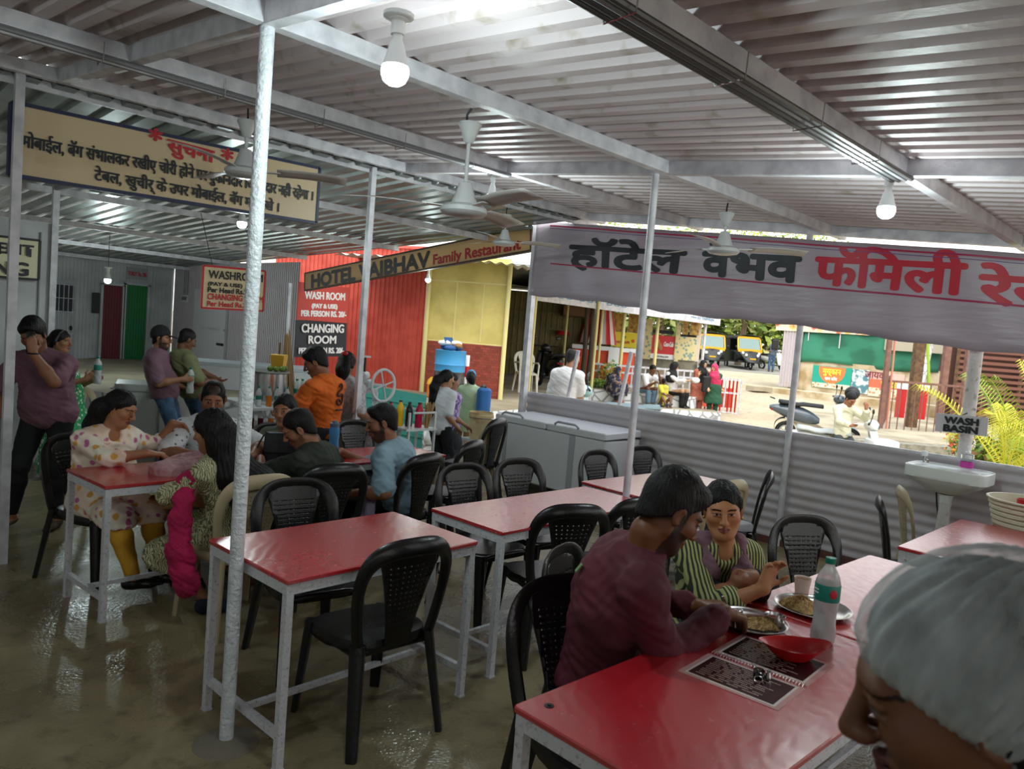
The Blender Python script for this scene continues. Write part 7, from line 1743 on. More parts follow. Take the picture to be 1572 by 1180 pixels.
for la in (2.0,2.16): MB().tube([S(la,20.6,.5), S(la+.02,20.6,1.4), S(la-.02,20.65,2.66)], [.075,.065,.055], 8).build('trunk', mat('dark_bark','#54483c',.9,bump=.7,bscale=25), tk_)
tent = sthing('tent_stall', 'small stall with a red and white striped tent skirt and orange counter', 'stall', 2.65, 23., .5)
def tentf(u, v):
    a = 2*pi*u; r = (.36+.20*v)*(1+.05*cos(20*a)); return tuple(S(2.64+r*cos(a)*1.0, 23.2+r*sin(a), 2.72-1.05*v))
for k in range(20):
    mb = MB(); mb.grid(lambda u, v, k=k: tentf((k+u)/20, v), 5, 6); mb.build('tent_panel', [mat('red_tent_cloth','#d33b3b',.7), mat('white_tent_cloth','#efe7e4',.7)][k%2], tent, 60)
orange_p = mat('orange_counter_paint','#d9481c',.5)
sbox(MB(), 2.75,22.4,1.04,(1.75,.7,.95)).build('counter_front', orange_p, tent, 0); sbox(MB(), 2.72,22.4,1.55,(1.9,.85,.12)).build('counter_top', bulb_white, tent, 0); sbox(MB(), 3.05,22.0,1.05,(.42,.1,.95)).build('white_panel', bulb_white, tent, 0)
ysn = sthing('yellow_stall_sign', 'small yellow snack sign above the orange counter', 'sign', 3.65, 23.6, 1.62); sbox(MB(), 3.55,23.6,1.86,(.72,.03,.46)).build('panel', mat('yellow_print','#e8d92b',.5), ysn, 0); sbox(MB(), 3.55,23.62,1.55,(.06,.04,.2)).build('stand', dark_metal, ysn, 0)
lettering('HOT', 1, mat('green_print','#3c7a3f',.5), ysn, S(3.42,23.58,1.90), (.7071,-.7071,0), (0,0,1), .004, width=.14, height=.07); lettering('HOT KAPPI', 1, red_paint, ysn, S(3.27,23.58,1.74), (.7071,-.7071,0), (0,0,1), .004, width=.40, height=.08); MB().ell(S(3.78,23.58,1.84), (.055,.01,.055), R=RS).build('round_mark', mat('orange_print','#d8601f',.5), ysn)
cs = sthing('soft_drink_stall', 'snack stall with a red soft drink panel and dark counter', 'stall', 5.2, 24.8, .7)
sbox(MB(), 4.9,25.2,1.0,(2.4,1.3,.7)).build('base_wall', mat('mossy_wall','#85806f',.9,col2='#4e4b42',cscale=3.), cs, 0)
sbox(MB(), 4.92,24.55,1.80,(.74,.04,.60)).build('red_panel', mat('soft_drink_red','#c9252b',.45), cs, 0); sbox(MB(), 4.92,24.55,1.42,(.74,.05,.16)).build('white_strip', bulb_white, cs, 0)
ccx = S(4.94,24.52,1.76)
lettering('Coca-Cola', 1, white_sign, cs, ccx, (.7071,-.7071,0), (0,0,1), .006, width=.31, height=.15, shear=.35, name='script_lettering'); lettering('टपरी कोल्ड ड्रिंक', 1, black_paint, cs, S(4.72,24.5,1.40), (.7071,-.7071,0), (0,0,1), .002, width=.4, height=.06)
MB().ell(S(4.70,24.52,1.82), (.09,.02,.17), R=Matrix.Rotation(radians(-45),3,'Z') @ Matrix.Rotation(.3,3,'Y')).build('hand_picture', mat('tan_print','#c98a5f',.6), cs); MB().ell(S(4.82,24.52,1.74), (.07,.02,.14), R=Matrix.Rotation(radians(-45),3,'Z') @ Matrix.Rotation(-.3,3,'Y')).build('hand_picture', mat('tan_print2','#b87a55',.6), cs)
post_m = nodes('printed_menu_panel', lambda nt, N, L, b, v: L.new(mixc(nt, ramp(nt, tex(nt,'Voronoi',v,9.).outputs[0],.30,.45), '#7d9a93', '#d8c994'), b.inputs['Base Color']), .6)
amber = mat('amber_menu_card', '#c9a14b', .5, col2='#8a5f2a', cscale=10)
sbox(MB(), 5.66,24.5,1.74,(.64,.04,.76)).build('poster_panel', post_m, cs, 0); sbox(MB(), 4.40,24.5,1.95,(.24,.05,1.3)).build('side_pillar', post_m, cs, 0); sbox(MB(), 5.36,24.48,2.2,(.14,.05,1.8)).build('side_pillar', post_m, cs, 0); sbox(MB(), 5.88,24.5,2.42,(.28,.04,.45)).build('menu_card', amber, cs, 0); sbox(MB(), 5.58,24.5,2.42,(.18,.04,.45)).build('menu_card', amber, cs, 0)
sbox(MB(), 4.92,24.9,2.22,(.7,.3,.12)).build('dark_counter', dark_metal, cs, 0); sbox(MB(), 5.66,24.8,2.14,(.6,.2,.10)).build('dark_counter', dark_metal, cs, 0); sbox(MB(), 6.06,24.6,1.9,(.14,.05,1.4)).build('price_strip', mat('pale_strip','#cdbfae',.6), cs, 0)
mc = sthing('menu_boards', 'amber menu cards on a frame behind the yellow snack sign', 'menu board', 3.75, 24.9, 1.4)
for la in (3.45,3.95): sbox(MB(), la,24.9,2.42,(.34,.03,.60)).build('menu_card', amber, mc, 0)
sbox(MB(), 3.2,24.95,1.9,(.06,.05,2.4)).build('frame_post', wood, mc, 0); sbox(MB(), 4.22,24.95,1.9,(.06,.05,2.4)).build('frame_post', wood, mc, 0); sbox(MB(), 3.1,24.85,2.2,(.2,.03,1.2)).build('banner_strip', post_m, mc, 0)
# flower bed
leaf_y = mat('yellow_green_leaf', '#8fae3a', .6); leaf_o = mat('orange_leaf', '#d08a2c', .6); leaf_g = mat('green_leaf', '#4f7a34', .6)
def leaves(name, label, cat, centre, r, n, size, mats, seed, stem=True, kind=None, squash=1.):
    rn = random.Random(seed); t = wthing(name, label, cat, (centre[0],centre[1],centre[2]-r[2]))
    for q, m_ in enumerate(mats):
        mb = MB()
        for k in range(n//len(mats)):
            th = rn.random()*2*pi; ph = math.acos(2*rn.random()-1); rr = rn.random()**.4
            p = Vector((centre[0]+r[0]*rr*sin(ph)*cos(th), centre[1]+r[1]*rr*sin(ph)*sin(th), centre[2]+r[2]*rr*cos(ph)))
            d = Vector((rn.gauss(0,1),rn.gauss(0,1),rn.gauss(0,.7))).normalized(); s_ = d.orthogonal().normalized(); w_ = d.cross(s_); L_ = size*(.6+.8*rn.random()); W_ = L_*.32
            mb.add([p, p+d*L_*.5+s_*W_+w_*W_*.3, p+d*L_, p+d*L_*.5-s_*W_+w_*W_*.3], [(0,1,2,3)])
        o = mb.build('foliage', m_, t, 0); o['kind'] = 'stuff'
    if stem:
        m = MB()
        for k in range(4): m.tube([(centre[0],centre[1],centre[2]-r[2]), (centre[0]+r[0]*.3*cos(k*1.6),centre[1]+r[1]*.3*sin(k*1.6),centre[2]), (centre[0]+r[0]*.6*cos(k*1.6),centre[1]+r[1]*.6*sin(k*1.6),centre[2]+r[2]*.5)], [.02*size*8,.012*size*8,.006*size*8], 6)
        m.build('stem', wood, t, 60)
    return t
leaves('garden_shrub', 'yellow and green shrub in the flower bed before the orange counter', 'shrub', tuple(S(2.75,20.6,.85)), (.32,.32,.40), 420, .09, [leaf_y, leaf_o, leaf_g], 1)
leaves('garden_shrub', 'low bright green border plant beside the tree trunks', 'shrub', tuple(S(2.45,20.3,.62)), (.30,.2,.13), 220, .08, [leaf_y, leaf_g], 2)
# railing fence by the seated people
fn_ = sthing('railing_fence', 'low white railing with red verticals behind the seated group', 'railing', 5.0, 21.6, .3)
def rail(a, b, z0, z1, n, mats):
    for z in (z0+.06, (z0+z1)/2+.12, z1): MB().bar(S(*a,z), S(*b,z), .04, .05).build('rail', white_paint, fn_, 0)
    for k in range(n+1):
        p = along(a, b, k/n); m_ = white_paint if k % 4 == 0 else mats; MB().bar(S(*p,z0-.02), S(*p,z1+.03), .035, .035, up=(1,0,0)).build('baluster', m_, fn_, 0)
rail((2.3,20.9), (5.3,21.3), .5, 1.12, 16, white_paint); rail((5.3,21.3), (6.45,20.9), -.0, .98, 12, red_pl)
sbox(MB(), 5.9,21.15,.45,(1.0,.03,.55),.3).build('red_screen', mat('red_mesh_cloth','#c2513c',.8), fn_, 0)
# old low wall behind
lw = sthing('low_wall', 'weathered grey low wall behind the seated group', 'wall', 6.8, 24.0, .4); sbox(MB(), 5.0,24.0,.78,(2.7,.3,.6)).build('wall_body', MATS['mossy_wall'], lw, 0)
# ---------------------------------------------------------------- auto rickshaws, backpacker, trees
rk_black = mat('rickshaw_black', '#1d1f20', .35); rk_yellow = mat('rickshaw_yellow', '#d9a018', .4); rk_canvas = mat('rickshaw_canvas', '#2a2b2a', .8); rglass = mat('rickshaw_glass', '#a9c4c4', .1, trans=.5, ior=1.1)
def rickshaw(label, lat, dep, rz):
    t = _thing0('auto_rickshaw', label, 'auto rickshaw', tuple(S(lat,dep,GZ(dep))), rz, 'parked auto rickshaws')       # front is local -y
    m = MB(); m.grid(lambda u, v: ((.30+.36*v)*cos(pi*(1-u)), -1.25+.55*v-.22*sin(pi*u)*(1-v*.3), .32+.62*v), 14, 8); m.grid(lambda u, v: (-.66+1.32*u, -.70, .40+.54*v), 2, 2); m.build('front_cowl', rk_black, t, 60, solid=.02)
    m = MB(); m.rbox((0,.35,.62), (1.32,1.7,.55), .1); m.build('rear_body', rk_black, t); m = MB(); m.box((0,.1,.36), (1.25,2.2,.1)); m.build('floor_pan', rk_black, t, 0)
    m = MB()
    for x in (-.62,.62): m.bar((x,-.85,.92), (x*.92,-.55,1.58), .06, .05)
    m.bar((-.62,-.85,.92),(.62,-.85,.92),.10,.16); m.bar((-.57,-.55,1.58),(.57,-.55,1.58),.07,.10); m.build('windscreen_frame', rk_yellow, t, 0)
    m = MB(); m.add([(-.56,-.80,1.0),(.56,-.80,1.0),(.52,-.57,1.55),(-.52,-.57,1.55)], [(0,1,2,3)]); m.build('windscreen', rglass, t, 0, solid=.01)
    m = MB(); m.grid(lambda u, v: (.64*cos(pi*(1-u))*(1.02), -.62+1.8*v, 1.50+.22*sin(pi*u)**.7-.05*v), 14, 6); m.build('canopy', rk_canvas, t, 60, solid=.03)
    m = MB(); m.box((-.64,.7,1.2), (.03,.9,.6)); m.box((.64,.7,1.2), (.03,.9,.6)); m.box((0,1.17,1.2), (1.28,.03,.6)); m.build('side_canvas', rk_canvas, t, 0)
    wheel(None, (0,-1.12,.20), (1,0,0), .17, .05, t); wheel(None, (-.56,.75,.20), (1,0,0), .17, .05, t); wheel(None, (.56,.75,.20), (1,0,0), .17, .05, t)
    m = MB(); m.grid(lambda u, v: (.10*cos(2*pi*u), -1.12-.24*cos(pi*v), .20+.23*sin(pi*v)), 8, 10, closed_u=True); m.build('front_mudguard', rk_black, t, 60)
    for x in (-.42,.42,-.30,.30): MB().ell((x,-1.18 if abs(x) < .4 else -1.02,.70 if abs(x) < .4 else .80), (.07,.03,.07), 12, 8).build('headlamp', bulb_white, t, 80)
    MB().ell((0,-.98,.93), (.10,.02,.03), 10, 6).build('badge', rk_yellow, t); MB().box((0,-1.32,.52), (.30,.02,.07)).build('number_plate', rk_yellow, t, 0)
    for x in (-.7,.7): MB().tube([(x*.9,-.8,1.0),(x*1.05,-.9,1.05)], .012, 5).ell((x*1.08,-.92,1.08),(.05,.02,.07),8,6).build('mirror', black_pl, t)
rickshaw('black and yellow auto rickshaw left of the other, partly hidden by the headscarved women', 10.1, 38.4, radians(-45-8))
rickshaw('black and yellow auto rickshaw right of the other, beside the tree trunk', 11.95, 38.9, radians(-45+5))
road = MB(); P = [S(a,b,GZ(b)+.012) for a,b in ((4,36.5),(40,36.5),(40,44),(4,44))]; road.add(P, [(0,1,2,3)]); struct(road.build('floor_road', mat('road_asphalt','#8d8a84',.9,bump=.2), smooth=0))
bark = mat('tree_bark', '#6d5d4b', .9, bump=.6, bscale=20); fol = [mat('foliage_olive','#97a64a',.8), mat('foliage_green','#728d42',.8), mat('foliage_pale','#bcc07a',.8)]
def tree(label, lat, dep, h, r, n, seed, lean=0.):
    b = S(lat,dep,GZ(dep)); t = leaves('street_tree', label, 'tree', (b.x,b.y,b.z+h*.72), (r,r,h*.38), n, .30, fol, seed, stem=False); t.location = b
    for ch in t.children: ch.location = -b
    m = MB(); m.tube([b, b+Vector((lean*.3,-.1,h*.35)), b+Vector((lean,-.1,h*.7))], [.20,.15,.08], 8)
    for k in range(3): m.tube([b+Vector((lean*.3,-.1,h*.36)), b+Vector((lean*.3+.7*cos(k*2.1+seed),.7*sin(k*2.1+seed),h*.6)), b+Vector((1.4*cos(k*2.1+seed),1.4*sin(k*2.1+seed),h*.8))], [.10,.07,.03], 6)
    m.build('trunk', bark, t, 60)
tree('tree with a forked trunk between the two auto rickshaws', 12.35, 41.0, 6.0, 2.6, 2600, 3, .5)
for k, (la, de, lab) in enumerate(((9.0,46.,'leafy tree behind the left auto rickshaw'),(14.5,47.,'pale leafy tree behind the right auto rickshaw'),(18.2,50.,'roadside tree left of the white corrugated stall end'),(11.8,55.,'tall tree in the middle of the far roadside row'),(22.5,58.,'tree beyond the green tarpaulin stall'),(6.0,56.,'tree beyond the veranda roof'),(16.,62.,'far pale tree at the back of the roadside row'))): tree(lab, la, de, 7.0+k*.5, 3.0+.3*k, 2400, 20+k)
hd = sthing('hedge', 'thicket of undergrowth closing the view behind the rickshaws', 'hedge', 14., 48., GZ(48))
for q, m_ in enumerate(fol):
    mb = MB(); rn = random.Random(50+q)
    for k in range(4200):
        p = S(4+24*rn.random(), 45.5+4*rn.random(), GZ(46)+6.5*rn.random()**1.2); d = Vector((rn.gauss(0,1),rn.gauss(0,1),rn.gauss(0,.7))).normalized(); s_ = d.orthogonal().normalized(); L_ = .62; mb.add([p,p+d*L_*.5+s_*L_*.3,p+d*L_,p+d*L_*.5-s_*L_*.3], [(0,1,2,3)])
    o = mb.build('foliage', m_, hd, 0); o['kind'] = 'stuff'
# ---------------------------------------------------------------- green tarpaulin stall
gs = sthing('tarpaulin_stall', 'whitewashed stall closed with green tarpaulin, painted posters on its front', 'stall', 11.9, 27.2, .3)
FA, FB = (10.3,28.7), (14.2,24.9)
fA, fB = S(*FA), S(*FB); gdx = (fB-fA).normalized(); gn = Vector((gdx.y,-gdx.x,0)); gL = (fB-fA).length; RG = Matrix((gdx, -gn, Vector((0,0,1)))).transposed()
def gbox(u0, u1, z0, z1, off, th, m, nm, par=gs): return MB().box(fA+gdx*((u0+u1)/2)+gn*off+Vector((0,0,(z0+z1)/2)), (u1-u0,th,z1-z0), R=RG).build(nm, m, par, 0)
plaster = mat('stained_plaster', '#cfc3ab', .9, col2='#a08a64', cscale=1.6, bump=.2); gbox(.35, gL, .35, 1.68, -.1, .2, plaster, 'front_wall')
tarp = nodes('green_tarpaulin', lambda nt, N, L, b, v: (L.new(mixc(nt, ramp(nt, tex(nt,'Wave',mapping(nt,v,(1,1,2.)),.8,Distortion=6.).outputs[1],.3,.8), '#2f7a60', '#256650'), b.inputs['Base Color']),), .8)
mb = MB(); mb.grid(lambda u, v: fA+gdx*(.75+(gL-.8)*u)+gn*(.02+.05*sin(9*u+4*v)+.03*sin(23*u))+Vector((0,0,1.60+1.15*v+.05*sin(7*u)*(1-v))), 50, 8); mb.build('tarpaulin', tarp, gs, 180, solid=.01)
food = nodes('food_print_strip', lambda nt, N, L, b, v: L.new(mixc(nt, ramp(nt, tex(nt,'Voronoi',v,3.5).outputs[0],.2,.5), mixc(nt, ramp(nt, tex(nt,'Noise',v,3.).outputs[0],.45,.55), '#c9402f', '#e0b060'), '#e8dcc0'), b.inputs['Base Color']), .6)
gbox(-.3, 4.0, 2.72, 3.05, .10, .04, food, 'printed_strip'); gbox(3.7, gL+.3, 2.25, 3.05, .2, .06, mat('dull_shutter','#a8a18f',.7), 'folded_shutter'); gbox(-.8, gL+.5, 3.05, 3.12, -1.2, 2.8, galv, 'roof'); gbox(.3, gL, .35, 3.05, -2.6, .1, plaster, 'rear_wall')
mb = MB(); corrugated(mb, 0, .75, .11, .03, lambda u, w, t: fA+gdx*u+gn*(.05+w)+Vector((0,0,.62+2.2*t)), 2, 'box'); mb.build('corrugated_end', sheet_white, gs, 20)
gbox(2.1, 2.13, 2.2, 2.75, .06, .02, white_paint, 'tarpaulin_tie'); gbox(.95, .98, 2.4, 2.75, .06, .02, white_paint, 'tarpaulin_tie')
def gposter(u0, u1, z0, z1, m, nm): return gbox(u0, u1, z0, z1, .03, .02, m, nm)
pg = gposter(1.25, 2.65, .72, 1.52, mat('poster_green','#1f9a86',.5), 'green_poster')
def gtext(txt, u, z, w, h, m, bold=.006): lettering(txt, 1, m, gs, fA+gdx*u+gn*.055+Vector((0,0,z)), gdx, (0,0,1), bold, width=w, height=h, name='poster_lettering')
m_or = mat('poster_orange','#e07a45',.5); mb = MB(); Cc = fA+gdx*1.95+gn*.045+Vector((0,0,1.40)); mb.add([Cc+gdx*(.48*cos(pi+pi*k/18))+Vector((0,0,.50*sin(pi+pi*k/18)+.1*(1 if k in (0,18) else 0))) for k in range(19)], [tuple(range(19))]); mb.build('orange_disc', m_or, gs, 0)
gtext('मुस्कान', 1.62, 1.24, .66, .26, mat('poster_yellow','#f0d24a',.5), .010); gtext('पान शॉप', 1.72, 1.02, .44, .14, white_sign)
food2 = nodes('food_print_small', lambda nt, N, L, b, v: L.new(mixc(nt, ramp(nt, tex(nt,'Voronoi',v,9.).outputs[0],.2,.5), '#a97a4a', '#e3d6bf'), b.inputs['Base Color']), .6); gbox(1.27, 2.63, .73, .90, .045, .01, food2, 'food_pictures')
gposter(2.67, 3.25, .66, 1.50, nodes('fish_print', lambda nt, N, L, b, v: L.new(mixc(nt, ramp(nt, tex(nt,'Noise',v,5.,Detail=2).outputs[0],.45,.55), '#4f7f8d', '#cfe0df'), b.inputs['Base Color']), .6), 'fish_poster')
gposter(3.27, 4.4, 1.22, 1.46, mat('poster_pink','#d9b5ab',.6), 'tea_poster'); gposter(3.27, 4.4, .92, 1.22, mat('poster_salmon','#d06a50',.6), 'tea_poster'); gposter(3.27, 4.4, .62, .92, food2, 'tea_poster')
gtext('जायका', 3.10, 1.24, .78, .22, mat('poster_maroon','#7a2a3a',.5)); gtext('चहा', 3.66, .96, .52, .24, MATS['poster_yellow'], .010)
pl = sthing('stone_ledge', 'stained stone ledge running below the posters of the tarpaulin stall', 'ledge', 11., 27., .2); MB().box((fA+fB)/2+gn*.55+gdx*-.2+Vector((0,0,.38)), (gL+1.6,1.0,.36), R=RG).build('ledge_body', plaster, pl, 0)
brk = sthing('broken_slab', 'broken stone slab lying on the slope before the tarpaulin stall', 'slab', 9.2, 27.6, GZ(27.6)); sbox(MB(), 9.2,27.6,GZ(27.6)+.12,(.8,.5,.16),.3).build('slab_body', stone_top, brk, 0)
bp_ = sthing('motorcycle_helmet', 'black helmet standing on the handlebar of the dark scooter behind the boy', 'helmet', 6.95, 15.2, .9)
hb2 = MB(); hb2.ell(S(6.95,15.2,1.12), (.13,.15,.14), 14, 10); hb2.build('helmet_shell', leather, bp_, 80)
# ---------------------------------------------------------------- rusty gate, posts, sheds at the right
rust = mat('rusty_brown_paint', '#6d4a42', .6, bump=.2, col2='#7d5a4c', cscale=8.)
gt = sthing('iron_gate', 'rusty brown iron bar gate standing open at the right', 'gate', 9.9, 18.0, .05)
def gate_leaf(a, b, z0, z1, n):
    for z in (z0, z1): MB().bar(S(*a,z), S(*b,z), .05, .05).build('gate_rail', rust, gt, 0)
    for k in range(n+1): p = along(a, b, k/n); MB().cyl(S(*p,z0), S(*p,z1), .013, n=6).build('gate_bar', rust, gt)
gate_leaf((8.75,17.5), (10.9,21.5), .25, 1.45, 26); gate_leaf((8.75,17.45), (11.6,17.6), .10, 1.38, 16)
for la, de, z1, w, lab in ((8.68,17.4,2.6,.10,'slim rusty gate post nearest the boy on the scooter'),(9.95,18.45,2.7,.22,'thick dark wooden post inside the iron gate'),(11.5,19.95,2.7,.16,'brown wooden post right of the thick one'),(12.05,19.9,2.7,.14,'brown post just left of the chipped whitewashed post')):
    t = sthing('gate_post', lab, 'post', la, de, 0., 'posts at the iron gate'); sbox(MB(), la,de,z1/2,(w,w*.9,z1)).build('shaft', rust if w < .2 else wood, t, 0)
t = sthing('gate_pipe', 'thin pinkish pipe tied to the slim rusty gate post', 'pipe', 8.82, 17.4, 0.); MB().cyl(S(8.84,17.4,0), S(8.80,17.4,2.6), .025, n=8).build('pipe', mat('pinkish_pipe','#b97a68',.6), t)
for la, de, lab in ((11.45,21.9,'red and white gate bollard left of the thick wooden post'),(12.05,21.9,'red and white gate bollard right of the thick wooden post')):
    t = sthing('bollard', lab, 'bollard', la, de, GZ(22), 'red and white bollards'); sbox(MB(), la,de,GZ(22)+.5,(.20,.2,1.0)).build('red_shaft', red_pl, t, 0); sbox(MB(), la,de,GZ(22)+1.08,(.24,.24,.16)).build('white_top', bulb_white, t, 0)
bsd = sthing('brown_tin_shed', 'brown corrugated tin shed wall behind the iron gate', 'shed', 14.4, 26., .3); mb = MB(); corrugated(mb, 13.6, 15.4, .14, .03, lambda u, w, t: S(u, 25.6-w, .3+2.9*t), 2, 'box'); mb.build('tin_wall', mat('brown_tin','#6b4d42',.6), bsd, 20); sbox(MB(), 14.5,26.3,3.22,(2.2,1.6,.05)).build('roof', galv, bsd, 0)
slt = sthing('slatted_shed', 'brown slatted screen wall behind the palm at the right edge', 'screen', 16., 22., .1)
for k in range(15): MB().bar(S(13.3,22.4,.5+.17*k), S(18.5,21.4,.5+.17*k), .03, .09).build('slat', mat('brown_slat','#6a4236',.7), slt, 0)
MB().bar(S(13.1,22.75,1.55), S(22.,21.0,1.55), .04, 3.1).build('added_backing', mat('dark_board','#4a2f28',.8), slt, 0)  # dark sheet added so bright sky does not show between the slats
for la in (13.3,15.,16.7,18.4): MB().bar(S(la,22.45-.19*(la-13.3),0), S(la,22.45-.19*(la-13.3),3.1), .09, .09, up=(1,0,0)).build('upright', wood, slt, 0)
wt = sthing('whitewashed_trunk', 'patchy whitewashed trunk behind the iron gate', 'tree', 12.3, 22.6, .1); MB().tube([S(12.15,22.6,.1), S(12.3,22.6,1.3), S(12.55,22.7,3.0)], [.22,.17,.13], 10).build('trunk', rubble, wt); MB().tube([S(12.55,22.5,1.2), S(12.4,22.5,2.2), S(12.3,22.5,3.0)], .05, 8).build('green_cane', leaf_y, wt)
kb = sthing('stone_kerb', 'low grey stone kerb in front of the iron gate', 'kerb', 8.5, 14.5, 0.); sbox(MB(), 9.0,14.6,.12,(5.0,.45,.28)).build('kerb_body', mat('grey_stone','#8b8779',.9,bump=.8,bscale=14,col2='#6c685c',cscale=9.), kb, 0); P = [S(a,b,.27) for a,b in ((6.6,14.8),(14,14.8),(14,21.5),(8,21.5))]; kb2 = MB(); kb2.add(P+[p-Vector((0,0,.3)) for p in P], [(0,1,2,3),(0,4,5,1),(1,5,6,2),(2,6,7,3),(3,7,4,0)]); struct(kb2.build('floor_driveway', stone_top, smooth=0))
# palm
pm_ = sthing('areca_palm', 'yellow green areca palm with arching fronds behind the wash basin', 'palm', 8.0, 11.6, 0.)
frond_m = [mat('palm_yellow','#c3c03c',.55), mat('palm_green','#86a534',.55)]; rn = random.Random(8)
def frond(base, az, el, L, droop, m_, seed):
    mb = MB(); pts = []; rr = random.Random(seed)
    for k in range(15):
        t = k/14; r = L*t*cos(el)*(1-.12*t); z = L*t*sin(el)-droop*t*t; pts.append(base+Vector((r*cos(az), r*sin(az), z)))
    mb.tube(pts, [.014*(1-.8*k/14)+.002 for k in range(15)], 5)
    for k in range(2, 15):
        d = (pts[k]-pts[k-1]).normalized(); sd = d.cross(Vector((0,0,1))).normalized(); up = sd.cross(d)
        for q in range(2):
            f = q/2+.1; p = pts[k-1].lerp(pts[k], f); ll = .19*L*(1-.6*abs(k/14-.45)*1.5)
            for s in (-1,1):
                e = p+(d*.55+sd*s*.8+up*.15).normalized()*ll; md = (p+e)/2+up*.03; e = e-Vector((0,0,.45*ll)); w_ = .0065
                mb.add([p+d*w_, md+d*w_*1.2, e, md-d*w_*1.2, p-d*w_], [(0,1,3,4),(1,2,3)])
    return mb.build('frond', m_, pm_, 0)
k = 0
for la, de in ((7.75,11.5),(8.15,11.8),(8.5,11.6)):
    b0 = S(la,de,.1)
    for q in range(9):
        az = 2*pi*q/9+la; el = radians(54+30*rn.random()); frond(b0+Vector((0,0,.15*rn.random())), az, el, 1.9+.9*rn.random(), .9+.7*rn.random(), frond_m[(q+k) % 2], k); k += 1
    MB().tube([b0-Vector((0,0,.12)), b0+Vector((.02,0,.35))], [.05,.03], 8).build('stem', leaf_y, pm_)
leaves('flower_shrub', 'small shrub with orange and yellow flowers left of the palm', 'shrub', tuple(S(7.55,12.4,.62)), (.22,.22,.34), 360, .07, [mat('orange_flower','#d8882a',.6), leaf_y, mat('red_flower','#b84a2a',.6), leaf_g], 6)
leaves('garden_plant', 'leafy green and brown plant between the flower shrub and the palm', 'shrub', tuple(S(7.9,12.2,.35)), (.35,.3,.38), 380, .14, [leaf_g, leaf_y, mat('dry_leaf','#8a6a44',.8)], 7)
# street lamp wires near the yellow shed are left out; ----------------------------------------------- people outside
H2 = .011
def far(label, pel, head, yaw, face, pitch, h, skin, tops, arms=(), sit=None, stand=0., female=False, fat=1., step=0., hh=.012, kw=None):
    B = Body(tuple(pel), tuple(head), yaw, face, pitch, 0, h, 1.0, fat, female=female)
    for a in arms: B.set_arm(*a[:3], **(a[3] if len(a) > 3 else {}))
    if sit is not None: sit(B)
    else: B.stand(stand, step)
    return B, person(label, B, skin, h=hh, fine_face=False, colour_kw=kw, tops=[(n, m, fn(B), hh*.95) for n, m, fn in tops])
def P3(lat, dep, z): v = S(lat, dep, z); return V3(v.x, v.y, v.z)
W45 = lambda a: a-45          # yaw measured from street lateral: 0 right, 90 away, 180 left, 270 towards the dining hall
wcloth = cloth('white_shirt_cloth', '#dedee0'); wkid = cloth('white_kids_tshirt', '#d5d8de')
hairt = lambda **k: (lambda B: short_hair(B, k.get('g',.012), k.get('cut',(1.0,-1.15,.008)), .008, .002, 50, bald=k.get('bald')))
far('person with a bald crown in a white half sleeve shirt beyond the partition', P3(.72,10.05,.86), P3(.83,10.0,1.50), W45(60), W45(40), -8, 1.68, '#a87a5c', [('shirt', wcloth, lambda B: shirt(B, .018, .85, -.12, .006, .016, belly=.12)), ('trousers', jeans_d, lambda B: trousers(B)), ('hair', hair_g, hairt(g=.006, cut=(1.0,-.9,-.02), bald=(.01,.105,.065,.08,.05)))], arms=[(1, P3(1.02,10.2,.85), (0,0,-1)), (-1, P3(.42,10.1,.82), (0,0,-1))], fat=1.12, hh=.009)
# three girls
hpf = lambda *o: (lambda B: long_hair(B, [B.head-B.hF*.06]+[B.head-B.hF*a-V3(0,0,b)+B.hR*c for a, b, c in o], [.055]+[.05]*(len(o)-1)+[.025], .010, (1.0,-.75,.03), .003))
kidw = dict(female=True)
B, t = far('girl in a white T-shirt with a very long black ponytail', P3(-.72,8.40,.66), P3(-.68,8.36,1.20), W45(62), W45(35), -6, 1.32, '#a87c60', [('tshirt', wkid, lambda B: shirt(B, .014, .8, -.10, .004, .012, collar=False)), ('trousers', jeans_d, lambda B: trousers(B)), ('hair', hair_m, hpf((.12,.03,0),(.15,.12,-.01),(.14,.24,-.02),(.15,.36,-.03),(.17,.46,-.04)))], arms=[(1, P3(-.52,8.36,.66), (0,0,-1)), (-1, P3(-.92,8.42,.66), (0,0,-1))], female=True, hh=.008)
B, t = far('girl in a purple patterned top in the middle of the three girls', P3(-.64,8.72,.62), P3(-.64,8.66,1.15), W45(62), W45(38), -6, 1.28, '#a07458', [('top', nodes('purple_white_print', lambda nt, N, L, b, v: L.new(mixc(nt, ramp(nt, tex(nt,'Wave',mapping(nt,v,(.3,.3,1)),18.,Distortion=8.).outputs[1],.4,.6), '#7d5fa8', '#c3b3d6'), b.inputs['Base Color']), .8), lambda B: shirt(B, .014, 1.1, -.06, .004, .012, collar=False)), ('trousers', cloth('grey_leggings','#55585f'), lambda B: trousers(B)), ('hair', hair_m, hairt(g=.014))], arms=[(1, P3(-.44,8.60,.66), (0,0,-1)), (-1, P3(-.76,8.8,.66), (0,0,-1))], female=True, hh=.008)
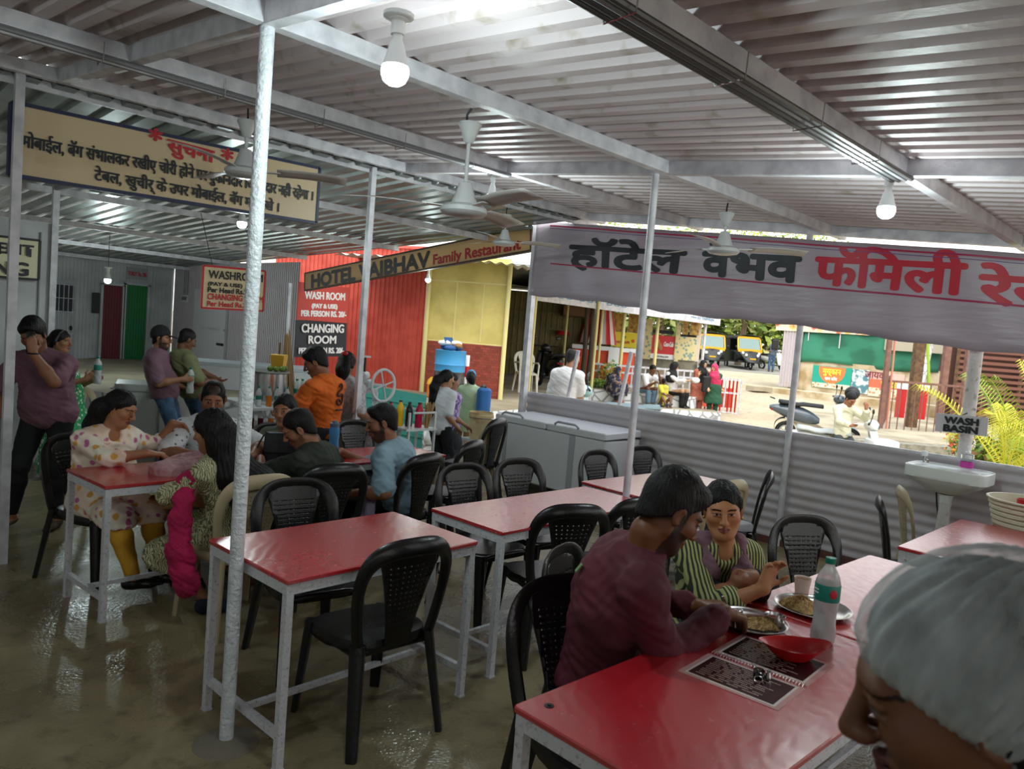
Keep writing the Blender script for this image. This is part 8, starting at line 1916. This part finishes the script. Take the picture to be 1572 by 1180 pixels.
B, t = far('girl in a pale green dress and light blue cap with a backpack on one shoulder', P3(-.46,10.0,.62), P3(-.50,10.05,1.12), W45(80), W45(95), -30, 1.32, '#a87c60', [('dress', cloth('pale_mint_dress','#bcd3b0','#c9dcb9'), lambda B: skirt(B, .016, .5, .40, .006, .05, neck=0)), ('shoes', cloth('navy_shoes','#23304a'), lambda B: shoes(B, .010)), ('cap', cloth('sky_blue_cap','#4fa3cf'), lambda B: (lambda g: (B.cap(g, .016, top=.01), B.capcut(g, .3, -1.0, -.03)))), ('hair', hair_m, hpf((.10,.05,0),(.11,.16,.03)))], arms=[(1, P3(-.28,10.2,.72), (0,0,-1)), (-1, P3(-.8,10.3,.7), (0,0,-1))], female=True, hh=.009)
bg = sthing('backpack', 'blue backpack hanging on the girl in the pale green dress', 'backpack', -.30, 9.82, .66); MB().rbox(S(-.30,9.82,.84), (.19,.13,.36), .06, radians(-30)).build('bag_body', mat('blue_nylon','#2f6db0',.6,bump=.2), bg); MB().rbox(S(-.30,9.83,.66), (.20,.15,.08), .05, radians(-30)).build('bag_base', leather, bg); MB().tube([S(-.30,9.85,1.02), S(-.33,9.92,1.04), S(-.38,10.02,.98)], .015, 6, flat=2).build('strap', leather, bg)
# seated group on the steps: seats at z .5, feet on the step at .2
def sitter(B):
    for sd in (1,-1):
        an = B.hip[sd]+B.F*.36; an[2] = .27; B.set_leg(sd, an, B.F*.6+V3(0,0,1)+B.R*sd*.2)
SW = [(a) for a in ()]
B, t = far('woman with a dark patterned shawl over her head sitting on the step', P3(2.70,19.75,.58), P3(2.80,19.55,1.02), W45(-60), W45(-20), -20, 1.45, '#b08a6c', [('dress', nodes('navy_paisley', lambda nt, N, L, b, v: L.new(mixc(nt, ramp(nt, tex(nt,'Noise',v,9.,Detail=3).outputs[0],.5,.6), '#23273f', '#9c8878'), b.inputs['Base Color']), .85), lambda B: skirt(B, .03, 1.5, .40, .01, .03, neck=0)), ('scarf', MATS['navy_paisley'], lambda B: head_scarf(B, .022, .30)), ('trousers', jeans_d, lambda B: trousers(B)), ('shoes', cloth('tan_slipper','#8a5a44'), lambda B: shoes(B))], arms=[(1, P3(2.75,19.25,.72), (0,0,-1)), (-1, P3(3.0,19.35,.72), (0,0,-1))], sit=sitter, female=True, fat=1.1)
B, t = far('young man in a white T-shirt and jeans sitting with a hand to his chin', P3(3.52,19.75,.58), P3(3.70,19.48,1.13), W45(-58), W45(-62), -16, 1.58, '#6e4a36', [('tshirt', wcloth, lambda B: shirt(B, .016, .75, -.05, .005, .014, collar=False)), ('jeans', cloth('light_denim','#5f7f96'), lambda B: trousers(B, .012, 1.9)), ('shoes', cloth('grey_trainers','#55504a'), lambda B: shoes(B, .012)), ('hair', hair_m, hairt(g=.016))], arms=[(1, P3(3.72,19.25,.80), (0,0,-1)), (-1, P3(3.86,19.40,1.02), (.5,-.2,-1), dict(hand=(-.2,.1,.9), curl=.9))], sit=sitter)
B, t = far('small boy in a yellow T-shirt sitting beside the young man in jeans', P3(4.0,19.35,.29), P3(3.98,19.30,.86), W45(-70), W45(60), 5, 1.05, '#6e4a36', [('tshirt', cloth('yellow_tshirt','#c9c04a'), lambda B: shirt(B, .014, .8, -.05, .004, .012, collar=False)), ('trousers', cloth('grey_trousers','#5a5a5a'), lambda B: trousers(B)), ('hair', hair_m, hairt(g=.014))], arms=[(1, P3(4.05,19.1,.5), (0,0,-1)), (-1, P3(4.2,19.25,.5), (0,0,-1))], sit=lambda B: [B.set_leg(sd, B.hip[sd]+B.F*.30-V3(0,0,.02), B.F*.5+V3(0,0,1)+B.R*sd*.4) for sd in (1,-1)])
B, t = far('woman in a black headscarf and white top sitting on the step', P3(4.30,19.78,.58), P3(4.28,19.62,1.25), W45(-40), W45(-8), -18, 1.6, '#b9906f', [('top', wcloth, lambda B: shirt(B, .018, 1.8, -.05, .006, .01, collar=False)), ('scarf', black_cl, lambda B: head_scarf(B, .020, .26)), ('trousers', black_cl, lambda B: trousers(B, .02)), ('shoes', black_pl, lambda B: shoes(B))], arms=[(1, P3(4.55,19.35,.92), (0,0,-1), dict(hand=(.7,-.6,.1))), (-1, P3(4.62,19.55,.92), (0,0,-1), dict(hand=(.7,-.6,.1)))], sit=sitter, female=True)
pb = sthing('paper_packet', 'crumpled white packet held out by the woman in the black headscarf', 'packet', 4.80, 19.35, .86); m = MB(); m.ell(S(4.80,19.35,.95), (.14,.10,.08), 10, 7); m.build('packet_body', bulb_white, pb, 80)
# two women standing
terra = cloth('terracotta_dress', '#a85f4c', '#9a5544'); dgreen = cloth('dark_green_dress', '#1f4a36')
B, t = far('woman in a black headscarf and terracotta dress standing left of the pink headscarf', P3(5.05,20.05,.80), P3(5.13,20.0,1.36), W45(-75), W45(-60), -8, 1.50, '#b9906f', [('dress', terra, lambda B: skirt(B, .022, 1.0, .40, .008, .04, neck=0)), ('trousers', terra, lambda B: trousers(B, .015, 1.85, flare=.02)), ('scarf', black_cl, lambda B: head_scarf(B, .020, .42, wide=.01)), ('shoes', black_pl, lambda B: shoes(B))], arms=[(1, P3(4.98,19.8,1.08), (0,0,-1), dict(hand=(.2,0,.9))), (-1, P3(5.3,19.9,.85), (0,0,-1))], female=True)
B, t = far('woman in a pink headscarf and dark green dress holding a black bag', P3(5.42,19.82,.78), P3(5.37,19.80,1.29), W45(-110), W45(-140), -6, 1.44, '#b9906f', [('dress', dgreen, lambda B: skirt(B, .022, 1.0, .36, .008, .04, neck=0)), ('trousers', dgreen, lambda B: trousers(B, .015, 1.85)), ('scarf', cloth('hot_pink_scarf','#c8365f','#b82c55'), lambda B: head_scarf(B, .024, .46, wide=.015)), ('shoes', black_pl, lambda B: shoes(B))], arms=[(1, P3(5.22,19.62,.75), (0,0,-1)), (-1, P3(5.6,19.75,.75), (0,0,-1))], female=True)
bb2 = sthing('shoulder_bag', 'black bag held between the two standing women', 'bag', 5.16, 19.68, .62); MB().rbox(S(5.16,19.68,.86), (.22,.12,.42), .05, radians(-40)).build('bag_body', leather, bb2); MB().tube([S(5.16,19.68,1.05), S(5.2,19.72,1.16), S(5.24,19.74,1.10)], .012, 6).build('strap', leather, bb2)
# boy on the scooter
def ride(B):
    B.set_leg(1, P3(5.6,12.15,-.16), B.F*.5+V3(0,0,1)); B.set_leg(-1, P3(5.95,12.12,-.16), B.F*.5+V3(0,0,1))
B, t = far('boy in a cream shirt sitting on the white scooter looking at a phone', P3(5.66,12.6,.53), P3(5.68,12.46,1.13), W45(-80), W45(-72), -34, 1.50, '#8a5c44', [('shirt', cloth('cream_shirt_cloth','#cfcfb8','#c3c3aa'), lambda B: shirt(B, .018, 1.75, -.06, .006, .012)), ('trousers', cloth('charcoal_trousers','#3f4347'), lambda B: trousers(B)), ('shoes', black_pl, lambda B: shoes(B)), ('hair', hair_m, hairt(g=.012, cut=(1.0,-1.1,.016)))], arms=[(1, P3(5.60,12.18,.72), (-.6,0,-1), dict(hand=(.7,-.3,.1), curl=.8)), (-1, P3(5.86,12.25,1.0), (.7,0,-1), dict(hand=(-.2,.1,.9), curl=.8))], sit=ride, hh=.008)
t = sthing('mobile_phone', 'pale mobile phone in the hand of the boy on the white scooter', 'phone', 5.70, 12.12, .73); MB().rbox(S(5.70,12.12,.76), (.07,.14,.012), .008, 0.).build('phone_body', bulb_white, t)
# backpacker by the road
zz = GZ(38)
B, t = far('person with a dark backpack standing by the road beside the parked white scooter', P3(13.08,37.8,zz+.92), P3(13.10,37.7,zz+1.55), W45(80), W45(85), 0, 1.68, '#7a543d', [('shirt', cloth('grey_blue_shirt','#5f6b7a'), lambda B: shirt(B, .016, 1.2, -.05, .005, .012)), ('jeans', denim, lambda B: trousers(B, .012, 1.9)), ('shoes', cloth('grey_trainers','#55504a'), lambda B: shoes(B, .012)), ('hair', hair_m, hairt())], arms=[(1, P3(13.4,37.75,zz+1.05), (0,0,-1)), (-1, P3(12.8,37.75,zz+1.05), (0,0,-1))], hh=.016)
bg2 = sthing('backpack', 'dark backpack worn by the person standing by the road', 'backpack', 13.08, 37.55, zz+1.15); MB().rbox(S(13.08,37.55,zz+1.38), (.34,.20,.50), .08, radians(-45)).build('bag_body', leather, bg2)
